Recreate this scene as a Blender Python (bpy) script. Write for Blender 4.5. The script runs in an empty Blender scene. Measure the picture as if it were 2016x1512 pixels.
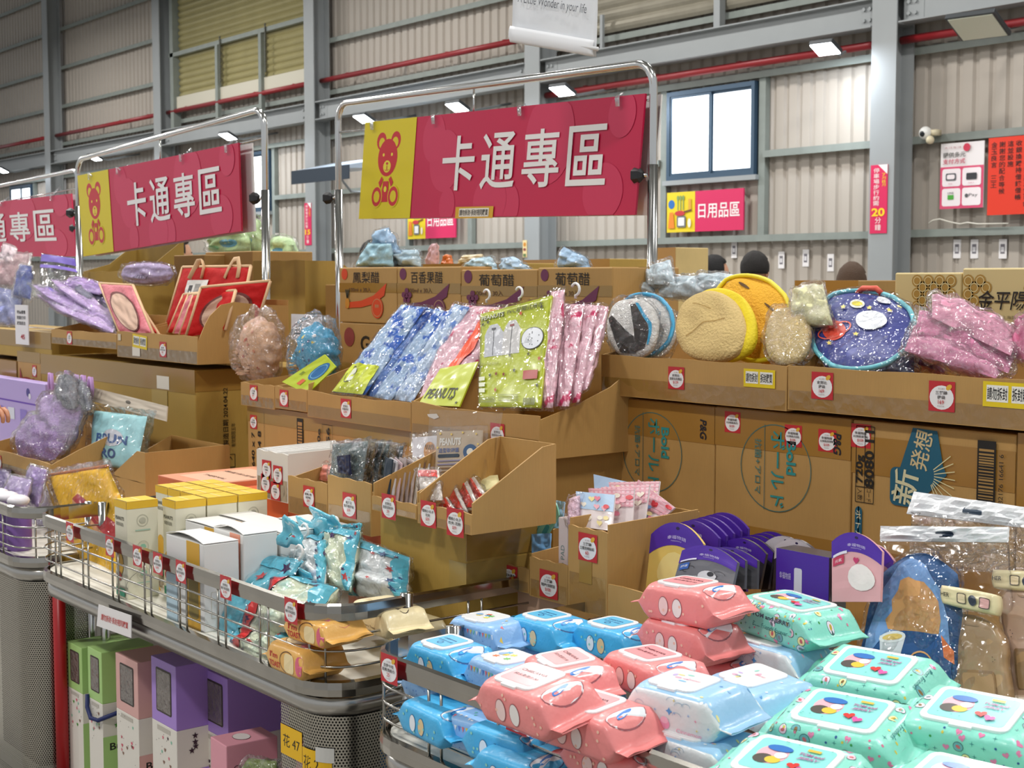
import bpy, bmesh, math, random
from math import sin, cos, pi, radians as R, sqrt
from mathutils import Vector as V, Matrix, noise
from mathutils.bvhtree import BVHTree
S = bpy.context.scene
COL = S.collection
# ------------------------------------------------------------------ camera
FPX, CX, CY, HZ = 2800.0, 1008.0, 756.0, 550.0
PIT = math.atan((CY - HZ) / FPX)
VH = V((-0.778, 0.628, 0)).normalized()
RT = V((VH.y, -VH.x, 0))
FW = VH * cos(PIT) + V((0, 0, -sin(PIT)))
UP = RT.cross(FW)
EYE = V((0, 0, 1.5))
cam = bpy.data.cameras.new('camera'); cam.sensor_width = 36; cam.lens = FPX / 2016 * 36
cam.clip_start = .05; cam.clip_end = 300
cam.dof.use_dof = True; cam.dof.focus_distance = 2.9; cam.dof.aperture_fstop = 14
co = bpy.data.objects.new('camera', cam); COL.objects.link(co); S.camera = co
co.matrix_world = Matrix.Translation(EYE) @ Matrix((RT, UP, -FW)).transposed().to_4x4()
# ------------------------------------------------------------------ light and exposure
S.view_settings.view_transform = 'Standard'; S.view_settings.look = 'None'
S.view_settings.gamma = 1; S.view_settings.use_curve_mapping = False
S.view_settings.exposure = 0.08
w = bpy.data.worlds.new('daylight'); S.world = w; w.use_nodes = True
w.node_tree.nodes['Background'].inputs[0].default_value = (.93, .96, 1, 1)
w.node_tree.nodes['Background'].inputs[1].default_value = .5
S.cycles.max_bounces = 8; S.cycles.transparent_max_bounces = 24; S.cycles.glossy_bounces = 4
S.cycles.sample_clamp_indirect = 4; S.cycles.caustics_reflective = False; S.cycles.caustics_refractive = False
def area(x, y, z, sx, sy, e, col=(1, .98, .95), tgt=None):
    l = bpy.data.lights.new('hall_lamp', 'AREA'); l.shape = 'RECTANGLE'; l.size = sx; l.size_y = sy
    l.energy = e; l.color = col
    o = bpy.data.objects.new('hall_lamp_light', l); o.location = (x, y, z); COL.objects.link(o)
    if tgt: o.rotation_euler = (V(tgt) - V((x, y, z))).to_track_quat('-Z', 'Y').to_euler()
    return o
for i, lx in enumerate((-30, -24, -18, -12, -6, 0)):
    for ly in (9.2, 3.2, -3.2):
        area(lx, ly, 7.2, .9, .6, 222)
# ------------------------------------------------------------------ helpers
def ray(px, py):
    return FW + RT * ((px - CX) / FPX) - UP * ((py - CY) / FPX)
def onY(px, py, y):
    r = ray(px, py); return EYE + r * (y / r.y)
def onZ(px, py, z):
    r = ray(px, py); return EYE + r * ((z - 1.5) / r.z)
def onX(px, py, x):
    r = ray(px, py); return EYE + r * (x / r.x)
def lin(h):
    if not isinstance(h, str): return tuple(h)
    h = h.lstrip('#'); o = []
    for i in (0, 2, 4):
        c = int(h[i:i+2], 16) / 255
        o.append(c / 12.92 if c <= .04045 else ((c + .055) / 1.055) ** 2.4)
    return tuple(o)
MC = {}
def mat(col, rough=.6, metal=0., bump=0., bscale=60., var=0., vscale=8., emis=0., spec=.5, coat=0., sub=0., key=None, aniso=None):
    k = (col, rough, metal, bump, bscale, var, vscale, emis, spec, coat, sub)
    if k in MC: return MC[k]
    m = bpy.data.materials.new(key or 'paint_' + str(col).lstrip('#')); MC[k] = m
    m.use_nodes = True; nt = m.node_tree; b = nt.nodes['Principled BSDF']
    c = lin(col); b.inputs['Base Color'].default_value = (*c, 1)
    b.inputs['Roughness'].default_value = rough; b.inputs['Metallic'].default_value = metal
    b.inputs['Specular IOR Level'].default_value = spec
    if coat: b.inputs['Coat Weight'].default_value = coat; b.inputs['Coat Roughness'].default_value = .12
    if emis:
        b.inputs['Emission Color'].default_value = (*c, 1); b.inputs['Emission Strength'].default_value = emis
    if bump or var:
        tc = nt.nodes.new('ShaderNodeTexCoord')
    if bump:
        n = nt.nodes.new('ShaderNodeTexNoise'); n.inputs['Scale'].default_value = bscale; n.inputs['Detail'].default_value = 3
        bp = nt.nodes.new('ShaderNodeBump'); bp.inputs['Strength'].default_value = bump; bp.inputs['Distance'].default_value = .01
        nt.links.new(tc.outputs['Object'], n.inputs['Vector']); nt.links.new(n.outputs['Fac'], bp.inputs['Height'])
        nt.links.new(bp.outputs['Normal'], b.inputs['Normal'])
    if var:
        n = nt.nodes.new('ShaderNodeTexNoise'); n.inputs['Scale'].default_value = vscale; n.inputs['Detail'].default_value = 5
        mx = nt.nodes.new('ShaderNodeMix'); mx.data_type = 'RGBA'
        mx.inputs['A'].default_value = (*[max(0, q * (1 - var)) for q in c], 1)
        mx.inputs['B'].default_value = (*[min(1, q * (1 + var)) for q in c], 1)
        nt.links.new(tc.outputs['Object'], n.inputs['Vector']); nt.links.new(n.outputs['Fac'], mx.inputs['Factor'])
        nt.links.new(mx.outputs['Result'], b.inputs['Base Color'])
    return m
def film(name, strength=1., tint=(1, 1, 1), base=.02, scale=22., rough=.07, dist=.01, haze=0.):
    """thin clear plastic: mostly transparent, glossy where wrinkles catch the lamps"""
    if name in MC: return MC[name]
    m = bpy.data.materials.new(name); MC[name] = m; m.use_nodes = True; nt = m.node_tree; nt.nodes.clear()
    N = nt.nodes.new; L = nt.links.new
    out = N('ShaderNodeOutputMaterial'); mix = N('ShaderNodeMixShader'); tr = N('ShaderNodeBsdfTransparent'); gl = N('ShaderNodeBsdfGlossy')
    tr.inputs[0].default_value = (*tint, 1); gl.inputs['Roughness'].default_value = rough
    tc = N('ShaderNodeTexCoord'); no = N('ShaderNodeTexVoronoi'); no.inputs['Scale'].default_value = scale; no.feature = 'F1'
    n2 = N('ShaderNodeTexNoise'); n2.inputs['Scale'].default_value = scale * .6; n2.inputs['Detail'].default_value = 3
    ad0 = N('ShaderNodeVectorMath'); ad0.operation = 'ADD'; L(tc.outputs['Object'], ad0.inputs[0]); sc = N('ShaderNodeVectorMath'); sc.operation = 'SCALE'; sc.inputs['Scale'].default_value = .05
    L(tc.outputs['Object'], n2.inputs['Vector']); L(n2.outputs['Color'], sc.inputs[0]); L(sc.outputs[0], ad0.inputs[1]); L(ad0.outputs[0], no.inputs['Vector'])
    bp = N('ShaderNodeBump'); bp.inputs['Strength'].default_value = strength; bp.inputs['Distance'].default_value = dist
    L(no.outputs['Distance'], bp.inputs['Height']); L(bp.outputs['Normal'], gl.inputs['Normal'])
    lw = N('ShaderNodeLayerWeight'); lw.inputs[0].default_value = .12; L(bp.outputs['Normal'], lw.inputs['Normal'])
    ad = N('ShaderNodeMath'); ad.operation = 'MULTIPLY_ADD'; ad.inputs[1].default_value = .5; ad.inputs[2].default_value = base
    ad.use_clamp = True
    L(lw.outputs['Fresnel'], ad.inputs[0]); L(ad.outputs[0], mix.inputs[0]); L(tr.outputs[0], mix.inputs[1]); L(gl.outputs[0], mix.inputs[2])
    last = mix
    if haze:
        df = N('ShaderNodeBsdfDiffuse'); df.inputs[0].default_value = (.95, .96, .98, 1)
        m2 = N('ShaderNodeMixShader'); m2.inputs[0].default_value = haze; L(mix.outputs[0], m2.inputs[1]); L(df.outputs[0], m2.inputs[2]); last = m2
    L(last.outputs[0], out.inputs[0]); return m
def cardmat(col='#b1884f', key='cardboard'):
    k = ('card', col)
    if k in MC: return MC[k]
    m = bpy.data.materials.new(key); MC[k] = m; m.use_nodes = True; nt = m.node_tree; b = nt.nodes['Principled BSDF']
    N = nt.nodes.new; L = nt.links.new; c = lin(col)
    tc = N('ShaderNodeTexCoord'); n1 = N('ShaderNodeTexNoise'); n1.inputs['Scale'].default_value = 5; n1.inputs['Detail'].default_value = 6
    mp = N('ShaderNodeMapping'); mp.inputs['Scale'].default_value = (260, 260, 14); n2 = N('ShaderNodeTexNoise'); n2.inputs['Scale'].default_value = 1.5
    L(tc.outputs['Object'], n1.inputs['Vector']); L(tc.outputs['Object'], mp.inputs[0]); L(mp.outputs[0], n2.inputs['Vector'])
    a = N('ShaderNodeMath'); a.operation = 'MULTIPLY_ADD'; a.inputs[1].default_value = .35; L(n2.outputs['Fac'], a.inputs[0]); L(n1.outputs['Fac'], a.inputs[2])
    mx = N('ShaderNodeMix'); mx.data_type = 'RGBA'; mx.inputs['A'].default_value = (*[q * .80 for q in c], 1); mx.inputs['B'].default_value = (*[min(1, q * 1.16) for q in c], 1)
    L(a.outputs[0], mx.inputs['Factor']); L(mx.outputs['Result'], b.inputs['Base Color'])
    bp = N('ShaderNodeBump'); bp.inputs['Strength'].default_value = .25; bp.inputs['Distance'].default_value = .002
    L(n2.outputs['Fac'], bp.inputs['Height']); L(bp.outputs['Normal'], b.inputs['Normal']); b.inputs['Roughness'].default_value = .62
    return m
CHROME = lambda: mat((.72, .72, .7), .16, 1., key='chrome')
def rot2(u, v, a): return (u * cos(a) - v * sin(a), u * sin(a) + v * cos(a))
class MB:
    def __init__(s): s.v = []; s.f = []; s.m = []; s.mats = []; s.mi = 0
    def mat(s, m):
        if m not in s.mats: s.mats.append(m)
        s.mi = s.mats.index(m); return s
    def add(s, vs, fs):
        o = len(s.v); s.v += [tuple(q) for q in vs]; s.f += [tuple(i + o for i in f) for f in fs]; s.m += [s.mi] * len(fs); return s
    def box(s, x0, x1, y0, y1, z0, z1):
        return s.hexa([(x0, y0, z0), (x1, y0, z0), (x1, y1, z0), (x0, y1, z0), (x0, y0, z1), (x1, y0, z1), (x1, y1, z1), (x0, y1, z1)])
    def hexa(s, p):
        return s.add(p, [(0, 3, 2, 1), (4, 5, 6, 7), (0, 1, 5, 4), (1, 2, 6, 5), (2, 3, 7, 6), (3, 0, 4, 7)])
    def tube(s, pts, r, n=10, closed=False, cap=True, flat=1.):
        pts = [V(p) for p in pts]; rings = []; m = len(pts); up0 = None
        for i, p in enumerate(pts):
            a = pts[(i - 1) % m] if (closed or i > 0) else p
            b = pts[(i + 1) % m] if (closed or i < m - 1) else p
            t = (b - a).normalized()
            if up0 is None:
                up0 = V((0, 0, 1)) if abs(t.z) < .9 else V((1, 0, 0))
            u = (up0 - t * up0.dot(t))
            if u.length < 1e-4: u = t.orthogonal()
            u.normalize(); up0 = u; q = t.cross(u); rr = r[i] if isinstance(r, (list, tuple)) else r
            rings.append([p + (u * cos(2 * pi * k / n) + q * sin(2 * pi * k / n) * flat) * rr for k in range(n)])
        vs = [x for g in rings for x in g]; fs = []
        for i in range(m if closed else m - 1):
            j = (i + 1) % m
            for k in range(n): fs.append((i * n + k, i * n + (k + 1) % n, j * n + (k + 1) % n, j * n + k))
        if cap and not closed: fs.append(tuple(range(n))[::-1]); fs.append(tuple((m - 1) * n + k for k in range(n)))
        return s.add(vs, fs)
    def grid(s, fn, nu, nv, thick=None):
        vs = [fn(i / nu, j / nv) for j in range(nv + 1) for i in range(nu + 1)]; w = nu + 1
        return s.add(vs, [(j * w + i, j * w + i + 1, (j + 1) * w + i + 1, (j + 1) * w + i) for j in range(nv) for i in range(nu)])
    def prism(s, poly, fn, t0, t1):
        """2-D outline poly swept between t0 and t1; fn(u, v, t) gives the point"""
        n = len(poly); vs = [fn(u, v, t0) for u, v in poly] + [fn(u, v, t1) for u, v in poly]
        return s.add(vs, [tuple(range(n))[::-1], tuple(range(n, 2 * n))] + [(i, (i + 1) % n, n + (i + 1) % n, n + i) for i in range(n)])
    def sphere(s, c, rx, ry, rz, n=14, m=8, fn=None):
        vs = []; fs = []
        for j in range(m + 1):
            th = pi * j / m
            for i in range(n):
                p = V((sin(th) * cos(2 * pi * i / n), sin(th) * sin(2 * pi * i / n), cos(th)))
                k = fn(p) if fn else 1
                vs.append((c[0] + rx * p.x * k, c[1] + ry * p.y * k, c[2] + rz * p.z * k))
        for j in range(m):
            for i in range(n): fs.append((j * n + i, (j + 1) * n + i, (j + 1) * n + (i + 1) % n, j * n + (i + 1) % n))
        return s.add(vs, fs)
    def xf(s, M, start=0):
        for i in range(start, len(s.v)): s.v[i] = tuple(M @ V(s.v[i]))
        return s
    def build(s, name, m=None, parent=None, smooth=False, bevel=0, sub=0, solid=0, label=None, kind=None, loc=None):
        me = bpy.data.meshes.new(name); me.from_pydata(s.v, [], s.f)
        ms = s.mats if s.mats else [m]
        for q in ms: me.materials.append(q)
        if s.mats: me.polygons.foreach_set('material_index', s.m)
        if smooth:
            me.polygons.foreach_set('use_smooth', [True] * len(me.polygons))
        me.update(); o = bpy.data.objects.new(name, me); COL.objects.link(o)
        if loc is not None: o.location = loc
        if parent: o.parent = parent
        if solid: q = o.modifiers.new('solid', 'SOLIDIFY'); q.thickness = solid; q.offset = 0
        if bevel:
            q = o.modifiers.new('bevel', 'BEVEL'); q.width = bevel; q.segments = 2; q.limit_method = 'ANGLE'; q.angle_limit = R(40)
        if sub: q = o.modifiers.new('sub', 'SUBSURF'); q.levels = sub; q.render_levels = sub
        if label: o['label'] = label
        if kind: o['kind'] = kind
        return o
def thing(name, label, cat, loc=(0, 0, 0), rz=0., group=None, rx=0., ry=0.):
    o = bpy.data.objects.new(name, None); o.empty_display_size = .05; COL.objects.link(o); o.location = loc
    o.rotation_euler = (rx, ry, rz); o['label'] = label; o['category'] = cat
    if group: o['group'] = group
    return o
def tag(o, label, cat, group=None):
    o['label'] = label; o['category'] = cat
    if group: o['group'] = group
    return o
def struct(o, name=None): o['kind'] = 'structure'; return o
def copytree(o, parent=None):
    c = o.copy(); COL.objects.link(c); c.parent = parent
    for ch in list(o.children): copytree(ch, c)
    return c
# ------------------------------------------------------------------ flat print
TXT = {}
def textmesh(s, bold=0., italic=0.):
    if any(ord(c) > 0x2e80 for c in s): bold = min(bold, .01)       # heavier strokes would close up in these characters
    k = (s, bold, italic)
    if k in TXT: return TXT[k]
    cu = bpy.data.curves.new('t', 'FONT'); cu.body = s; cu.size = 1; cu.resolution_u = 3; cu.offset = bold; cu.shear = italic
    cu.align_x = 'CENTER'; cu.align_y = 'CENTER'; cu.fill_mode = 'FRONT'
    o = bpy.data.objects.new('t', cu); COL.objects.link(o)
    me = o.to_mesh(); vs = [(q.co.x, q.co.y) for q in me.vertices]; fs = [tuple(p.vertices) for p in me.polygons]
    o.to_mesh_clear(); bpy.data.objects.remove(o); bpy.data.curves.remove(cu)
    if vs:
        x0 = min(q[0] for q in vs); x1 = max(q[0] for q in vs); y0 = min(q[1] for q in vs); y1 = max(q[1] for q in vs)
        vs = [((q[0] - (x0 + x1) / 2), (q[1] - (y0 + y1) / 2)) for q in vs]; TXT[k] = (vs, fs, x1 - x0, y1 - y0)
    else: TXT[k] = ([], [], 1, 1)
    return TXT[k]
def subdivide2d(vs, fs, L):
    bm = bmesh.new(); q = [bm.verts.new((x, y, 0)) for x, y in vs]
    for f in fs:
        try: bm.faces.new([q[i] for i in f])
        except ValueError: pass
    for _ in range(5):
        e = [e for e in bm.edges if e.calc_length() > L]
        if not e: break
        bmesh.ops.subdivide_edges(bm, edges=e, cuts=1, use_grid_fill=False); bmesh.ops.triangulate(bm, faces=[f for f in bm.faces if len(f.verts) > 4])
        if len(bm.faces) > 3000: break
    bm.verts.index_update(); o = [(v.co.x, v.co.y) for v in bm.verts], [tuple(v.index for v in f.verts) for f in bm.faces]; bm.free(); return o
class Deco:
    """flat print on a surface: fn(u, v, h) gives the point at height h above it"""
    def __init__(s, fn, step=.0004, h0=.0006, rough=.5, sub=0): s.fn = fn; s.mb = MB(); s.h = h0; s.st = step; s.rough = rough; s.sub = sub
    def raw(s, vs, fs, col):
        m = col if not isinstance(col, (str, tuple)) else mat(col, s.rough)
        if s.sub: vs, fs = subdivide2d(vs, fs, s.sub)
        pts = [s.fn(u, v, s.h) for u, v in vs]
        ok = [p is not None for p in pts]; ids = {}; out = []
        for i, p in enumerate(pts):
            if ok[i]: ids[i] = len(out); out.append(p)
        fs = [tuple(ids[i] for i in f) for f in fs if all(ok[i] for i in f)]
        s.mb.mat(m); s.mb.add(out, fs); s.h += s.st; return s
    def poly(s, pts, col): return s.raw(pts, [tuple(range(len(pts)))], col)
    def rect(s, u0, v0, u1, v1, col, n=1):
        if n == 1: return s.poly([(u0, v0), (u1, v0), (u1, v1), (u0, v1)], col)
        vs = [(u0 + (u1 - u0) * i / n, v0 + (v1 - v0) * j / n) for j in range(n + 1) for i in range(n + 1)]
        return s.raw(vs, [(j * (n + 1) + i, j * (n + 1) + i + 1, (j + 1) * (n + 1) + i + 1, (j + 1) * (n + 1) + i) for j in range(n) for i in range(n)], col)
    def disc(s, u, v, r, col, ry=None, n=16, a=0):
        ry = ry or r; pts = []
        for k in range(n):
            du, dv = rot2(r * cos(2 * pi * k / n), ry * sin(2 * pi * k / n), a); pts.append((u + du, v + dv))
        return s.raw(pts + [(u, v)], [(k, (k + 1) % n, n) for k in range(n)], col)
    def ring(s, u, v, r, t, col, ry=None, n=24, a0=0, a1=2 * pi, rot=0):
        ry = ry or r; vs = []
        m = n
        for k in range(m + 1):
            an = a0 + (a1 - a0) * k / m
            for q in (0, t):
                du, dv = rot2((r - q) * cos(an), (ry - q) * sin(an), rot); vs.append((u + du, v + dv))
        return s.raw(vs, [(2 * k, 2 * k + 2, 2 * k + 3, 2 * k + 1) for k in range(m)], col)
    def star(s, u, v, r, col, n=5, inner=.42, a=pi / 2):
        pts = [(u + (r if k % 2 == 0 else r * inner) * cos(a + pi * k / n), v + (r if k % 2 == 0 else r * inner) * sin(a + pi * k / n)) for k in range(2 * n)]
        return s.raw(pts + [(u, v)], [(k, (k + 1) % (2 * n), 2 * n) for k in range(2 * n)], col)
    def heart(s, u, v, r, col, a=0):
        pts = []
        for k in range(18):
            t = 2 * pi * k / 18; x = 16 * sin(t) ** 3 / 17; y = (13 * cos(t) - 5 * cos(2 * t) - 2 * cos(3 * t) - cos(4 * t)) / 17
            x, y = rot2(x * r, y * r, a); pts.append((u + x, v + y))
        return s.raw(pts + [(u, v)], [(k, (k + 1) % 18, 18) for k in range(18)], col)
    def rrect(s, u0, v0, u1, v1, r, col, n=4):
        pts = []
        for cx, cy, a in ((u1 - r, v0 + r, -pi / 2), (u1 - r, v1 - r, 0), (u0 + r, v1 - r, pi / 2), (u0 + r, v0 + r, pi)):
            for k in range(n + 1): pts.append((cx + r * cos(a + pi / 2 * k / n), cy + r * sin(a + pi / 2 * k / n)))
        return s.poly(pts, col)
    def line(s, pts, w, col):
        vs = []
        for i, p in enumerate(pts):
            a = pts[max(0, i - 1)]; b = pts[min(len(pts) - 1, i + 1)]; dx, dy = b[0] - a[0], b[1] - a[1]; l = math.hypot(dx, dy) or 1
            nx, ny = -dy / l * w / 2, dx / l * w / 2; vs += [(p[0] + nx, p[1] + ny), (p[0] - nx, p[1] - ny)]
        return s.raw(vs, [(2 * i, 2 * i + 1, 2 * i + 3, 2 * i + 2) for i in range(len(pts) - 1)], col)
    def text(s, t, u, v, h, col, w=None, rot=0, bold=.0, italic=0., vert=False):
        """h: height of the whole line, w: width to fit, rot: turn"""
        if vert:
            n = len(t); ch = h / n
            for i, c in enumerate(t): s.h -= s.st * (i > 0); s.text(c, u, v + h / 2 - ch * (i + .5), ch * .86, col, w=w, bold=bold)
            return s
        vs, fs, tw, th = textmesh(t, bold, italic)
        if not vs: return s
        sy = h / th; sx = (w / tw) if w else sy; q = []
        for x, y in vs:
            a, b = rot2(x * sx, y * sy, rot); q.append((u + a, v + b))
        return s.raw(q, fs, col)
    def build(s, parent, name='print', **k): return s.mb.build(name, None, parent, **k)
def plane_fn(O, U, W):
    O = V(O); U = V(U).normalized(); W = V(W).normalized(); N = U.cross(W)
    return lambda u, v, h: O + U * u + W * v + N * h
def quad_fn(A, B, C, D):
    """A lower left, B lower right, C upper right, D upper left; u, v in 0..1"""
    A, B, C, D = map(V, (A, B, C, D)); N = (B - A).cross(D - A).normalized()
    return lambda u, v, h: (A * (1 - u) + B * u) * (1 - v) + (D * (1 - u) + C * u) * v + N * h
# ================================================================== the hall
YW = 13.25                                     # inner face of the cladding
WALL = mat('#b1a89d', .55, bump=.05, bscale=3, var=.06, vscale=.8, key='cladding')
STEEL = mat('#989c9d', .5, var=.06, vscale=3, key='grey_steel')
STEELD = mat('#777d80', .5, key='dark_steel')
GALV = mat('#858c86', .55, 0, var=.18, vscale=6, key='galvanised')
RED = mat('#8c1d23', .4, key='red_pipe')
b = MB(); P = .196; x = -50.
prof = []
while x < 4:
    prof += [(x, 0), (x + .115, 0), (x + .135, .03), (x + .176, .03)]; x += P
vs = []; fs = []
for (qx, qy) in prof: vs += [(qx, YW + qy, 0), (qx, YW + qy, 10.2)]
for i in range(len(prof) - 1): fs.append((2 * i, 2 * i + 2, 2 * i + 3, 2 * i + 1))
b.add(vs, fs); struct(b.build('wall_back', WALL, kind='structure'))
b = MB(); b.box(-50, 6, -12, YW + .1, -.05, 0); b.build('floor', mat('#8d8a84', .35, var=.1, vscale=1.5, key='concrete'), kind='structure')
ROOFM = mat('#8e9190', .6, key='roof_sheet')
b = MB(); b.box(-50, 6, -12, YW + .1, 10.2, 10.3); b.build('ceiling', ROOFM, kind='structure')
# columns: H section
for i, cxx in enumerate((-9.52, -15.42, -21.4, -27.4, -33.4, -39.4)):
    b = MB(); x0 = cxx - .16; x1 = cxx + .16; y0 = 12.8; y1 = 13.12
    b.box(x0, x1, y0, y0 + .018, 0, 10.15); b.box(x0, x1, y1 - .018, y1, 0, 10.15); b.box(cxx - .008, cxx + .008, y0 + .018, y1 - .018, 0, 10.15)
    for z in (4.22, 4.52): b.box(cxx + .008, x1, y0 + .018, y1 - .018, z - .01, z + .01); b.box(x0, cxx - .008, y0 + .018, y1 - .018, z - .01, z + .01)
    b.build('column', STEEL, kind='structure')
# haunch plates and bolts at the beam joint
COLX = (-9.52, -15.42, -21.4, -27.4, -33.4, -39.4)
edges = (-3.4,) + COLX
for k in range(6):
    xr = edges[k] - .18; xl = edges[k + 1] + .18
    b = MB(); b.box(xl, xr, 12.9, 12.915, 4.22, 4.52); b.box(xl, xr, 12.8, 13.02, 4.51, 4.525); b.box(xl, xr, 12.8, 13.02, 4.215, 4.23)
    b.box(xl, xl + .25, 12.895, 12.9, 4.25, 4.49); b.box(xr - .25, xr, 12.895, 12.9, 4.25, 4.49)
    for xx in (xl + .07, xl + .15, xr - .07, xr - .15):
        for zz in (4.31, 4.43): b.tube([(xx, 12.9, zz), (xx, 12.87, zz)], .022, 6)
    b.build('trim_beam', STEEL, kind='structure')
    # girts
    gz = [2.03, 3.03, 3.98, 4.74, 5.62, 6.52, 7.42, 8.3, 9.1]
    for z in gz:
        if z in (5.62,) and k in (1, 3): continue
        if k in (1, 3) and z in (6.52, 7.42): continue
        segs = [(xl - .1, xr + .1)]
        if z == 3.03 and k: wr_ = edges[k] - 2.0 if k != 1 else -11.62; segs = [(xl - .1, wr_ - 1.48 - .14), (wr_ + .14, xr + .1)]
        for s0, s1 in segs:
            g = MB(); g.box(s0, s1, 13.14, 13.24, z - .006, z + .006); g.box(s0, s1, 13.12, 13.14, z - .075, z + .006)
            g.build('trim_girt', GALV, kind='structure')
    pz = 4.06 if k < 2 else 4.9
    g = MB(); g.tube([(xl - .1, 13.0, pz), (xr + .1, 13.0, pz)], .045, 10)
    for q in range(4): xx = xl + (q + .5) * (xr - xl) / 4; g.box(xx - .03, xx + .03, 13.0, 13.2, pz + .04, pz + .055)
    tag(g.build('sprinkler_pipe', RED, smooth=True), ['red sprinkler pipe by the red calligraphy poster', 'red sprinkler pipe above the large window', 'red sprinkler pipe above the big sign board', 'red sprinkler pipe under the yellow roller shutter', 'red pipe in the second bay from the left edge', 'red pipe in the leftmost bay of the wall'][k], 'pipe')
    # studs beside the window
    if k in (1, 2, 3, 4, 5):
        wx1 = edges[k] - 2.0 if k != 1 else -11.62; wx0 = wx1 - 1.48
        if k == 2: pass
        for xx in (wx0 - .09, wx1 + .09):
            g = MB(); g.box(xx - .05, xx + .05, 13.16, 13.24, 2.03, 3.98); g.build('trim_stud', GALV, kind='structure')
        z0, z1 = 2.76, 3.88
        FR = mat('#40566a', .4, .2, key='window_frame_blue')
        wn = bpy.data.objects.new('window_%d' % k, None); COL.objects.link(wn); wn['kind'] = 'structure'; wn.location = (wx0, 13.2, z0)
        W_ = wx1 - wx0; H_ = z1 - z0
        g = MB(); t = .055
        g.box(0, W_, -.08, .04, 0, t); g.box(0, W_, -.08, .04, H_ - t, H_); g.box(0, t, -.08, .04, t, H_ - t); g.box(W_ - t, W_, -.08, .04, t, H_ - t)
        g.build('window_frame', FR, wn)
        for s_, off in ((0, -.05), (1, -.02)):
            a = t + s_ * (W_ / 2 - t); e = a + W_ / 2 - t + (.02 if s_ == 0 else 0)
            g = MB(); g.box(a, a + .035, off - .02, off, t, H_ - t); g.box(e - .035, e, off - .02, off, t, H_ - t)
            g.box(a + .035, e - .035, off - .02, off, t, t + .035); g.box(a + .035, e - .035, off - .02, off, H_ - t - .035, H_ - t)
            o = g.build('sash', FR, wn)
            g = MB(); g.box(a + .03, e - .03, off - .012, off - .008, t + .03, H_ - t - .03)
            g.build('pane', mat('#f4fbff', .3, emis=2.6, key='daylight_pane'), wn)
        g = MB(); g.box(-.05, W_ + .05, -.1, .04, -.06, 0); g.build('window_sill', STEEL, wn)
# roller shutter in the bay between the third and fourth column, louvres in the second bay
def shutter(name, x0, x1, z0, z1, col, pitch):
    b = MB(); n = int((z1 - z0) / pitch); vs = []
    for i in range(n * 4 + 1):
        z = z0 + i * pitch / 4; y = 13.1 + (.018, -.01, -.022, -.01)[i % 4]; vs += [(x0, y, z), (x1, y, z)]
    b.add(vs, [(2 * i, 2 * i + 1, 2 * i + 3, 2 * i + 2) for i in range(n * 4)])
    return b.build(name, col, smooth=False)
SH = mat('#a39a6c', .45, .1, var=.12, vscale=3, key='shutter_slats')
sx0, sx1 = -27.2, -21.6
o = shutter('roller_shutter', sx0 + .25, sx1 - .02, 5.15, 9.6, SH, .125)
tag(o, 'yellow corrugated roller shutter high on the back wall behind the middle sign', 'shutter')
g = MB(); g.box(sx0 + .25, sx1, 13.02, 13.08, 4.95, 5.18); g.build('bottom_bar', mat('#c9c4b2', .5), o)
g = MB()
g.box(sx0 + .05, sx1, 12.96, 13.04, 5.98, 6.06)
for xx in (-25.1, -23.4): g.box(xx - .05, xx + .05, 12.96, 13.04, 4.53, 5.98)
g.box(sx0 + .1, sx0 + .24, 12.96, 13.12, 4.53, 9.6)
g.build('guide_frame', GALV, o)
for xx in (-24.9, -23.15):
    g = MB(); g.tube([(xx + .012 * (i % 2), 12.94, 5.25 + i * .03) for i in range(30)], .016, 6); g.build('chain', mat('#55564c', .5), o)
o = shutter('roller_shutter', -15.2, -9.6, 4.78, 6.9, mat('#9a9484', .35, .3, var=.25, vscale=4, key='louvre_slats'), .16)
tag(o, 'grey and gold corrugated louvre above the beam, over the large window', 'shutter')
g = MB(); g.box(-12.15, -12.05, 12.96, 13.06, 4.53, 6.9); g.box(-14.2, -14.15, 12.96, 13.0, 4.53, 5.0); g.build('guide_frame', STEEL, o)
# roof truss seen in the upper left corner
g = MB()
for q, xx in enumerate((-36.4, -33.4, -30.4)):
    g.tube([(xx, YW - .2, 9.2), (xx, 0, 9.9)], .09, 6); g.tube([(xx, YW - .2, 8.6), (xx, 8, 9.6)], .06, 6)
for yy in (12.4, 10.2, 8.2): g.tube([(-45, yy, 9.35 + (13 - yy) * .05), (-20, yy, 9.35 + (13 - yy) * .05)], .06, 6)
g.build('trim_truss', STEEL, kind='structure')
# ------------------------------------------------------------------ floodlights on the wall
def flood(px, py, y, on, label, s=.72):
    p = onY(px, py, y); t = thing('floodlight', label, 'lamp', p, 0)
    b = MB(); b.box(-.2 * s, .2 * s, -.17 * s, .17 * s, -.01, .04)
    b.build('housing', mat('#3b3f42', .5), t, bevel=.008)
    b = MB(); b.box(-.18 * s, .18 * s, -.15 * s, .15 * s, -.018, -.01)
    b.build('lens', mat('#f2faff', .3, emis=30 if on else 0, key='lit_lens' if on else 'dark_lens') if on else mat('#d9dcc8', .3), t)
    b = MB(); b.tube([(0, .1, .03), (0, .3, .1), (0, (13.2 - p.y) * .9, .1 + (13.2 - p.y) * .45)], .018, 6); b.build('bracket', STEELD, t)
    t.rotation_euler = (R(-24), 0, R(8))
    if on:
        l = area(p.x, p.y - .02, p.z - .06, .24, .2, 28, (.82, .9, 1)); l.rotation_euler = (R(18), 0, 0)
flood(1625, 95, 12.55, 1, 'lit floodlight above the corrugated wall right of the large window')
flood(1925, 52, 12.3, 0, 'unlit square floodlight high above the calligraphy poster', 1.25)
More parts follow.
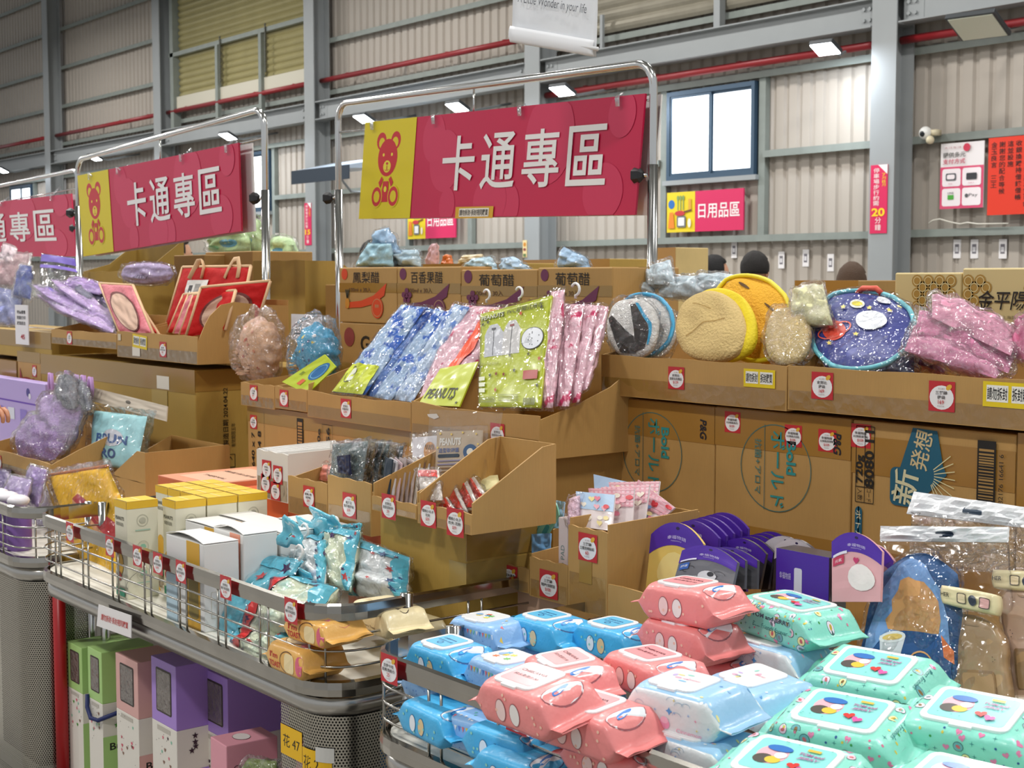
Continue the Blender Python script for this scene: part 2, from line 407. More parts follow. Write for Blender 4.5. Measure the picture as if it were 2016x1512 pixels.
flood(1107, 178, 12.15, 1, 'lit floodlight over the big sign board, at its middle')
flood(900, 210, 12.15, 1, 'lit floodlight just above the word side of the big sign board')
flood(716, 233, 12.15, 1, 'lit floodlight just above the bear side of the big sign board')
flood(449, 268, 12.15, 1, 'lit floodlight above the right end of the middle sign board')
flood(186, 310, 12.15, 1, 'lit floodlight above the bear of the middle sign board')
flood(4, 335, 12.15, 1, 'lit floodlight at the left edge above the farthest sign board')
# ------------------------------------------------------------------ wall signs
PINK = '#d42a5e'; YEL = '#e5cb1e'
def daily(px0, py0, px1, py1, y, label, name='wall_sign'):
    A = onY(px0, py1, y); D = onY(px0, py0, y); Bx = onY(px1, py1, y).x; Wd = Bx - A.x; Hh = D.z - A.z
    t = thing(name, label, 'sign', (A.x, y, A.z))
    b = MB(); b.box(0, Wd, 0, .02, 0, Hh); b.build('board', mat(PINK, .4), t)
    d = Deco(plane_fn((0, 0, 0), (1, 0, 0), (0, 0, 1)), .001, .002)
    s = Wd / 1.5; yw = Wd * .38; d.rect(0, 0, yw, Hh, YEL)
    d.text('日用品區', (yw + Wd) / 2, Hh / 2, Hh * .36, '#f6f2ee', w=(Wd - yw) * .86, bold=.025)
    q = yw / 6
    d.disc(q * 1, Hh * .7, q * .7, '#2b6cb4'); d.rect(q * .5, Hh * .62, q * 1.5, Hh * .72, '#2b6cb4')
    for k in range(3): d.line([(q * (2.4 + .6 * k), Hh * .55), (q * (2.4 + .6 * k), Hh * .88)], q * .2, '#7d9a5a'); d.disc(q * (2.4 + .6 * k), Hh * .85, q * .25, '#7d9a5a', q * .4)
    d.rect(q * 4.7, Hh * .55, q * 5.3, Hh * .82, '#d8a13a'); d.disc(q * 2.9, Hh * .47, q * 1.1, '#c1333a', q * .4); d.line([(q * 3.8, Hh * .5), (q * 5.4, Hh * .54)], q * .25, '#6a3a2a')
    d.poly([(q * .4, Hh * .1), (q * 1.8, Hh * .1), (q * 1.5, Hh * .5), (q * .7, Hh * .5)], '#e8852a')
    d.rrect(q * 2.3, Hh * .12, q * 4.2, Hh * .4, q * .2, '#6c6f72'); d.rect(q * 2.6, Hh * .16, q * 3.9, Hh * .36, '#f1f1ee'); d.disc(q * 5, Hh * .22, q * .35, '#f1e7d2', q * .7)
    d.build(t); return t
daily(1313, 380, 1463, 458, 13.1, 'pink and yellow daily goods sign on the wall below the large window')
daily(803, 402, 897, 471, 13.1, 'pink and yellow wall sign half hidden below the big sign board')
def vsign(px0, py0, px1, py1, y, label, num):
    A = onY(px0, py1, y); D = onY(px0, py0, y); Wd = onY(px1, py1, y).x - A.x; Hh = D.z - A.z
    t = thing('notice_strip', label, 'sign', (A.x, y, A.z)); b = MB(); b.box(0, Wd, 0, .01, 0, Hh); b.build('board', mat('#d8245a', .4), t)
    d = Deco(plane_fn((0, 0, 0), (1, 0, 0), (0, 0, 1)), .001, .002)
    d.poly([(Wd * .45, Hh), (Wd, Hh * .86), (Wd, Hh)], '#f4f0ee')
    d.text('停車場步行約需', Wd * .36, Hh * .68, Hh * .56, '#f6f2ee', w=Wd * .34, vert=True)
    d.text('7月8月', Wd * .8, Hh * .78, Hh * .2, '#f0c52c', w=Wd * .22, vert=True)
    d.text(num, Wd / 2, Hh * .31, Hh * .12, '#ffd21e', w=Wd * .78, bold=.03)
    d.text('分鐘', Wd / 2, Hh * .14, Hh * .2, '#f6f2ee', w=Wd * .36, vert=True); d.build(t)
vsign(1712, 326, 1745, 460, 12.79, 'tall pink notice reading 20 on the grey column by the posters', '20')
vsign(600, 400, 613, 483, 12.79, 'small tall pink notice reading 15 on the column behind the middle sign', '15')
# payment poster
A = onY(1850, 412, 13.1); D = onY(1850, 284, 13.1); Wd = onY(1935, 412, 13.1).x - A.x; Hh = D.z - A.z
t = thing('payment_poster', 'white and pink payment poster with four rounded boxes', 'poster', (A.x, 13.1, A.z))
b = MB(); b.box(0, Wd, 0, .012, 0, Hh); b.build('board', mat('#ece6e6', .4), t)
d = Deco(plane_fn((0, 0, 0), (1, 0, 0), (0, 0, 1)), .001, .002)
d.rect(0, 0, Wd, Hh * .64, '#d94a72')
for i in range(2):
    for j in range(2):
        u = Wd * (.05 + .47 * i); v = Hh * (.04 + .3 * j); d.rrect(u, v, u + Wd * .43, v + Hh * .27, Wd * .05, '#f3e9ec')
d.text('Pay', Wd * .78, Hh * .19, Hh * .06, '#555559', w=Wd * .2); d.text('LINE', Wd * .26, Hh * .24, Hh * .03, '#444444', w=Wd * .14); d.rect(Wd * .19, Hh * .14, Wd * .33, Hh * .21, '#4ca83c')
d.disc(Wd * .63, Hh * .19, Wd * .04, '#555559')
d.rrect(Wd * .14, Hh * .43, Wd * .38, Hh * .54, Wd * .03, '#55575c'); d.rrect(Wd * .17, Hh * .45, Wd * .35, Hh * .52, Wd * .03, '#f3e9ec'); d.rrect(Wd * .62, Hh * .43, Wd * .86, Hh * .53, Wd * .02, '#333338')
d.text('提供多元', Wd * .33, Hh * .82, Hh * .08, '#3c3c34', w=Wd * .52, bold=.02); d.text('支付方式', Wd * .33, Hh * .72, Hh * .08, '#c43c5c', w=Wd * .52, bold=.02)
d.disc(Wd * .62, Hh * .92, Wd * .08, '#c9304c'); d.text('大江生活', Wd * .3, Hh * .93, Hh * .03, '#b06a70', w=Wd * .4)
d.text('現金', Wd * .26, Hh * .38, Hh * .02, '#c06a80', w=Wd * .1); d.text('信用卡', Wd * .74, Hh * .38, Hh * .02, '#c06a80', w=Wd * .14)
d.build(t)
# red calligraphy poster
A = onY(1943, 424, 13.08); D = onY(1950, 272, 13.08); Wd = onY(2075, 424, 13.08).x - A.x; Hh = D.z - A.z
t = thing('calligraphy_poster', 'large red paper poster with rows of black brush writing', 'poster', (A.x, 13.08, A.z))
b = MB(); b.box(0, Wd, 0, .006, 0, Hh); b.build('paper', mat('#e03416', .6), t)
d = Deco(plane_fn((0, 0, 0), (1, 0, 0), (0, 0, 1)), .001, .002)
for i, s in enumerate(('金玉良言 三王', '謝謝您的配合等候', '這並設施', '收銀換購持借錢借帳', '各路採行採此至供百台', '歡迎光臨本館特賣', '購物滿千元免運費')):
    n = len(s); d.text(s, Wd * (.09 + .125 * i), Hh * (.95 - .043 * n), Hh * .086 * n, '#1a0c04', w=Wd * .09, bold=.03, vert=True)
d.build(t)
# little price cards hanging on the wall
for i, (px, py) in enumerate(((1445, 492), (1538, 512), (1586, 508), (1635, 517), (1884, 490), (1918, 490), (1974, 490))):
    p = onY(px, py, 13.24); b = MB(); b.box(-.045, .045, 0, .01, -.1, .1)
    o = tag(b.build('price_card', mat('#efecec', .5), loc=p), 'small white price card on the corrugated wall, %s from the left' % ('first', 'second', 'third', 'fourth', 'fifth', 'sixth', 'last')[i], 'card', 'white cards on the wall')
    d = Deco(plane_fn((0, 0, 0), (1, 0, 0), (0, 0, 1)), .001, .002); d.rect(-.025, -.05, .025, .05, '#77737a'); d.rect(-.018, -.03, .018, .02, '#dcdadd'); d.build(o)
p = onY(1033, 487, 12.79); b = MB(); b.box(-.045, .045, 0, .006, -.14, .1)
o = tag(b.build('notice_card', mat('#e6cf9a', .5), loc=p), 'small yellow card on the grey column below the big sign board', 'card')
d = Deco(plane_fn((0, 0, 0), (1, 0, 0), (0, 0, 1)), .001, .002); d.disc(0, .04, .03, '#c9862a'); d.disc(0, -.03, .03, '#8a3a3a', .02); d.rect(-.03, -.13, .03, -.09, '#5e7a4a'); d.build(o)
# camera dome and cable
p = onY(1822, 262, 13.0); t = thing('security_camera', 'white dome security camera at the left end of the rail above the posters', 'camera', p)
b = MB(); b.sphere((0, 0, 0), .07, .07, .07); b.build('dome', mat('#e8e8e4', .3), t, smooth=True)
b = MB(); b.sphere((0, -.045, -.01), .035, .035, .035); b.build('lens', mat('#1e2326', .1), t, smooth=True)
b = MB(); b.box(.05, .13, 0, .1, -.03, .03); b.sphere((.08, -.03, -.08), .045, .045, .045); b.build('mount', mat('#d8cdae', .4), t, smooth=True)
b = MB(); pts = [onY(x_, y_, 13.08) for x_, y_ in ((1828, 440), (1836, 434), (1850, 431), (1870, 437), (1890, 441), (1905, 438), (1925, 441), (1985, 440))]
b.tube(pts, .008, 6); tag(b.build('power_cable', mat('#d8d4c8', .5), smooth=True), 'thin white cable sagging on the rail below the payment poster', 'cable')
# awning-like panel by the third column
A = onY(608, 345, 11.8); t = thing('wall_awning', 'flat pale blue awning panel with dark edge behind the left post of the big sign', 'awning', A)
Wd = onY(722, 345, 11.8).x - A.x
b = MB(); b.hexa([(0, -.3, .0), (Wd, -.3, .0), (Wd, .5, .05), (0, .5, .05), (0, -.3, .05), (Wd, -.3, .05), (Wd, .5, .22), (0, .5, .22)])
b.build('panel', mat('#aebccb', .3), t)
b = MB(); b.box(0, Wd, -.32, -.3, -.16, .05); b.build('fascia', mat('#26323f', .4), t)
b = MB(); b.tube([(0.1, .4, .1), (.3, .6, -.25), (.3, 1.0, -.25)], .02, 6); b.build('bracket', STEEL, t)
# ------------------------------------------------------------------ people, mostly hidden behind the boxes
def person(px, py, y, top_off, label, face=0., shirt='#35383c', hair='#171311', skin='#c9977a', long=False, brown=False, scale=1.):
    p = onY(px, py, y); Hs = p.z + top_off; k = Hs / 1.68
    t = thing('person', label, 'person', (p.x, p.y, 0), face)
    # skeleton grown with a Skin modifier: pelvis first
    J = [(0, 0, .95, .13), (0, 0, 1.1, .125), (0, 0, 1.3, .145), (0, .0, 1.42, .085), (0, -.005, 1.47, .052), (0, -.012, 1.53, .05)]
    E = [(0, 1), (1, 2), (2, 3), (3, 4), (4, 5)]
    for s in (-1, 1):
        i = len(J); J += [(s * .17, 0, 1.37, .058), (s * .23, .02, 1.1, .042), (s * .2, -.13, .92, .034), (s * .19, -.2, .88, .03)]
        E += [(3, i), (i, i + 1), (i + 1, i + 2), (i + 2, i + 3)]
        i = len(J); J += [(s * .1, 0, .86, .09), (s * .11, -.01, .48, .062), (s * .11, .02, .09, .042), (s * .11, -.13, .035, .035)]
        E += [(0, i), (i, i + 1), (i + 1, i + 2), (i + 2, i + 3)]
    me = bpy.data.meshes.new('body'); me.from_pydata([(a * k, b_ * k, c * k) for a, b_, c, r in J], E, [])
    o = bpy.data.objects.new('body', me); COL.objects.link(o); o.parent = t
    m = o.modifiers.new('skin', 'SKIN'); m.use_smooth_shade = True
    for i, sv in enumerate(me.skin_vertices[0].data): sv.radius = (J[i][3] * k, J[i][3] * k); sv.use_root = (i == 0)
    q = o.modifiers.new('sub', 'SUBSURF'); q.levels = 1; q.render_levels = 1; me.materials.append(mat(shirt, .8))
    def shape(v):
        f = 1
        if v.z < -.3: f *= 1 - .25 * (-v.z - .3)
        return f
    b = MB(); hc = (0, -.02 * k, 1.585 * k)
    b.sphere(hc, .078 * k, .097 * k, .115 * k, 20, 14, shape)
    b.sphere((0, -.118 * k, 1.57 * k), .014 * k, .02 * k, .024 * k, 8, 6)                     # nose
    for s in (-1, 1): b.sphere((s * .08 * k, -.005 * k, 1.58 * k), .012 * k, .02 * k, .03 * k, 8, 6)
    b.mat(mat(skin, .5)); b.m = [0] * len(b.f)
    b.build('head', None, t, smooth=True)
    b = MB(); b.mat(mat('#201814', .4))
    for s in (-1, 1): b.sphere((s * .032 * k, -.105 * k, 1.592 * k), .013 * k, .01 * k, .007 * k, 8, 6)
    b.build('eyes', None, t, smooth=True)
    b = MB(); b.sphere((0, -.103 * k, 1.525 * k), .025 * k, .012 * k, .006 * k, 8, 6); b.build('mouth', mat('#a45a50', .5), t, smooth=True)
    b = MB()
    def hf(v):
        f = 1 + .05 * noise.noise(v * 4)
        if v.y < -.35 and v.z < .45: f = .55
        if v.z < -.45 and not long: f = .55
        return f
    b.sphere((0, .004 * k, 1.615 * k), .095 * k, .112 * k, (.115 if not long else .14) * k, 28, 18, hf)
    b.build('hair', mat(hair, .75, bump=.5, bscale=200), t, smooth=True)
    return t
person(1487, 508, 7.0, .0, 'person with short black hair behind the yellow bag', R(200))
person(1407, 514, 7.6, .0, 'person with dark hair beside the tall cardboard box in the back', R(170), hair='#0f0d0f')
person(1678, 538, 6.7, .0, 'person with brown hair behind the round navy bag', R(190), hair='#4a3524', long=True)
person(352, 478, 6.4, .0, 'person with dark hair bending behind the middle sign board', R(180), hair='#1b1412', long=True)
person(735, 484, 6.6, .0, 'person in black behind the bagged blue toys', R(180), shirt='#17181b')
# ================================================================== sign stands
TEDDY = '#c8242f'
def signstand(L, Rr, Y, quad, label, slabel, pin=True, dy=.0, clips=(.04, .3, .62, .93), strip=True, backstrip=True, low=.72, Y2=None):
    Y2 = Y2 or Y; a = onY(*L, Y); c = onY(*Rr, Y2); t = thing('sign_stand', label, 'sign stand', (a.x, a.y, 0))
    a0 = V((a.x, a.y, 0)); A = a - a0; C = c - a0; D = (C - A).normalized(); r = .07
    pts = [V((A.x, A.y, low)), V((A.x, A.y, A.z - r))]
    for k in range(1, 6): th = pi / 2 * k / 6; pts.append(A + V((0, 0, -r)) + D * r * (1 - cos(th)) + V((0, 0, r * sin(th))))
    pts.append(A + D * r)
    q = [C - D * r]
    for k in range(1, 6): th = pi / 2 * k / 6; q.append(C + D * (-r + r * sin(th)) + V((0, 0, -r * (1 - cos(th)))))
    q += [C + V((0, 0, -r)), V((C.x, C.y, low))]
    b = MB(); b.tube(pts + q, .0125, 12); b.build('frame_tube', CHROME(), t, smooth=True)
    for P0, zz in ((A, 1.85), (C, 1.84)):
        b = MB(); b.tube([(P0.x, P0.y, low), (P0.x, P0.y, zz)], .016, 12); o = b.build('outer_tube', CHROME(), t, smooth=True)
        b = MB(); b.tube([(P0.x - .012, P0.y - .004, zz - .03), (P0.x - .035, P0.y - .012, zz - .03)], .006, 8); b.build('knob_screw', CHROME(), o, smooth=True)
        b = MB(); b.tube([(P0.x - .03, P0.y - .01, zz - .03), (P0.x - .04, P0.y - .014, zz - .03), (P0.x - .06, P0.y - .02, zz - .03), (P0.x - .064, P0.y - .021, zz - .03)], [.012, .022, .024, .016], 6)
        b.build('knob', mat('#1d1d20', .5), o)
    drop = .11
    b = MB(); b.tube([A + V((0, 0, -drop)), C + V((0, 0, -drop))], .004, 8); b.build('hanging_wire', CHROME(), t, smooth=True)
    M_ = (A + C) / 2
    b = MB(); b.tube([M_, M_ + V((0, 0, -drop))], .0035, 8); b.build('centre_pin', CHROME(), t, smooth=True)
    # the board hangs from the wire
    cor = [onY(px, py, y) for px, py, y in quad]; g = thing('sign_board', slabel, 'sign', tuple(cor[0]))
    cor = [p - cor[0] for p in cor]; U = (cor[1] - cor[0]); N = U.cross(cor[3] - cor[0]).normalized(); BK = -N
    b = MB(); b.hexa([p + BK * .006 for p in (cor[0], cor[1])][0:0] + [cor[0], cor[1], cor[1] + BK * .008, cor[0] + BK * .008, cor[3], cor[2], cor[2] + BK * .008, cor[3] + BK * .008])
    b.build('board', mat('#c41f49', .28, key='sign_red'), g)
    sh = U.normalized() * .018 + BK * .05
    b = MB(); b.hexa([cor[0] + sh, cor[1] + sh, cor[1] + sh + BK * .006, cor[0] + sh + BK * .006, cor[3] + sh, cor[2] + sh, cor[2] + sh + BK * .006, cor[3] + sh + BK * .006]); b.build('rear_board', mat('#e4e2e0', .4), g)
    fn = quad_fn(*cor); d = Deco(fn, .00016, .0008, .32)
    dk = '#b5203f'
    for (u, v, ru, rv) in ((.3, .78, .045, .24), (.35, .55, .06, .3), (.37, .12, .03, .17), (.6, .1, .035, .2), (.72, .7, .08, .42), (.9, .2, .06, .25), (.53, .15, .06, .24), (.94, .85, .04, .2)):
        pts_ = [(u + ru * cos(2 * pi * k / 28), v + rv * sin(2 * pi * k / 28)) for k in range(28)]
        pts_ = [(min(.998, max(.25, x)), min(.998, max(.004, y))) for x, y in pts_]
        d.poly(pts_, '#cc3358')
    d.rect(0, 0, .225, 1, '#dcc814')
    # teddy pictogram; the board is about four times as wide as high
    q = .26
    for s in (-1, 1):
        d.disc(.112 + s * .031, .79, .021, TEDDY, .09); d.disc(.112 + s * .029, .77, .013, '#dcc814', .055); d.h -= 2 * d.st
    d.h += 2 * d.st
    d.disc(.112, .62, .042, TEDDY, .19, 28)
    for s in (-1, 1): d.disc(.112 + s * .018, .65, .0042, '#e6d63a', .017); d.h -= d.st
    d.h += d.st
    d.disc(.112, .53, .0165, '#e6d63a', .062); d.disc(.112, .56, .005, TEDDY, .014); d.line([(.104, .5), (.108, .485), (.112, .5), (.112, .54)], .003, TEDDY); d.line([(.112, .5), (.116, .485), (.12, .5)], .003, TEDDY)
    for s in (-1, 1):
        d.poly([(.112 + s * .012, .4), (.112 + s * .02, .43), (.112 + s * .032, .37), (.112 + s * .024, .31)][::s], TEDDY)
        d.h -= d.st
    d.h += d.st
    d.poly([(.095, .17), (.128, .17), (.124, .38), (.100, .38)], TEDDY)
    for s in (-1, 1):
        d.disc(.112 + s * .036, .225, .024, '#dcc814', .115); d.disc(.112 + s * .036, .225, .0215, TEDDY, .1); d.disc(.112 + s * .036, .225, .013, '#dcc814', .06); d.h -= 3 * d.st
    d.h += 3 * d.st
    d.disc(.112, .3, .0062, '#e6d63a', .03)
    for i, c in enumerate('卡通專區'):
        d.text(c, .405 + .147 * i, .52, .52, '#eceae8', w=.122, bold=.014); d.h -= d.st
    d.build(g, 'lettering')
    if strip:
        d = Deco(fn, .0012, .006); d.rect(.41, -.01, .55, .1, '#d6a62a'); d.rect(.425, .005, .535, .085, '#efe9dc'); d.text('請勿拆封‧拆封視同購買', .48, .045, .06, '#3a3430', w=.105, bold=.02); d.build(g, 'sticker')
    for u in clips:
        p0 = V(fn(u, .995, 0)); top = A + V((0, 0, -drop)) + D * (A + V((0, 0, 0)) - A).length
        # clip reaches from the board edge to the wire
        s_ = ((cor[0] + g.location) + U * u - t.location)
        fr = (s_ - A).dot(D) / (C - A).length; wp = A + (C - A) * fr + V((0, 0, -drop)) + t.location - g.location
        b = MB(); m = (p0 + wp) / 2
        b.tube([p0 + V((0, -.012, -.03)), p0 + V((0, -.014, 0)), m + V((0, -.01, 0)), wp + V((0, -.006, .012)), wp + V((0, .012, .03)), wp + V((0, .016, .0)), p0 + V((0, .012, .0))], .009, 8, flat=.45)
        b.build('clip', film('clear_clip', .4, (.93, .95, .96), .22, 60, .1, .01, .12), g, smooth=True)
    return t
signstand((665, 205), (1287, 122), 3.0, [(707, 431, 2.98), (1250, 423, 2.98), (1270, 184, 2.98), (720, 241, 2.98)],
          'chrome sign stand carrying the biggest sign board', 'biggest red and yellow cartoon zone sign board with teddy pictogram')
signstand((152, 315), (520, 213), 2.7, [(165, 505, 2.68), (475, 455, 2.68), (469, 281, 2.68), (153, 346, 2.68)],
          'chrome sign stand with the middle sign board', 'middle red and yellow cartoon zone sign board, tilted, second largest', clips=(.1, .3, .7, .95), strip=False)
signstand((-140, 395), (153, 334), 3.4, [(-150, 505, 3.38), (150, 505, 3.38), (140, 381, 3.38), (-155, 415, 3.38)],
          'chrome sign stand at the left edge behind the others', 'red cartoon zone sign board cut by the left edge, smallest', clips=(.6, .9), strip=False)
# white hanging banner above the big sign
A = onY(1007, 83, 2.6); t = thing('hanging_banner', 'white cloth banner hanging above the big sign, with handwritten script', 'banner', tuple(A))
B_ = onY(1172, 112, 2.75) - A; hgt = .62
b = MB(); b.grid(lambda u, v: V((B_.x * u, B_.y * u + .006 * sin(u * 9), B_.z * u)) + V((-.01 * v, .008 * sin(v * 5), v * hgt)), 14, 14)
b.build('cloth', mat('#dfe1e4', .7, bump=.1, bscale=20), t, smooth=True, solid=.003)
b = MB(); b.grid(lambda u, v: V((B_.x * u, B_.y * u - .005, B_.z * u)) + V((0, -.006 * sin(pi * v), v * .045)), 14, 5); b.build('hem', mat('#e9eaec', .7), t, smooth=True, solid=.004)
b = MB(); b.tube([V((-.012, 0, .02)), B_ + V((.012, 0, .02))], .006, 8); b.build('rod', mat('#dcdcdc', .4), t, smooth=True)
d = Deco(quad_fn((0, 0, 0), B_, B_ + V((-.01, 0, hgt)), (-.01, 0, hgt)), .001, .012)
d.text('A Little Wonder in your life', .5, .2, .055, '#5c5f66', w=.82, italic=.35); d.build(t, 'lettering')
b = MB(); b.tube([V((0, 0, hgt)), V((0, 0, 3.2))], .003, 6); b.tube([B_ + V((0, 0, hgt - .02)), B_ + V((0, 0, 3.2))], .003, 6); b.build('cord', mat('#cccccc', .5), t)
# ================================================================== cardboard
CB = cardmat('#b28b50'); CB2 = cardmat('#a98a40', 'cardboard_yellow'); CBD = cardmat('#9c7840', 'cardboard_dark'); CBP = cardmat('#c39f6c', 'cardboard_pale')
TAPE = mat('#9f7434', .22, coat=.6, key='packing_tape'); TAPE2 = mat('#9c7a38', .25, coat=.6, key='packing_tape_dull')
CLEART = film('clear_tape', .25, (.97, .95, .9), .07, 30, .12, .003)
def cbox(label, xl, xr, yt, yb, Y, D, m=None, tapes=(('v', .0, 1., .62, 1.),), name='cardboard_box', group=None, topseam=True, tm=None, ztop=None, zbot=None, cat='box'):
    A = onY(xl, yb, Y); T_ = onY(xl, yt, Y); X1 = onY(xr, yt, Y).x; z0 = zbot if zbot is not None else A.z; z1 = ztop if ztop is not None else T_.z
    A.x = T_.x; W = X1 - A.x; H = z1 - z0; t = thing(name, label, cat, (A.x, Y, z0), group=group)
    b = MB(); b.box(0, W, 0, D, 0, H); b.build('body', m or CB, t, bevel=.004)
    tm = tm or TAPE
    for _, u0, u1, v0, v1 in tapes:                                   # tape strips wrap over the front
        b = MB(); b.box(W * u0, W * u1, -.0012, .0005, H * v0, H * v1); b.build('tape', tm, t)
    if topseam:
        b = MB(); b.box(.002, W - .002, D * .5 - .03, D * .5 + .03, H - .0005, H + .001); b.build('tape', tm, t)
    t['dims'] = (W, D, H)
    fr = plane_fn((0, 0, 0), (1, 0, 0), (0, 0, 1)); sd = plane_fn((W, 0, 0), (0, 1, 0), (0, 0, 1))
    return t, W, H, fr, sd
def pricetag(parent, fn, u, v, s=.052, lines=('史努比', '毛巾袋'), price='169', rot=0., yel=True, cut=None):
    d = Deco(fn, .0004, .0018, .35); h = s * .5
    c = [rot2(x, y, rot) for x, y in ((-h, -h), (h, -h), (h, h), (-h, h))]
    d.poly([(u + a, v + b_) for a, b_ in c], '#c22a33'); d.disc(u, v - h * .08, h * .92, '#f1efef', h * .8, 20, rot)
    f = lambda x, y: (u + rot2(x * h, y * h, rot)[0], v + rot2(x * h, y * h, rot)[1])
    if yel: x, y = f(.55, .62); d.disc(x, y, h * .26, '#e3b23c', h * .17, 8, .6)
    x, y = f(0, .5); d.text('水三商行', x, y, h * .12, '#a08080', rot=rot)
    for i, l in enumerate(lines): x, y = f(0, .24 - .3 * i); d.text(l, x, y, h * .24, '#2a2424', rot=rot, bold=.03, w=min(h * 1.5, h * .3 * len(l)))
    x, y = f(0, -.38); d.text(price, x, y, h * .26, '#c22a33', rot=rot, bold=.01)
    x, y = f(0, -.64); d.text('貨品資訊編', x, y, h * .1, '#999090', rot=rot)
    return d.build(parent, 'price_tag')
def noticelabel(parent, fn, u, v, w=.085, h=.036, rot=0.):
    d = Deco(fn, .0005, .002, .35); f = lambda x, y: (u + rot2(x, y, rot)[0], v + rot2(x, y, rot)[1])
    d.poly([f(-w / 2, -h / 2), f(w / 2, -h / 2), f(w / 2, h / 2), f(-w / 2, h / 2)], '#e8cb1c')
    for s in (-1, 1): d.poly([f(s * w * .23 - w * .2, -h * .3), f(s * w * .23 + w * .2, -h * .3), f(s * w * .23 + w * .2, h * .36), f(s * w * .23 - w * .2, h * .36)], '#f2efe6'); d.h -= d.st
    d.h += d.st
    x, y = f(-w * .23, h * .03); d.text('請勿拆封', x, y, h * .5, '#1d1b1a', w=w * .37, rot=rot, bold=.02)
    x, y = f(w * .23, h * .03); d.h -= d.st; d.text('拆封購買', x, y, h * .5, '#1d1b1a', w=w * .37, rot=rot, bold=.02)
    return d.build(parent, 'notice_label')
def tray(label, xl, xr, yl, yb, Y, D, hb, prof=None, m=None, name='cardboard_tray', group=None, t_=.004, lprof=None, dip=.0, hr=None, zb=None, rightside=True):
    """open display tray: front panel from px xl..xr, lip at yl, bottom at yb; hb back height; prof: side outline (fy, height)"""
    A = onY(xl, yb, Y); T_ = onY(xl, yl, Y); X1 = onY(xr, yl, Y).x; z0 = zb if zb is not None else A.z; A.x = T_.x; W = X1 - A.x; H = T_.z - z0
    t = thing(name, label, 'tray', (A.x, Y, z0), group=group); m = m or CB
    n = 12; top = lambda f: H + dip * (4 * (f - .5) ** 2 - 1) * 1.0 + .0015 * sin(f * 17)
    b = MB(); b.prism([(0, 0), (W, 0)] + [(W * (1 - i / n), top(1 - i / n)) for i in range(n + 1)], lambda u, v, q: V((u, q, v)), 0, t_)
    b.build('front_panel', m, t)
    b = MB(); b.box(.004, W - .004, -.0009, -.0003, .002, H * .45); b.build('clear_tape', CLEART, t)
    b = MB(); b.box(0, W, D - t_, D, 0, hb); b.build('back_panel', m, t)
    prof = prof or [(0, H), (1, hb)]; lprof = lprof or prof
    for x0, pr, on in ((0, lprof, True), (W - t_, prof, rightside)):
        if not on: continue
        b = MB(); b.prism([(t_, 0), (D - t_, 0)] + [(t_ + (D - 2 * t_) * f, h) for f, h in reversed(pr)], lambda u, v, q: V((q, u, v)), x0, x0 + t_); b.build('side_panel', m, t)
    b = MB(); b.box(t_, W - t_, t_, D - t_, .0, .004); b.build('base_panel', m, t)
    fr = plane_fn((0, 0, 0), (1, 0, 0), (0, 0, 1)); sd = plane_fn((W, 0, 0), (0, 1, 0), (0, 0, 1))
    return t, W, H, fr, sd
GR = '#2c8c8a'
# ---- right stack: three big detergent boxes lying on their side
YR = 2.53; ZB = .71
def bold(label, xl, xr, yt, full=True):
    t, W, H, fr, sd = cbox(label, xl, xr, yt, 0, YR, .42, zbot=ZB, tapes=(('v', 0, 1, .81, .995), ('v', 0, 1, .28, .43)))
    d = Deco(fr, .0004, .0018, .5); g = '#3d6a66'
    cu = W * .47; cv = H * .73; d.ring(cu, cv, .106, .0022, g, .102, 40)
    d.text('Bold', cu + .047, cv + .028, .028, GR, w=.078, rot=-pi / 2, bold=.03); d.h -= d.st
    d.text('ボールド', cu + .008, cv - .002, .042, GR, w=.178, rot=-pi / 2, bold=.04); d.h -= d.st
    d.line([(cu - .032, cv + .1), (cu - .032, cv - .1)], .0016, g); d.h -= d.st
    d.text('抗菌+アロマ', cu - .052, cv, .021, '#4d7a72', w=.13, rot=-pi / 2, bold=.01); d.h -= d.st
    d.text('洗剤', cu + .02, H * .36, .016, '#4d7a72', w=.03, rot=-pi / 2); d.h -= d.st
    d.text('P&G', W * .91, H * .88, .022, '#1c1a22', w=.05, rot=-pi / 2, bold=.03, italic=.2)
    d.build(t, 'lettering'); return t, W, H, fr
t, W, H, fr = bold('big detergent box at the left end of the right stack, large teal lettering', 1185, 1408, 780)
pricetag(t, fr, W * .09, H * .93, lines=('大耳狗喜拿', '造型髮帶'), price='$59')
t, W, H, fr = bold('second detergent box from the left in the right stack, three price stickers', 1409, 1677, 800)
for u, v, l in ((.14, .93, '維尼'), (.6, .895, '史迪奇'), (.84, .89, '奇奇蒂蒂')):
    pricetag(t, fr, W * u, H * v, .05, ('幸福物語', '冰涼眼罩(%s)' % l), '$109')
t, W, H, fr, sd = cbox('big detergent box with dark teal burst lettering in the right stack', 1679, 2002, 826, 0, YR, .42, zbot=ZB, tapes=(('v', 0, 1, .76, .93), ('v', 0, 1, .28, .42)))
d = Deco(fr, .0004, .0018, .5); K = '#1a1712'; TQ = '#1a5a72'
def frame(d, u0, v0, u1, v1, w, c):
    for q in (((u0, v0), (u1, v0)), ((u1, v0), (u1, v1)), ((u1, v1), (u0, v1)), ((u0, v1), (u0, v0))): d.line(q, w, c); d.h -= d.st
    d.h += d.st
frame(d, W * .03, H * .70, W * .15, H * .975, .0016, K); frame(d, W * .03, H * .63, W * .15, H * .70, .0016, K); d.line([(W * .09, H * .63), (W * .09, H * .975)], .0016, K); d.h -= d.st
d.text('720g', W * .06, H * .78, .024, K, w=.062, rot=pi / 2, bold=.03); d.h -= d.st; d.text('8080 11', W * .12, H * .83, .024, K, w=.125, rot=pi / 2, bold=.03); d.h -= d.st
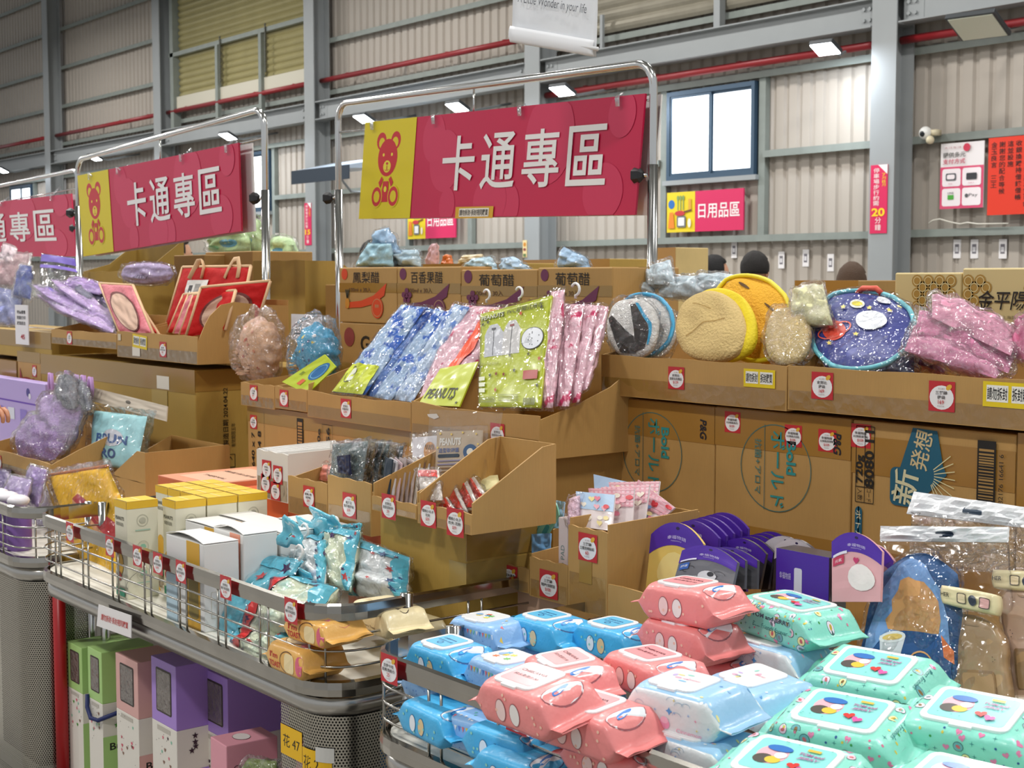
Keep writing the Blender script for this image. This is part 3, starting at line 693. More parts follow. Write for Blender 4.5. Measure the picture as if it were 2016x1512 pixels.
d.text('入数', W * .06, H * .665, .014, K, w=.026, rot=-pi / 2); d.h -= d.st; d.text('コード', W * .12, H * .665, .012, K, w=.028, rot=-pi / 2); d.h -= d.st
d.rrect(W * .03, H * .44, W * .078, H * .61, .011, TQ); d.text('ボトル', W * .054, H * .525, .014, '#d9d0b0', w=.066, rot=-pi / 2, bold=.02)
b0 = W * .26; d.rrect(b0, H * .64, b0 + .075, H * .81, .014, TQ); d.poly([(b0 + .02, H * .78), (b0 + .075, H * .68), (b0 + .13, H * .84), (b0 + .115, H * .985), (b0 + .055, H * .99)], TQ); d.poly([(b0 + .07, H * .66), (b0 + .14, H * .8), (b0 + .12, H * .88)], TQ)
d.text('発想', b0 + .078, H * .895, .045, '#cdb98c', w=.085, rot=pi / 2 - .2, bold=.03); d.h -= d.st; d.text('新', b0 + .038, H * .725, .062, '#d5cfa8', w=.075, rot=pi / 2 - .15, bold=.04); d.h -= d.st
for k in range(9): a = -1.3 + k * .25; d.line([(b0 + .1 + .01 * cos(a), H * .79 + .02 * sin(a)), (b0 + .11 + .05 * cos(a), H * .79 + .07 * sin(a))], .002, '#d9d0a0'); d.h -= d.st
b1 = W * .79; d.rect(b1, H * .62, b1 + .042, H * .965, K); d.rect(b1 + .004, H * .64, b1 + .038, H * .93, '#a8834a'); random.seed(3); v = H * .645
while v < H * .92: q = random.choice((.002, .003, .004)); d.rect(b1 + .004, v, b1 + .038, v + q, K); d.h -= d.st; v += q + random.choice((.002, .003, .004))
d.h += d.st; d.text('949 82176 16641 6', b1 + .055, H * .78, .01, K, w=.13, rot=pi / 2); d.build(t, 'lettering')
pricetag(t, fr, W * .06, H * .93, .052, ('幸福物語', '冰涼眼罩(瑪麗貓)'), '$109')
cbox('detergent box cut by the right edge of the picture, beside the dark teal burst box', 2005, 2230, 852, 0, YR, .42, zbot=ZB)
# trays on top
t, W, H, fr, sd = tray('long shallow tray with round bath bags on the detergent boxes', 1184, 1550, 698, 776, YR - .03, .42, .17, dip=.0)
pricetag(t, fr, W * .44, H * .55, .055, ('史努比', '造型浴用織品'), '$129'); noticelabel(t, fr, W * .87, H * .68, .095, .042)
t, W, H, fr, sd = tray('long shallow tray with the navy lunch bag and pink bags', 1552, 2180, 720, 806, YR - .03, .42, .16, lprof=[(0, .06), (.2, .12), (1, .16)])
pricetag(t, fr, W * .13, H * .6, .06, ('史努比', '提袋'), '169'); pricetag(t, fr, W * .535, H * .56, .062, ('三麗鷗', '提袋'), '169'); noticelabel(t, fr, W * .74, H * .68, .12, .05)
# ---- middle stack
YM = 2.25
t, W, H, fr, sd = cbox('taped brown box with printed numbers under the bonnet trays', 487, 812, 797, 0, YM, .4, m=CB, zbot=ZB, tapes=(('v', 0, 1, .86, 1), ('v', 0, 1, 0, .1)), tm=TAPE2)
d = Deco(fr, .0004, .0018, .5); d.text('640 x 7', W * .04, H * .62, .02, K, w=H * .3, rot=pi / 2, bold=.02); d.h -= d.st; d.text('18074 8', W * .085, H * .62, .022, K, w=H * .34, rot=pi / 2, bold=.02)
d.line([(W * .12, H * .4), (W * .12, H * .96)], .001, K); d.rect(W * .34, H * .6, W * .38, H * .95, K); d.rect(W * .346, H * .68, W * .374, H * .92, '#ad834c')
for k in range(9): d.rect(W * .346, H * (.69 + .024 * k), W * .374, H * (.698 + .024 * k), K); d.h -= d.st
frame(d, W * .5, H * .55, W * .56, H * .93, .0012, K); d.text('1 0e', W * .48, H * .8, .018, K, w=H * .18, rot=pi / 2, bold=.02); d.h -= d.st; d.text('18956', W * .535, H * .76, .02, K, w=H * .3, rot=pi / 2, bold=.02)
d.text('7', W * .95, H * .72, .04, K, w=.02, rot=-pi / 2, bold=.03)
d.build(t, 'lettering'); pricetag(t, fr, W * .045, H * .86, .045, ('三麗鷗', '造型收納'), '$129')
cbox('plain taped box under the raincoat tray', 814, 1062, 835, 0, YM, .45, m=CBD, zbot=ZB, tapes=(('v', 0, 1, .84, 1), ('v', 0, 1, 0, .1)), tm=TAPE2)
t, W, H, fr, sd = tray('small cardboard tray holding the peach bonnet', 474, 540, 752, 797, YM - .02, .3, .1)
pricetag(t, fr, W * .4, H * .6, .05, ('三麗鷗', '浴帽'), '$79')
t, W, H, fr, sd = tray('small cardboard tray holding the blue bonnet', 541, 604, 760, 803, YM - .02, .3, .1)
pricetag(t, fr, W * .3, H * .5, .052, ('迪士尼', '浴帽'), '$79')
t, W, H, fr, sd = tray('cardboard tray of blue raincoat packs', 605, 809, 768, 820, YM - .02, .38, .23, lprof=[(0, .1), (.45, .15), (1, .24)], dip=.006, hr=1)
pricetag(t, fr, W * .4, H * .5, .056, ('史努比', '兒童雨衣'), '$299')
t, W, H, fr, sd = tray('cardboard tray of yellow and pink raincoat packs', 810, 1062, 789, 868, YM - .02, .40, .27, prof=[(0, .1), (.3, .13), (.6, .17), (1, .26)], dip=.008)
pricetag(t, fr, W * .7, H * .45, .058, ('史努比', '造型雨衣(粉)'), '$399')
d = Deco(fr, .0006, .0018); d.poly([(W * .14, H * .72), (W * .22, H * .76), (W * .24, H * .68), (W * .2, H * .62), (W * .15, H * .66)], '#e3ded4'); d.build(t, 'torn_label')
# cartons of bottled drink at the back
YV = 2.78
def vin(label, xl, xr, yt, txt, c1, c2, z1=None):
    t, W, H, fr, sd = cbox(label, xl, xr, yt, 634, YV, .27, m=CB, tapes=(('v', 0, 1, .55, .72),), tm=TAPE2, zbot=1.345)
    d = Deco(fr, .0004, .0018, .5)
    d.disc(W * .1, H * .88, W * .055, c1 if c1 != '#d8491e' else c1); d.text(txt, W * .48, H * .82, H * .2, K, w=W * .5 if len(txt) > 3 else W * .46, bold=.0); d.text('100ml x 30入', W * .38, H * .6, H * .09, '#5a3a2a', w=W * .38)
    d.raw([(W * .12, H * .36), (W * .4, H * .4), (W * .62, H * .5), (W * .84, H * .72), (W * .8, H * .5), (W * .6, H * .34), (W * .4, H * .28), (W * .12, H * .26)], [(0, 1, 6, 7), (1, 2, 5, 6), (2, 3, 4, 5)], c2)
    d.disc(W * .68, H * .28, W * .1, c1, H * .19, 20); d.ring(W * .68, H * .28, W * .085, .002, '#c4a070', H * .16); d.text('醋飲', W * .68, H * .31, H * .06, '#c9a878')
    if c1 == '#d8491e':
        d.disc(W * .16, H * .35, W * .04, '#c98a2e', H * .1)
        for a in (-.5, 0, .5): d.line([(W * .16, H * .44), (W * (.16 + .06 * a), H * .6)], .006, '#2d3326'); d.h -= d.st
    else:
        for i, (a, e) in enumerate(((0, 0), (.05, .02), (-.05, .02), (.025, -.07), (-.025, -.07), (0, .09))): d.disc(W * (.17 + a), H * (.5 + e), W * .032, '#6e2f52', H * .05); d.h -= d.st
    d.build(t, 'lettering'); return t
vin('drink carton printed with a pineapple, leftmost of the four', 668, 781, 527, '鳳梨醋', '#d8491e', '#d8491e')
vin('drink carton printed 100ml with orange and purple swoosh, second of the four', 782, 907, 526, '百香果醋', '#6e2f52', '#6e2f52')
vin('drink carton with grapes print, third of the four', 908, 1058, 531, '葡萄醋', '#6e2f52', '#6e2f52')
vin('drink carton with grapes print, rightmost of the four', 1059, 1206, 527, '葡萄醋', '#6e2f52', '#6e2f52')
for i, (xl, xr) in enumerate(((668, 802), (804, 958), (960, 1108), (1110, 1206))):
    t, W, H, fr, sd = cbox(('drink carton marked Grape under the pineapple carton', 'plain drink carton between the blue and pink raincoat packs', 'plain drink carton hidden behind the raincoat packs', 'plain drink carton at the right end of the lower drink row')[i], xl, xr, 636, 700, YV, .27, ztop=1.343, zbot=.98, tapes=(('v', 0, 1, .45, .6),), tm=TAPE2)
    if i == 0:
        d = Deco(fr, .0004, .0018); d.text('Grape', W * .58, H * .78, H * .2, K, w=W * .5, bold=.02); d.disc(W * .16, H * .86, W * .08, '#8c3a3a'); d.build(t, 'lettering')
cbox('plain dark box low behind the drink cartons', 668, 1206, 760, 0, YV + .01, .25, zbot=ZB, ztop=.978, m=CBD)
# ---- left stack
YL = 2.25
t, W, H, fr, sd = cbox('biggest brown box with taped front and printed date on its side', 80, 383, 696, 0, YL, .5, m=CB2, zbot=ZB, tapes=(('v', 0, 1, .82, 1), ('v', .45, 1, .18, .38)), tm=TAPE2)
d = Deco(sd, .0004, .0018, .5)
d.rect(0, H * .84, .42, H * .99, '#9a7430'); d.h -= d.st; d.rect(0, H * .28, .13, H * .44, '#9a7430'); d.h -= d.st; d.rect(.2, H * .5, .42, H * .64, '#a68540')
d.text('製造日期 2024.04.22', .115, H * .64, .022, '#241c10', w=H * .44, rot=pi / 2, bold=.01); d.h -= d.st; d.text('有效期限五年', .145, H * .5, .018, '#3b2e16', w=H * .18, rot=pi / 2); d.h -= d.st
for i in range(3): frame(d, .095, H * (.05 + .105 * i), .15, H * (.145 + .105 * i), .002, '#2c2413'); d.h -= d.st
d.text('↑↑', .1225, H * .31, .03, '#2c2413', w=.035); d.disc(.1225, H * .215, .018, '#2c2413', .012); d.line([(.1225, H * .17), (.1225, H * .21)], .003, '#2c2413'); d.poly([(.105, H * .13), (.14, H * .13), (.127, H * .09), (.127, H * .065), (.118, H * .065), (.118, H * .09)], '#2c2413')
d.ring(.27, H * .56, .022, .003, '#3a3018', .04, a0=.5, a1=4.5); d.ring(.3, H * .6, .02, .003, '#3a3018', .025, a0=2, a1=6)
d.text('株式会社香港', .36, H * .56, .03, '#2c2413', w=H * .46, rot=-pi / 2, bold=.02); d.build(t, 'lettering')
d = Deco(fr, .0006, .0018); d.rect(W * .79, H * .83, W * .86, H * .93, '#e4ddcf'); d.rect(W * .76, H * .7, W * .85, H * .82, '#b39a5a'); d.build(t, 'paper_scrap')
t, W, H, fr, sd = cbox('narrow box with a red printed fish, left of the biggest brown box', 34, 79, 690, 0, YL, .4, m=CB, zbot=ZB, tapes=(('v', 0, 1, .9, 1),), tm=TAPE2)
d = Deco(fr, .0004, .0018); d.disc(W * .4, H * .72, W * .3, '#97302a', H * .045); d.disc(W * .7, H * .7, W * .12, '#97302a', H * .06, a=.4); d.poly([(W * .1, H * .74), (W * .25, H * .72), (W * .12, H * .85)], '#97302a'); d.build(t, 'lettering')
pricetag(t, fr, W * .75, H * .83, .05, ('三麗鷗', '縮口袋'), '$45')
cbox('box at the left edge beside the red fish box', -60, 32, 700, 0, YL, .4, m=CBD, zbot=ZB)
t, W, H, fr, sd = tray('cardboard tray of lavender drawstring bags', 101, 229, 648, 676, YL - .02, .32, .12)
pricetag(t, fr, W * .3, H * .5, .052, ('三麗鷗', '束口袋'), '$69')
t, W, H, fr, sd = tray('cardboard tray of red quilted tote bags with curved side', 230, 388, 652, 702, YL - .02, .36, .22, prof=[(0, .08), (.08, .14), (.13, .168), (.25, .205), (.4, .215), (.65, .205), (1, .2)], lprof=[(0, .075), (1, .15)], dip=.0)
noticelabel(t, fr, W * .31, H * .66, .125, .05, -.06); pricetag(t, fr, W * .6, H * .44, .055, ('迪士尼', '手提保冷袋'), '$99')
d = Deco(fr, .0006, .0018); d.rect(W * .21, H * .1, W * .31, H * .45, '#e4ddd0'); d.rect(W * .02, H * .65, W * .06, H * .9, '#d9c9ad'); d.build(t, 'torn_label')
cbox('short plain box under the purple bags at the far left', -70, 100, 642, 690, YL, .35, m=CB2, tapes=(('v', 0, 1, .4, 1),), tm=TAPE2)
A = onY(31, 677, YL - .03); t = thing('price_card', 'tall white price card hanging on the boxes, red number 45', 'card', tuple(A))
Wd = onY(56, 677, YL - .03).x - A.x; Hh = onY(31, 600, YL - .03).z - A.z
b = MB(); b.box(0, Wd, 0, .004, 0, Hh); b.build('card', mat('#eae6e8', .4), t); d = Deco(plane_fn((0, 0, 0), (1, 0, 0), (0, 0, 1)), .0005, .001)
for i in range(3): d.text(('特價優惠', '限量打印', '購買請洽')[i], Wd * .5, Hh * (.82 - .14 * i), Hh * .09, '#2a2528', w=Wd * .66, bold=.02)
d.text('45', Wd * .6, Hh * .2, Hh * .12, '#b5202c', w=Wd * .3, bold=.02); d.build(t, 'lettering')
# cartons behind the left stack
t, W, H, fr, sd = tray('tall open carton with slanted top behind the sign stand', 498, 600, 514, 700, 2.95, .45, .8, prof=[(0, .84), (.35, .84), (1, .66)], m=CB2, zb=.735)
cbox('brown carton behind the red tote bags', 404, 497, 497, 600, 3.0, .3, m=CB, topseam=False, tapes=(), zbot=.735)
cbox('small brown carton behind the purple bonnet', 342, 402, 503, 560, 2.9, .25, m=CBD, topseam=False, tapes=(), zbot=.735)
t, W, H, fr, sd = tray('open carton with raised flaps below the teddy of the middle sign', 158, 245, 535, 600, 2.75, .3, .95, m=CB2, prof=[(0, .8), (.5, .84), (1, .95)], zb=.735)
cbox('brown carton between the drink cartons and the slanted carton', 640, 667, 560, 700, 3.0, .3, m=CBD, tapes=(), zbot=.735)
cbox('far tall cardboard box standing beyond the bagged toys', 1290, 1330, 488, 600, 5.6, .26, m=cardmat('#cfb67c', 'cardboard_light'), topseam=False, zbot=.735)
# printed gift cartons at the far right
GOLD = mat('#d9c48c', .5, key='gift_box_paper')
for i, (xl, xr, yt) in enumerate(((1762, 1893, 537), (1895, 2060, 528))):
    t, W, H, fr, sd = cbox(('cream gift carton with gold scallops behind the navy bag', 'cream gift carton with black brush lettering at the right edge')[i], xl, xr, yt, 700, 2.98, .3, m=GOLD, tapes=(), topseam=False, zbot=.735)
    d = Deco(fr, .0005, .0015, .4)
    def scal(u0, v0, nx, ny, r):
        for j in range(ny):
            for k in range(max(1, nx - j // 2)):
                u = u0 + (k + (.5 if j % 2 else 0)) * r * 2; v = v0 - j * r
                if 0 < u - r and u + r < W and v - r > 0 and v + r < H: d.disc(u, v, r * .96, '#b38b3e', n=12); d.ring(u, v, r * .7, r * .14, '#e3cf95', n=12); d.h -= 2 * d.st
        d.h += 2 * d.st
    q = H - .2
    if i == 0: scal(W * .35, q + .18, 6, 5, .016); scal(W * .6, q + .12, 2, 4, .016)
    else:
        scal(W * .08, q + .17, 2, 8, .016); scal(W * .82, q + .185, 3, 5, .016)
        d.text('金平陽', W * .5, q + .125, .045, '#2a221a', w=.13, italic=.2, bold=.02); d.rect(W * .5 + .075, q + .11, W * .5 + .09, q + .14, '#a8322a'); d.text('鹽薑國際興業‧上海購入台灣', W * .5, q + .085, .008, '#5a4a32', w=.15)
    d.build(t, 'pattern')
# more of the row behind, far side of the stall
cbox('low brown carton behind the drink cartons, filled with orange packets', 830, 1000, 520, 640, 3.6, .3, m=CB2, topseam=False, zbot=.735)
cbox('low cardboard box with yellow green top in the back row', 1030, 1200, 512, 640, 4.6, .4, m=CB2, topseam=False, zbot=.735)
cbox('brown box behind the navy lunch bag under a brown haired person', 1565, 1690, 552, 700, 3.9, .4, m=CBD, topseam=False, zbot=.735)
# ================================================================== chrome basket carts
WIRE = mat((.4, .385, .35), .22, 1., key='wire_steel')
CHR2 = mat((.44, .42, .38), .13, 1., var=.25, vscale=9, key='reflection_tinted_chrome')  # dark brownish reflections put into the metal colour, mottled by noise
DECK = mat('#e6e3d6', .35, key='white_shelf')
def rounded(x0, x1, y0, y1, r, n=6, open_back=True, rl=True, rr=True):
    """plan path: back left -> front left -> front right -> back right"""
    p = [(x0, y1)]
    if rl:
        for k in range(n + 1): a = pi + pi / 2 * k / n; p.append((x0 + r + r * cos(a), y0 + r + r * sin(a)))
    else: p.append((x0, y0))
    m = 9
    for k in range(1, m): p.append((x0 + r + (x1 - x0 - 2 * r) * k / m, y0))
    if rr:
        for k in range(n + 1): a = -pi / 2 + pi / 2 * k / n; p.append((x1 - r + r * cos(a), y0 + r + r * sin(a)))
    else: p.append((x1, y0))
    p.append((x1, y1)); return p
def band(b, path, z0, z1, t):
    m = len(path); rings = []
    for i, p in enumerate(path):
        a = path[max(0, i - 1)]; c = path[min(m - 1, i + 1)]; dx, dy = c[0] - a[0], c[1] - a[1]; l = math.hypot(dx, dy); nx, ny = -dy / l * t / 2, dx / l * t / 2
        e = .003; rings.append([(p[0] + nx, p[1] + ny, z0), (p[0] - nx, p[1] - ny, z0 + e), (p[0] - nx * 1.3, p[1] - ny * 1.3, (z0 + z1) / 2), (p[0] - nx, p[1] - ny, z1 - e), (p[0] + nx, p[1] + ny, z1)])
    k = 5; vs = [q for g in rings for q in g]
    fs = [(i * k + j, (i + 1) * k + j, (i + 1) * k + (j + 1) % k, i * k + (j + 1) % k) for i in range(m - 1) for j in range(k)] + [tuple(range(k)), tuple((m - 1) * k + j for j in range(k))[::-1]]
    b.add(vs, fs)
def perfmat():
    m = bpy.data.materials.new('perforated_steel'); m.use_nodes = True; nt = m.node_tree; N = nt.nodes.new; L = nt.links.new; b = nt.nodes['Principled BSDF']
    b.inputs['Base Color'].default_value = (.5, .47, .4, 1); b.inputs['Metallic'].default_value = 1; b.inputs['Roughness'].default_value = .28
    uv = N('ShaderNodeUVMap'); uv.uv_map = 'UVMap'; s = N('ShaderNodeSeparateXYZ'); L(uv.outputs[0], s.inputs[0])
    def M(op, a, b_=None, c=None):
        n = N('ShaderNodeMath'); n.operation = op
        for i, q in enumerate((a, b_, c)):
            if q is None: continue
            if isinstance(q, (int, float)): n.inputs[i].default_value = q
            else: L(q, n.inputs[i])
        return n.outputs[0]
    pt = .0068
    v = M('DIVIDE', s.outputs[1], pt * .866); row = M('FLOOR', v); odd = M('MODULO', row, 2.0)
    u = M('ADD', M('DIVIDE', s.outputs[0], pt), M('MULTIPLY', odd, .5))
    fu = M('SUBTRACT', M('FRACT', u), .5); fv = M('MULTIPLY', M('SUBTRACT', M('FRACT', v), .5), .866)
    dd = M('SQRT', M('ADD', M('MULTIPLY', fu, fu), M('MULTIPLY', fv, fv))); hole = M('LESS_THAN', dd, .3)
    tr = N('ShaderNodeBsdfTransparent'); mx = N('ShaderNodeMixShader'); L(hole, mx.inputs[0]); L(b.outputs[0], mx.inputs[1]); L(tr.outputs[0], mx.inputs[2])
    L(mx.outputs[0], nt.nodes['Material Output'].inputs[0]); return m
PERF = perfmat()
def uvpanel(name, path, z0, z1, parent):
    d = [0]
    for i in range(1, len(path)): d.append(d[-1] + math.hypot(path[i][0] - path[i - 1][0], path[i][1] - path[i - 1][1]))
    b = MB(); vs = []
    for p in path: vs += [(p[0], p[1], z0), (p[0], p[1], z1)]
    b.add(vs, [(2 * i, 2 * i + 2, 2 * i + 3, 2 * i + 1) for i in range(len(path) - 1)]); o = b.build(name, PERF, parent, smooth=True)
    uv = o.data.uv_layers.new(name='UVMap')
    for l in o.data.loops: i = l.vertex_index; uv.data[l.index].uv = (d[i // 2], (z0, z1)[i % 2])
    return o
def cart(label, x0, x1, y0, y1, zf, zr, r=.1, pairs=.3, deckc=DECK, perf=(True, True), frontgap=True):
    t = thing('basket_cart', label, 'cart', (x0, y0, 0)); w_ = x1 - x0; dp = y1 - y0
    path = rounded(0, w_, 0, dp, r)
    b = MB(); inner = rounded(.012, w_ - .012, .012, dp, r - .01); b.prism(inner, lambda u, v, q: V((u, v, q)), zf - .012, zf); b.build('shelf', deckc, t)
    b = MB(); band(b, path, zr - .036, zr, .008); b.build('top_rail', CHR2, t)
    b = MB(); band(b, path, zf - .03, zf + .004, .01); b.build('shelf_rim', CHR2, t)
    b = MB(); band(b, rounded(.015, w_ - .015, .015, dp, r - .01), zf - .07, zf - .03, .02); b.build('lower_rim', mat((.5, .48, .44), .25, 1., key='steel_profile'), t, smooth=True)
    nz = 4; ww = 0
    for k in range(1, nz):
        z = zf + (zr - .03 - zf) * k / nz; b = MB(); b.tube([(p[0], p[1], z) for p in path], .0026, 6); b.build('wire', WIRE, t, smooth=True)
    def at(d):
        q = 0
        for i in range(1, len(path)):
            l = math.hypot(path[i][0] - path[i - 1][0], path[i][1] - path[i - 1][1])
            if q + l >= d: f = (d - q) / l; return (path[i - 1][0] + (path[i][0] - path[i - 1][0]) * f, path[i - 1][1] + (path[i][1] - path[i - 1][1]) * f)
            q += l
        return path[-1]
    tot = sum(math.hypot(path[i][0] - path[i - 1][0], path[i][1] - path[i - 1][1]) for i in range(1, len(path)))
    n = int(tot / (pairs / 2)); dd = .12
    while dd < tot - .05:
        for e in (0, .035):
            p = at(dd + e); b = MB(); b.tube([(p[0], p[1], zf), (p[0], p[1], zr - .028)], .0026, 6); b.build('wire', WIRE, t, smooth=True)
        dd += pairs * .62
    for (xx, yy) in ((.005, .2), (w_ - .005, .2), (.01, dp - .02), (w_ - .01, dp - .02)):
        b = MB(); b.tube([(xx, yy, .02), (xx, yy, zr + .003)], .0135, 10); b.build('post', CHROME(), t, smooth=True)
    for s, on in ((0, perf[0]), (1, perf[1])):
        if not on: continue
        c = w_ - r * .9 if s else r * .9; q = []
        for k in range(11):
            a = -pi / 2 + pi / 2 * k / 10 if s else -pi / 2 - pi / 2 * k / 10
            q.append((c + r * .86 * cos(a), r + r * .86 * sin(a)))
        q.append((q[-1][0], .2)); q = [(c - (.3 if x0 < -5 else .1) if s else c + .1, r - r * .86)] + q; uvpanel('perforated_panel', q, .02, zf - .07, t)
        b = MB(); b.box(c - (.28 if x0 < -5 else .09), c + r * .3, .06, .17, .02, zf - .08); b.build('shade_block', mat('#1d1b18', .7), t)  # added dark block stands for the shade inside, seen through the holes
    b = MB(); b.box(.02, w_ - .02, .02, dp - .02, .06, .085); b.build('bottom_shelf', mat('#b9b5aa', .4), t)
    return t
ZF = .708; ZR = .865
# pixel-derived ends of the carts, all in one row
XL1 = -2.335; AX0 = -3.86; CX1 = -3.95
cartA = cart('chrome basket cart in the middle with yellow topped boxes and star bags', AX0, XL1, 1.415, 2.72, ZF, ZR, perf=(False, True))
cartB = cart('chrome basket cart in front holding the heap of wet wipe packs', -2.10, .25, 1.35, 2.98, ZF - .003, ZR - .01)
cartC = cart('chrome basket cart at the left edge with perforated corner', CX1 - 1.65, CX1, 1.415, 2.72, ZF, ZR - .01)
b = MB(); b.tube([(-3.905, 1.5, 0), (-3.905, 1.5, .69)], .018, 10); tag(b.build('red_post', mat('#a81418', .35), smooth=True), 'bright red upright post between the perforated corner and the hanging box labels', 'post')
# stock tables behind
def table(label, x0, x1, y0, y1, z):
    t = thing('stock_table', label, 'table', (x0, y0, 0)); w_ = x1 - x0; d_ = y1 - y0
    b = MB(); b.box(0, w_, 0, d_, z - .03, z); b.build('tabletop', mat('#b8b2a4', .5), t, bevel=.004)
    for xx in (.04, w_ - .04):
        for yy in (.04, d_ - .04): b = MB(); b.box(xx - .02, xx + .02, yy - .02, yy + .02, 0, z - .03); b.build('leg', STEELD, t)
table('grey stock table carrying the back row of cartons', -8.6, -2.15, 2.74, 3.9, .73)
table('grey stock table under the cream gift cartons', -2.1, -.9, 3.0, 3.9, .73)
table('grey stock table at the far end of the stacks', -9.5, -5.45, 2.0, 2.7, .73)
table('grey stock table beyond the stacks with the tall cardboard box', -9, -2.0, 4.2, 6.3, .73)
# yellow number stickers on the perforated corner
def sticker(px0, py0, px1, py1, txt, dx=0, torn=False):
    return
def wrapfn(cart_w, lead, zz):
    c = cart_w - .09; rr = .086; y0 = .1 - rr
    def f(u, v, h):
        u -= lead
        if u < 0: return V((c + u, y0 - h, zz + v))
        a = -pi / 2 + u / rr; return V((c + (rr + h) * cos(a), .1 + (rr + h) * sin(a), zz + v))
    return f
d = Deco(wrapfn(XL1 - AX0, .1, .5), .0004, .0015)
d.rect(0.0, .03, .085, .092, '#e9b712', 10); d.text('花 47', .043, .061, .026, '#2d2610', w=.066)
d.rect(.088, .012, .165, .066, '#e9b712', 10); d.text('花 2', .115, .038, .028, '#2d2610', w=.044); d.rect(.13, .045, .17, .075, '#cfcdc6', 4); d.build(cartA, 'number_sticker')
d = Deco(wrapfn(1.65, .3, .5), .0004, .0015)
d.rect(.02, .09, .15, .145, '#e9b712', 8); d.text('花48', .085, .118, .026, '#2d2610', w=.09); d.build(cartC, 'number_sticker')
# price tags taped to the rails
railA = plane_fn((0, -.012, ZR - .015), (1, 0, 0), (0, 0, 1)); railB = plane_fn((0, -.012, ZR - .025), (1, 0, 0), (0, 0, 1))
for px in (140, 218, 272, 312, 357, 445, 573):
    x = onZ(px, 1200, 1).x; r_ = ray(px, 1100); x = r_.x * (1.403 / r_.y) - AX0
    pricetag(cartA, railA, x, -.004, .05, ('史努比', '隨行保溫瓶'), '$199')
for px, l, pz in ((768, ('吉伊卡哇', '超柔濕紙巾'), '25'), (1018, ('濕紙巾', '厚型'), '25')):
    r_ = ray(px, 1350); x = r_.x * (1.338 / r_.y) + 2.10; pricetag(cartB, railB, x, -.004, .05, l, pz)
b = MB(); b.box(.0, w_ if False else 0.001, 0, .001, 0, .001)
# plastic sleeve with red warning under the left basket
A = onY(190, 1232, 1.395); t = thing('label_sleeve', 'plastic sleeve with red warning text hanging from the cart rim', 'sign', tuple(A))
q = [onY(190, 1232, 1.395) - A, onY(258, 1256, 1.395) - A, onY(258, 1212, 1.395) - A, onY(194, 1190, 1.395) - A]
b = MB(); b.hexa([q[0], q[1], q[1] + V((0, .002, 0)), q[0] + V((0, .002, 0)), q[3], q[2], q[2] + V((0, .002, 0)), q[3] + V((0, .002, 0))]); b.build('paper', mat('#ebe7e6', .4), t)
d = Deco(quad_fn(*q), .0004, .001); d.text('請勿拆封‧拆封視同購買', .52, .5, .3, '#c0302a', w=.8, bold=.02); d.build(t, 'lettering')
# ================================================================== flat things hung on a quad
def outl_rect(u, v): return (u, v)
def outl_round(u, v):
    x, y = 2 * u - 1, 2 * v - 1; return ((x * sqrt(1 - y * y / 2) + 1) / 2, (y * sqrt(1 - x * x / 2) + 1) / 2)
def outl_super(k):
    def f(u, v):
        a, b_ = outl_round(u, v); return (u * (1 - k) + a * k, v * (1 - k) + b_ * k)
    return f
def outl_dome(k=.25):
    def f(u, v): return (u, v * (1 - k * (2 * u - 1) ** 2 * (1 if v > 0 else 0)))
    return f
def outl_toast(u, v):
    w_ = 1 - .16 * max(0, 1 - abs(v - .0) * 1.7) if v < .6 else 1.0
    if v < .56: w_ = .93
    elif v < .62: w_ = .93 + (v - .56) / .06 * .07
    x = (2 * u - 1) * w_; y = v
    if v > .75: k = (v - .75) / .25; x *= 1 - .12 * k * k; y = v - .1 * k * (2 * u - 1) ** 4 - .04 * k * (2 * u - 1) ** 2
    return ((x + 1) / 2, y)
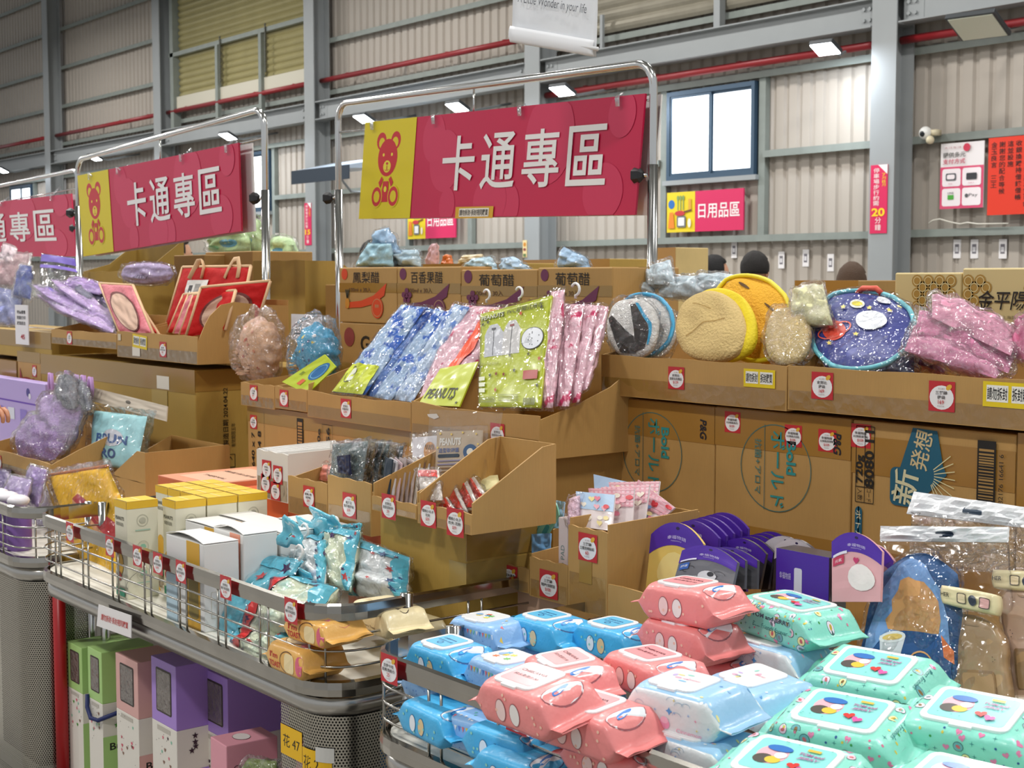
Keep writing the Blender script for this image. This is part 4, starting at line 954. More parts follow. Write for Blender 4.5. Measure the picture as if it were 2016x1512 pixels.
def qbag(name, label, cat, px, Y, th, m, group=None, n=(22, 24), wr=.004, outline=outl_rect, puff=2.5, rim=0., seed=0, ws=9., cello=None, cs=1.12, cw=.012, parent=None, part='body', zmin=None, backm=None, lift=0):
    """puffy or flat item spanning four picked points (lower left, lower right, upper right, upper left)"""
    if not isinstance(Y, (list, tuple)): Y = [Y] * 4
    if len(Y) == 2: Y = [Y[0], Y[0], Y[1], Y[1]]
    c = [onY(x, y, yy) for (x, y), yy in zip(px, Y)]
    if zmin is not None:
        for q in c[:2]: q.z = max(q.z, zmin)
    base = V((min(q.x for q in c) * .5 + max(q.x for q in c) * .5, min(q.y for q in c), min(q.z for q in c)))
    if parent is None: t = thing(name, label, cat, tuple(base), group=group)
    else: t = parent; base = V(t.location)
    A, B, C, D = [q - base for q in c]
    N = (B - A).cross(D - A).normalized()
    if N.dot(EYE - (A + C) / 2 - base) < 0: N = -N
    sc = ((B - A).length + (D - A).length) / 2
    def surf(u, v, h=0., side=1, s=1.):
        a, b_ = outline(min(1, max(0, u)), min(1, max(0, v)))
        a = .5 + (a - .5) * s; b_ = .5 + (b_ - .5) * s
        P = (A * (1 - a) + B * a) * (1 - b_) + (D * (1 - a) + C * a) * b_
        e = max(0, 1 - abs(2 * u - 1) ** puff) * max(0, 1 - abs(2 * v - 1) ** puff); e = e ** .5
        w1 = noise.noise(V((u * ws * .5 + seed * 7.3, v * ws * .5, seed * 1.7))) * wr
        return P + N * (side * (th / 2 * (rim + (1 - rim) * e) + w1 * (.3 + e)) + h)
    def mesh(s=1., extra=0., sd=0):
        b = MB(); nu, nv = n; w_ = nu + 1; vs = []
        for side in (1, -1):
            for j in range(nv + 1):
                for i in range(nu + 1):
                    u, v = i / nu, j / nv; p = surf(u, v, 0, side, s)
                    if extra:
                        k = noise.noise(p * 30 + V((seed, sd, 0))) + .6 * noise.noise(p * 75); p = p + N * side * extra * .45 + V((k, noise.noise(p * 40), k)) * extra * .8
                    vs.append(p)
        o = w_ * (nv + 1); fs = []
        for j in range(nv):
            for i in range(nu):
                f = (j * w_ + i, j * w_ + i + 1, (j + 1) * w_ + i + 1, (j + 1) * w_ + i); fs.append(f); fs.append(tuple(q + o for q in f[::-1]))
        ed = [i for i in range(w_)] + [j * w_ + nu for j in range(1, nv + 1)] + [nv * w_ + i for i in range(nu - 1, -1, -1)] + [j * w_ for j in range(nv - 1, 0, -1)]
        for i in range(len(ed)): a, b_ = ed[i], ed[(i + 1) % len(ed)]; fs.append((a, a + o, b_ + o, b_))
        b.add(vs, fs); return b
    mesh().build(part, m, t, smooth=(th > .008))
    if cello:
        mesh(cs, cw, 3).build('plastic_wrap', cello, t, smooth=False)
    t_ = t
    fn = lambda u, v, h: surf(u, v, h)
    return t, fn, (A, B, C, D, N)
WRAP = film('clear_wrap', 1., (1, 1, 1), .08, 38, .07, .009, .0)
WRAP2 = film('crinkled_wrap', 1., (1, 1, 1), .17, 55, .06, .01, .012)
POLY = film('zip_bag_film', .6, (.995, .995, .995), .06, 24, .1, .005, .008)
FROST = film('frosted_bag_film', .7, (.97, .98, 1), .12, 34, .14, .005, .22)
# ================================================================== wet wipe packs
def superpt(a, n):
    c, s = cos(a), sin(a); return (abs(c) ** (2 / n) * (1 if c > 0 else -1), abs(s) ** (2 / n) * (1 if s > 0 else -1))
def pack_geo(L, W, H, seed, fin=.018, crump=1.):
    xs = [-.5 * L - fin, -.5 * L, -.485 * L, -.46 * L, -.42 * L, -.36 * L, -.24 * L, -.12 * L, 0, .12 * L, .24 * L, .36 * L, .42 * L, .46 * L, .485 * L, .5 * L, .5 * L + fin]
    n = 32; vs = []; fs = []
    for x in xs:
        e = max(0, (abs(x) - .36 * L) / (.14 * L)); e = min(1, e)
        hh = H / 2 * (1 - e ** 1.7) + .0012; ww = W / 2 * (1 - .05 * e) if abs(x) <= .5 * L else W / 2 * .93
        zc = H / 2 - e * H * .05 - (.004 if abs(x) > .5 * L else 0)
        pn = 5.5 - 2.8 * e
        for k in range(n):
            a = 2 * pi * (k + .5) / n; cx_, cz_ = superpt(a, pn)
            p = V((x, cx_ * ww, zc + cz_ * hh)); q = noise.noise(p * 28 + V((seed * 3.1, seed, 0))) * .0035 * crump * (.35 + 1.3 * e)
            q2 = noise.noise(V((p.x * 60, p.y * 14, seed * 2.3))) * .002 * crump * e
            p.z += (q + q2) * (1 if cz_ > 0 else .3); p.y += q * .6
            if p.z < 0: p.z = 0
            vs.append(p)
    m = len(xs)
    for i in range(m - 1):
        for k in range(n): fs.append((i * n + k, i * n + (k + 1) % n, (i + 1) * n + (k + 1) % n, (i + 1) * n + k))
    fs.append(tuple(range(n))); fs.append(tuple((m - 1) * n + k for k in range(n))[::-1])
    return vs, fs
def pack(label, px, py, ztop, yaw, style, L=.17, W=.105, H=.062, rx=0, ry=0, seed=0, group=None, lid=True):
    c = onZ(px, py, ztop); t = thing('wet_wipe_pack', label, 'wipes', (c.x, c.y, ztop - H), R(yaw), group, R(rx), R(ry))
    base, side = {'mint': ('#8fe0cd', None), 'blue': ('#45b2e6', None), 'pink': ('#f08f8d', None), 'cloud': ('#9fcbec', '#e3e8ea'), 'flag': ('#8fbdec', None), 'toast': ('#eab45f', None), 'cream': ('#f0dfb0', None)}[style]
    vs, fs = pack_geo(L, W, H, seed); b = MB(); MBASE = mat(base, .36, coat=.15, bump=.35, bscale=32); b.mat(MBASE)
    if side: b.mat(mat(side, .3, coat=.2, bump=.35, bscale=32)); b.mi = 0
    b.add(vs, fs)
    if side:
        for i, f in enumerate(b.f):
            zc = sum(b.v[k][2] for k in f) / len(f); yc = sum(b.v[k][1] for k in f) / len(f)
            if yc < -W * .44 and zc < H * .93: b.m[i] = 1
    body = b.build('pouch', None, t, smooth=True)
    bv = BVHTree.FromPolygons([V(v) for v in vs], fs)
    def top(u, v, h):
        r = bv.ray_cast(V((u, v, 1)), V((0, 0, -1))); return r[0] + V((0, 0, h)) if r[0] else None
    def front(u, v, h):
        r = bv.ray_cast(V((u, -1, v)), V((0, 1, 0))); return r[0] + V((0, -h, 0)) if r[0] else None
    def end(u, v, h):
        r = bv.ray_cast(V((1, u, v)), V((-1, 0, 0)).normalized()); return r[0] + V((h, 0, 0)) if r[0] else None
    rnd = random.Random(seed * 77 + 5)
    lw, ll = W * .74, L * (.62 if style == 'mint' else .5); lx = -L * (.0 if style == 'mint' else .08)
    if lid:
        zt = max(v[2] for v in vs) - .0015
        def rr(x0, x1, y0, y1, r): 
            p = []
            for cx_, cy_, a in ((x1 - r, y0 + r, -pi / 2), (x1 - r, y1 - r, 0), (x0 + r, y1 - r, pi / 2), (x0 + r, y0 + r, pi)):
                for k in range(5): p.append((cx_ + r * cos(a + pi / 8 * k), cy_ + r * sin(a + pi / 8 * k)))
            return p
        WH = mat('#eef0f0', .22, coat=.2, key='lid_plastic')
        b = MB(); b.prism(rr(lx - ll / 2, lx + ll / 2, -lw / 2, lw / 2, .014), lambda u, v, q: V((u, v, q)), zt - .003, zt + .0035); o = b.build('lid', WH, t, bevel=.0015)
        b = MB(); b.box(lx - .016, lx + .016, -lw / 2 - .004, -lw / 2 + .006, zt - .002, zt + .0028); b.build('lid_tab', WH, o, bevel=.001)
        d = Deco(plane_fn((lx, 0, zt + .0035), (1, 0, 0), (0, 1, 0)), .00025, .0003, .25); a, e = ll / 2 - .009, lw / 2 - .009
        if style == 'mint':
            d.rrect(-a, -e, a, e, .008, '#93e3dc'); 
            d.disc(-a * .42, e * .05, a * .4, '#f0b9c4', e * .62); d.disc(-a * .55, -e * .3, a * .26, '#5a5550', e * .3); d.disc(-a * .3, -e * .28, a * .2, '#e9c84a', e * .22); d.disc(-a * .2, e * .05, a * .16, '#f2f0f0', e * .2); d.disc(-a * .35, e * .45, a * .34, '#3a78c4', e * .2)
            d.text('TOM and', a * .5, e * .42, .006, '#b06a9a', w=a * .66, bold=.04, italic=.3); d.text('JERRY', a * .5, e * .14, .007, '#b06a9a', w=a * .6, bold=.04, italic=.3)
            d.rect(a * .3, e * .62, a * .65, e * .76, '#e0c050'); d.heart(a * .3, -e * .4, .009, '#d8403c', .3); d.heart(a * .56, -e * .58, .0085, '#ea5fa8', -.2)
            for k in range(7): d.star(rnd.uniform(-a * .9, a * .9), rnd.choice((-1, 1)) * e * rnd.uniform(.78, .9), .0025, '#3f9a9a', 4, .2); d.h -= d.st
        elif style == 'blue':
            d.rrect(-a, -e, a, e, .006, '#62bfe8'); d.text('CHIIKAWA', 0, e * .3, .005, '#1f5f9a', w=a * 1.3, bold=.02); d.text('柔濕巾 80抽', 0, -e * .1, .006, '#1f5f9a', w=a * 1.4); d.ring(0, -e * .5, .006, .0014, '#1f5f9a')
        elif style == 'pink':
            d.rrect(-a, -e, a, e, .006, '#eda0a4'); d.text('CHIIKAWA', 0, e * .35, .007, '#5a3038', w=a * 1.6, bold=.02); d.text('純水柔濕巾 80', 0, -e * .2, .007, '#5a3038', w=a * 1.5, bold=.02)
        elif style == 'cloud':
            for k, c_ in enumerate(('#f0e29a', '#f3b9cf', '#8fc8ee', '#c9b8e6', '#9fdcd0', '#f3b9cf')): d.disc(rnd.uniform(-a * .7, a * .4), rnd.uniform(-e * .7, e * .8), rnd.uniform(.003, .008), c_, rnd.uniform(.002, .005)); d.h -= d.st
            d.h += d.st; d.text('Cinnamon', a * .45, e * .1, .006, '#e59ab4', w=a * .7, italic=.3)
        elif style == 'flag':
            for k, c_ in enumerate(('#e8e46a', '#e87a4a', '#7ac86a', '#f0d24a', '#6ab4e0')): d.star(rnd.uniform(-a * .6, a * .7), rnd.uniform(-e * .6, e * .7), .008, c_, 6, .5); d.h -= d.st
            d.h += d.st; d.disc(-a * .6, 0, .007, '#8fb6e0')
        d.build(o, 'print')
    # printed pouch: top and front
    d = Deco(top, .0001, .0006, .3); f = Deco(front, .0001, .0007, .3)
    F = lambda u, v: (u * L, v * H)
    if style == 'mint':
        for dd, V0, V1, ver in ((d, -W * .47, W * .47, 0), (f, H * .1, H * .92, 1)):
            cells = []
            for k in range(170):
                u = rnd.uniform(-L * .47, L * .47); v = rnd.uniform(V0, V1)
                if ver == 0 and abs(u - lx) < ll / 2 + .006 and abs(v) < lw / 2 + .006: continue
                if all((u - a_) ** 2 + (v - b_) ** 2 > .0118 ** 2 for a_, b_ in cells): cells.append((u, v))
            for i, (u, v) in enumerate(cells):
                k = rnd.random(); r_ = rnd.uniform(.006, .0085)
                if k < .3: dd.disc(u, v, r_, '#3f5f60', n=12); dd.disc(u, v, r_ * .9, rnd.choice(('#efe9a8', '#f0c9d6', '#e9e2f0', '#6fb0b6')), n=12); dd.disc(u, v, r_ * .5, rnd.choice(('#8a6a3a', '#7a8890', '#d06a70', '#c9a83a')), r_ * .35, n=8, a=rnd.random() * 3); dd.h -= 3 * dd.st
                elif k < .42: dd.heart(u, v, .005, '#e884ae', rnd.uniform(-.4, .4)); dd.h -= dd.st
                elif k < .75: dd.disc(u, v, .0018, rnd.choice(('#3a9a4a', '#2f5f9a', '#e07a9a', '#e0c84a')), n=8); dd.h -= dd.st
                else: dd.star(u, v, .004, '#3f8f8f', 4, .18); dd.h -= dd.st
            dd.h += 4 * dd.st
        if seed % 2: f.rect(-L * .2, H * .42, L * .3, H * .82, '#86e2cd'); f.text('TOM and JERRY', L * .05, H * .7, .010, '#4a5a68', w=L * .45, bold=.03); f.text('Best Friends forever', L * .05, H * .45, .008, '#2f7a7a', w=L * .42, italic=.3)
        else: d.text('Best Friends', L * .42, 0, .006, '#3f8f8f', w=W * .5, rot=-pi / 2, italic=.3)
    elif style in ('blue', 'pink'):
        # two plain pale ovals stand where the pack carries its pair of figures
        c1, c2 = (('#e9f0f6', '#e3c896') if style == 'blue' else ('#f5d7d2', '#f2ece8')); ol = '#3a6a9a' if style == 'blue' else '#a05a60'
        for s, cc in ((-1, c1), (1, c2)): f.disc(-L * .04 + s * L * .09, H * .47, L * .066, ol, H * .27, 20); f.disc(-L * .04 + s * L * .09, H * .47, L * .06, cc, H * .25, 20); f.h -= 2 * f.st
        f.h += 2 * f.st
        for k in range(9): f.disc(rnd.uniform(-.42, .42) * L, rnd.uniform(.15, .85) * H, .0025, '#8fd4c8' if style == 'blue' else '#f7c7b0', n=8); f.h -= f.st
        q = L * .36
        d.disc(q, -W * .05, L * .1, '#eef2f5', W * .36, 20); d.ring(q, -W * .05, L * .1, .0015, ol, W * .36, 24); d.disc(q - L * .02, -W * .05, L * .03, '#2f7fd0', W * .2, 16, .3)
        f.text('純水濕紙巾', -L * .1, H * .08, .003, ol, w=L * .2)
    elif style == 'cloud':
        f.disc(-L * .05, H * .3, .009, '#f0a3c4', .008); f.disc(-L * .05, H * .38, .007, '#f6c3d8', .005); f.star(-L * .0, H * .6, .006, '#5aa0dc', 4, .45); f.text('Cinnamon', L * .2, H * .22, .006, '#f09ab8', w=L * .26, italic=.25)
        for k in range(8): f.star(rnd.uniform(-.42, .42) * L, rnd.uniform(.3, .9) * H, .0026, rnd.choice(('#e88aa8', '#8fb8e8', '#e8d27a')), 4, .3); f.h -= f.st
        for k in range(6): f.ring(rnd.uniform(-.4, .2) * L, rnd.uniform(.5, .85) * H, .008, .0006, '#9ab8d0', .005, 16, 0, 3.3); f.h -= f.st
        for k in range(16):
            u = rnd.uniform(-.46, .46) * L; v = rnd.uniform(-.46, .46) * W
            if abs(u - lx) < ll / 2 + .004 and abs(v) < lw / 2 + .004: continue
            d.disc(u, v, .003, rnd.choice(('#f2b8cc', '#e9f2f8', '#f0e6a0', '#6aa8dc')), .002, n=8); d.h -= d.st
    elif style == 'flag':
        cs = ('#5a86d0', '#e87a84', '#e8c85a', '#6ac0b0', '#f0f0f0')
        for k in range(15): u = -L * .4 + k * L * .056; f.poly([(u, H * .78), (u + .006, H * .78), (u + .003, H * .62)], cs[k % 5]); f.h -= f.st
        for k in range(12): f.disc(rnd.uniform(-.42, .42) * L, rnd.uniform(.1, .5) * H, .0012, '#5a86d0', n=6); f.h -= f.st
        for k in range(30):
            u = rnd.uniform(-.46, .46) * L; v = rnd.uniform(-.46, .46) * W
            if lid and abs(u - lx) < ll / 2 + .004 and abs(v) < lw / 2 + .004: continue
            d.poly([(u, v), (u + .006, v), (u + .003, v - .007)], rnd.choice(cs)); d.h -= d.st
    elif style == 'toast':
        f.text("I'm", -L * .25, H * .6, .012, '#c03a2a', w=.03, bold=.03); f.text('TOAST', -L * .22, H * .3, .012, '#c03a2a', w=.045, bold=.03); f.rrect(L * .02, H * .15, L * .26, H * .8, .01, '#f3dca8')
        f.ring(L * .1, H * .5, .03, .0015, '#4a2a1a', .022, 20, 1, 4.5); f.disc(L * .38, H * .5, .012, '#e06a84', .02)
        d.disc(L * .25, 0, .03, '#e07a8a', .03); d.disc(L * .2, .01, .012, '#5a9ad0', .01); d.disc(-L * .1, 0, .035, '#f3dca8', .03); d.ring(-L * .1, 0, .037, .0015, '#4a2a1a', .032)
    elif style == 'cream':
        f.text('Strawberry Toast', 0, H * .3, .006, '#6a4a2a', w=L * .4); d.text('STRAWBERRY TOAST', -L * .05, -W * .2, .009, '#c9b27a', w=L * .5); d.disc(L * .3, 0, .02, '#2a1a14', .014)
    if d.mb.v: d.build(body, 'print')
    if f.mb.v: f.build(body, 'print')
    return t
P = pack
# label, top centre px, top height, yaw, style
P('mint pack lettered in white on its side, alone on top of a pale blue pack', 1562, 1185, .955, -6, 'mint', .2, .125, .062, seed=1, ry=2)
P('mint pack with lid facing up, in front of the blue bear towel bag', 1722, 1305, .905, 12, 'mint', .2, .13, .06, rx=14, seed=2)
P('mint pack in the centre of the mint heap, right of the pale blue packs', 1668, 1395, .90, 14, 'mint', .2, .13, .06, rx=13, seed=4)
P('mint pack cut by the right edge, in front of the toast shaped trays', 1925, 1392, .915, 12, 'mint', .2, .13, .06, rx=13, seed=6)
P('mint pack cut by the bottom edge, lid showing left of the mint heap', 1560, 1492, .888, 12, 'mint', .2, .13, .06, rx=12, seed=8)
P('mint pack in the bottom right corner, only its top edge in view', 1905, 1528, .89, 10, 'mint', .2, .13, .06, rx=8, seed=10)
P('mint pack under the heap beneath the lettered one', 1640, 1300, .84, 5, 'mint', .2, .125, .06, seed=13)
P('mint pack in the gap at the lower right of the heap', 1790, 1440, .83, 8, 'mint', .2, .125, .06, seed=15)
P('pink pack on the very top of the pink tower', 1368, 1150, .985, 2, 'pink', .17, .105, .062, seed=21, ry=-2)
P('second pink pack of the tower, under the topmost one', 1362, 1222, .923, -2, 'pink', .17, .105, .062, seed=22)
P('pink pack with lid and ribbon print in front of the pink tower', 1290, 1292, .905, -8, 'pink', .17, .105, .055, seed=23)
P('pink pack with CHIIKAWA on its lid, in the middle of the heap', 1125, 1300, .90, -18, 'pink', .17, .105, .055, seed=24, rx=5)
P('pink pack at the front of the heap with two pale ovals, above the rail', 1065, 1335, .925, 0, 'pink', .175, .105, .065, seed=25, lid=True, rx=8)
P('pink pack below and right of the front one, touching the rail', 1180, 1385, .895, 3, 'pink', .17, .105, .062, seed=26, rx=4)
P('pink pack lying lowest, half behind the rail', 1230, 1462, .84, 2, 'pink', .17, .105, .05, seed=27)
P('pink pack seen under the tower on its right', 1415, 1290, .86, 5, 'pink', .17, .105, .06, seed=28)
P('bright blue pack at the left end of the heap', 890, 1268, .87, -2, 'blue', .15, .10, .062, seed=31, rx=2)
P('bright blue pack at the back, before the small cardboard trays', 1085, 1215, .87, 0, 'blue', .15, .10, .058, seed=32)
P('bright blue pack touching the pink tower', 1216, 1230, .875, 2, 'blue', .15, .10, .055, seed=33)
P('bright blue pack lying alone on the white cart shelf behind the wires', 875, 1385, .80, -4, 'blue', .15, .10, .055, seed=34, lid=False)
P('bright blue pack on the cart shelf under the front pink pack', 1015, 1430, .805, 4, 'blue', .15, .10, .055, seed=35, lid=False)
P('bright blue pack lowest at the bottom edge behind the wires', 1040, 1475, .79, 3, 'blue', .15, .10, .05, seed=36, lid=False, rx=5)
P('bright blue pack hidden low under the pink packs', 1140, 1350, .84, 0, 'blue', .15, .10, .06, seed=37, lid=False)
P('pale pack with bunting print under the left bright blue pack', 880, 1318, .81, 3, 'flag', .15, .10, .06, seed=41, lid=False)
P('pale pack with lid and coloured triangles beside the left bright blue pack', 1010, 1298, .875, -3, 'flag', .15, .10, .06, seed=42)
P('pale pack behind the left bright blue pack, its lid showing', 965, 1218, .862, 4, 'flag', .15, .10, .055, seed=43)
P('pale pack with triangles under the back bright blue pack', 1070, 1262, .81, -4, 'flag', .15, .10, .06, seed=44, lid=False)
P('pale pack with triangles low behind the wires', 960, 1405, .80, 8, 'flag', .15, .10, .055, seed=45, lid=False)
P('pale blue and white pack with cupcake print on top of the cloud packs', 1365, 1345, .925, 6, 'cloud', .17, .105, .065, seed=51, rx=3)
P('pale blue and white pack with its lid behind the topmost cloud pack', 1500, 1335, .895, -12, 'cloud', .17, .11, .06, seed=52, rx=6)
P('pale blue and white pack directly beneath the white lettered mint pack', 1530, 1262, .893, -2, 'cloud', .18, .11, .06, seed=53)
P('pale blue and white pack at the front, under the topmost cloud pack', 1380, 1440, .865, 4, 'cloud', .17, .105, .062, seed=54, rx=3)
P('pale blue and white pack in the front corner cut by the bottom edge', 1318, 1500, .82, 10, 'cloud', .17, .105, .05, seed=55)
P('orange pack with TOAST lettering at the end of the middle cart', 603, 1264, .772, 0, 'toast', .155, .105, .06, seed=61, lid=False)
P('orange pack lying on top of the lettered orange pack', 640, 1212, .832, 4, 'toast', .15, .105, .05, seed=62, lid=False)
P('cream pack with brown spot behind the end rail of the middle cart', 765, 1188, .84, -6, 'cream', .18, .1, .055, seed=63, lid=False)
P('cream pack low behind the end rail of the middle cart', 800, 1210, .79, 0, 'cream', .18, .1, .05, seed=64, lid=False)
# ================================================================== goods on the upper trays
SOFT = lambda c, b=.35, s=90: mat(c, .75, bump=b, bscale=s)
def q4(*a): return [(a[0], a[1]), (a[2], a[3]), (a[4], a[5]), (a[6], a[7])]
# ---- left: lavender drawstring bags
LV = SOFT('#c0a5d6'); LV2 = SOFT('#ad90c9'); DV = SOFT('#5b3fa8'); GY = SOFT('#5d5a78')
for i, (q, m, l) in enumerate((
    (q4(120, 612, 222, 655, 230, 640, 70, 578), LV, 'lowest lavender drawstring bag, flat along the tray edge'),
    (q4(95, 585, 222, 648, 232, 622, 62, 560), LV2, 'second lavender drawstring bag from the bottom of the fan'),
    (q4(120, 570, 226, 640, 236, 606, 100, 550), LV, 'middle lavender drawstring bag of the fan'),
    (q4(150, 572, 228, 636, 238, 596, 140, 548), GY, 'dark slate lining bag between the lavender bags'),
    (q4(118, 563, 196, 580, 222, 566, 140, 545), LV2, 'topmost lavender drawstring bag of the fan'))):
    t, fn, _ = qbag('drawstring_bag', l, 'bag', q, (2.25 + .03 * i, 2.34 + .03 * i), .035, m, 'bagged lavender pouches', wr=.012, seed=i, cello=WRAP, cs=1.1, cw=.01, ws=12)
    if i in (1, 3): d = Deco(fn, .0003, .001, sub=.09); d.line([(.02, .7), (.25, .8)], .05, '#5b3fa8'); d.line([(.05, .9), (.2, .6)], .04, '#6a4cc0'); d.build(t, 'drawstring')
t, fn, _ = qbag('zip_bag', 'clear bag with dark violet top strip standing above the lavender pouches', 'bag', q4(72, 575, 160, 585, 148, 508, 82, 498), (2.4, 2.5), .02, POLY, wr=.006, seed=11)
d = Deco(fn, .0003, .001, sub=.09); d.rect(0, .78, 1, .97, '#5b3fa8', 6); d.rect(.02, .62, 1, .7, '#7a5fc4', 6); d.build(t, 'print')
for i, (q, m, l) in enumerate((
    (q4(-10, 640, 35, 640, 45, 575, -5, 565), '#8d93c8', 'clear bag with pale blue content beside the white price card'),
    (q4(25, 580, 60, 590, 62, 525, 40, 520), '#3f4f9a', 'bag with navy stripe left of the lavender pouches'),
    (q4(-10, 560, 45, 560, 60, 500, -5, 500), '#c9a2a4', 'dusty pink bag at the left edge under the farthest sign'),
    (q4(0, 520, 40, 525, 30, 488, 8, 480), '#e3c9cf', 'clear wrapped pink packet poking up at the left edge'))):
    qbag('wrapped_bag', l, 'bag', q, (2.35 + .04 * i, 2.42 + .04 * i), .04, SOFT(m), wr=.012, seed=20 + i, cello=WRAP2, cs=1.12, cw=.008)
# ---- red quilted tote bags
RD = mat('#bd1110', .7, bump=.3, bscale=40, spec=.3); PK = mat('#c8606c', .5, bump=.3, bscale=60); BEI = mat('#d9b489', .7)
def tote(q, y, l, m=RD, face=False, handles=False, seed=0, tag_=False, th=.02):
    t, fn, (A, B, C, D, N) = qbag('tote_bag', l, 'bag', q, y, th, m, 'quilted tote bags', wr=.004, seed=seed, ws=14, puff=8)
    b = MB()
    for P0, P1 in ((A, D), (D, C), (B, C)): b.tube([P0, P0 * .5 + P1 * .5, P1], .006, 6)
    b.build('trim_tape', BEI, t, smooth=True)
    if face:
        d = Deco(fn, .0008, .004, .6, sub=.06); d.disc(.5, .42, .37, '#6a2a24', .4, 26); d.h += .001; d.disc(.5, .4, .33, '#c9a58e', .37, 26); d.build(t, 'print')
    if handles:
        for u in (.22, .72):
            p0 = fn(u, .8, .004); p1 = fn(u + .17, .8, .004); h = (D - A).normalized() * .07
            b = MB(); pts = [p0, fn(u + .02, .97, .004), p0 + h + (p1 - p0) * .3, p0 + h * 1.05 + (p1 - p0) * .6, fn(u + .16, .97, .004), p1]; b.tube(pts, .011, 8, flat=.25); b.build('handle', BEI, t, smooth=True)
    if tag_:
        d = Deco(fn, .0005, .006, sub=.09); d.rect(.2, .35, .5, .78, '#e9e6df', 3); d.rect(.25, .42, .3, .7, '#3a3636'); d.rect(.33, .45, .4, .72, '#9a9690'); d.text('LT', .45, .6, .1, '#2a2626', w=.05); d.build(t, 'care_label')
    return t
for i in range(7):
    x = 308 - i * 8; tote(q4(x - 14, 656, x + 6, 660, x - 42, 585 - i * 3, x - 62, 580 - i * 3), (2.30 + i * .015, 2.42 + i * .012), ('sliver of a red tote bag in the left leaning fan', 'beige edged tote bag in the left leaning fan')[i % 2] + ', %s from the gap' % ('first second third fourth fifth sixth seventh'.split()[i]), (RD, BEI)[i % 2], seed=i, th=.012)
tote(q4(236, 655, 302, 658, 262, 562, 196, 558), (2.27, 2.38), 'pink tinted tote bag with a plain beige disc, leaning left in the tray', PK, True, seed=8)
tote(q4(322, 655, 470, 645, 494, 524, 360, 526), (2.44, 2.50), 'tall red tote bag with two beige handles and a white label', RD, handles=True, seed=9, tag_=True)
for i in range(3): tote(q4(330 + i * 12, 655 + i * 2, 420 + i * 12, 650, 440 + i * 12, 572, 362 + i * 10, 580), (2.37 - i * .02, 2.43 - i * .02), ('red', 'faded pink', 'dark red')[i] + ' tote bag between the tall tote and the front one', (RD, PK, RD)[i], seed=10 + i)
tote(q4(366, 664, 505, 640, 532, 553, 396, 566), (2.28, 2.46, 2.50, 2.33), 'front red quilted tote bag leaning right over the curved tray side', RD, True, seed=14)
t, fn, _ = qbag('bonnet', 'round lilac quilted bonnet in clear wrap behind the red totes', 'hat', q4(243, 560, 338, 562, 340, 516, 240, 518), 2.62, .07, SOFT('#b6a5c9'), wr=.01, outline=outl_super(.8), seed=31, cello=WRAP)
d = Deco(fn, .0003, .001, sub=.09); d.text('dilly', .55, .35, .2, '#5c5870', w=.3); d.build(t, 'print')
# ---- pale green plush cushions behind
for i, (q, l) in enumerate(((q4(410, 498, 500, 505, 480, 435, 420, 462), 'pale green cushion under the right end of the middle sign board'), (q4(455, 500, 525, 508, 512, 428, 468, 424), 'tallest pale green cushion behind the sign stand post'), (q4(530, 512, 585, 516, 572, 468, 540, 462), 'green and blue cushion in a pointed clear bag'))):
    t, fn, _ = qbag('cushion', l, 'cushion', q, 3.25 + .05 * i, .1, SOFT('#b9d6a0'), wr=.02, outline=outl_super(.5), seed=40 + i, cello=WRAP, cs=1.2)
    d = Deco(fn, .0003, .001, sub=.09); d.disc(.65, .4, .18, '#5aa8c8', .14); d.disc(.3, .25, .14, '#7abf86', .1); d.build(t, 'print')
qbag('wrapped_snack', 'glossy brown packet behind the slanted carton', 'packet', q4(610, 548, 668, 570, 660, 540, 618, 518), 3.2, .04, mat('#6a3a2c', .25, coat=.4, bump=.5, bscale=60), seed=44)
# ---- bonnets in the small trays
def bonnet(c, y, r, l, col, ruf, seed, fl):
    p = onY(c[0], c[1], y); t = thing('bath_bonnet', l, 'hat', (p.x, p.y, p.z - r * .9))
    b = MB(); rnd = random.Random(seed)
    b.sphere((0, 0, r * .9), r, r * .55, r, 40, 26, lambda v: 1 + .07 * noise.noise(v * 3 + V((seed, 0, 0))) + .09 * sin(13 * math.atan2(v.z, v.x) + 3 * noise.noise(v * 2)) * (1 - v.y * v.y) ** .6)
    b.build('cap', mat(col, .6, bump=.5, bscale=35), t, smooth=True)
    b = MB(); n = 72; vs = []
    for k in range(n):
        a = 2 * pi * k / n; w_ = .01 * sin(k * 1.9)
        for q in (0, 1): vs.append(((r * (.62 + .3 * q)) * cos(a) * .6 - r * .35, -r * .42 + w_ * (1 + q), r * .55 + (r * (.55 + .25 * q)) * sin(a) * .6))
    b.add(vs, [(2 * k, 2 * ((k + 1) % n), 2 * ((k + 1) % n) + 1, 2 * k + 1) for k in range(n)]); b.build('ruffle', mat(ruf, .6), t, smooth=True)
    bv = BVHTree.FromPolygons([V(v) for v in t.children[0].data.vertices[:] and [w_.co for w_ in t.children[0].data.vertices]], [tuple(p_.vertices) for p_ in t.children[0].data.polygons])
    def f(u, v, h):
        q = bv.ray_cast(V((u, -1, v)), V((0, 1, 0))); return q[0] + V((0, -h, 0)) if q[0] else None
    d = Deco(f, .0001, .001)
    for k in range(16): d.disc(rnd.uniform(-.7, .7) * r, r * .9 + rnd.uniform(-.7, .7) * r, r * .07, fl[k % len(fl)], r * .05, 8, rnd.random()); d.h -= d.st
    d.build(t, 'print')
    b = MB(); b.sphere((0, -.01, r), r * 1.18, r * .8, r * 1.2, 36, 26, lambda v: 1 + (.5 * max(0, v.z - .5) * max(0, v.x + .2)) + .2 * noise.noise(v * 3.2 + V((seed, 9, 0))) + .08 * noise.noise(v * 9)); b.build('plastic_wrap', WRAP2, t)
    return t
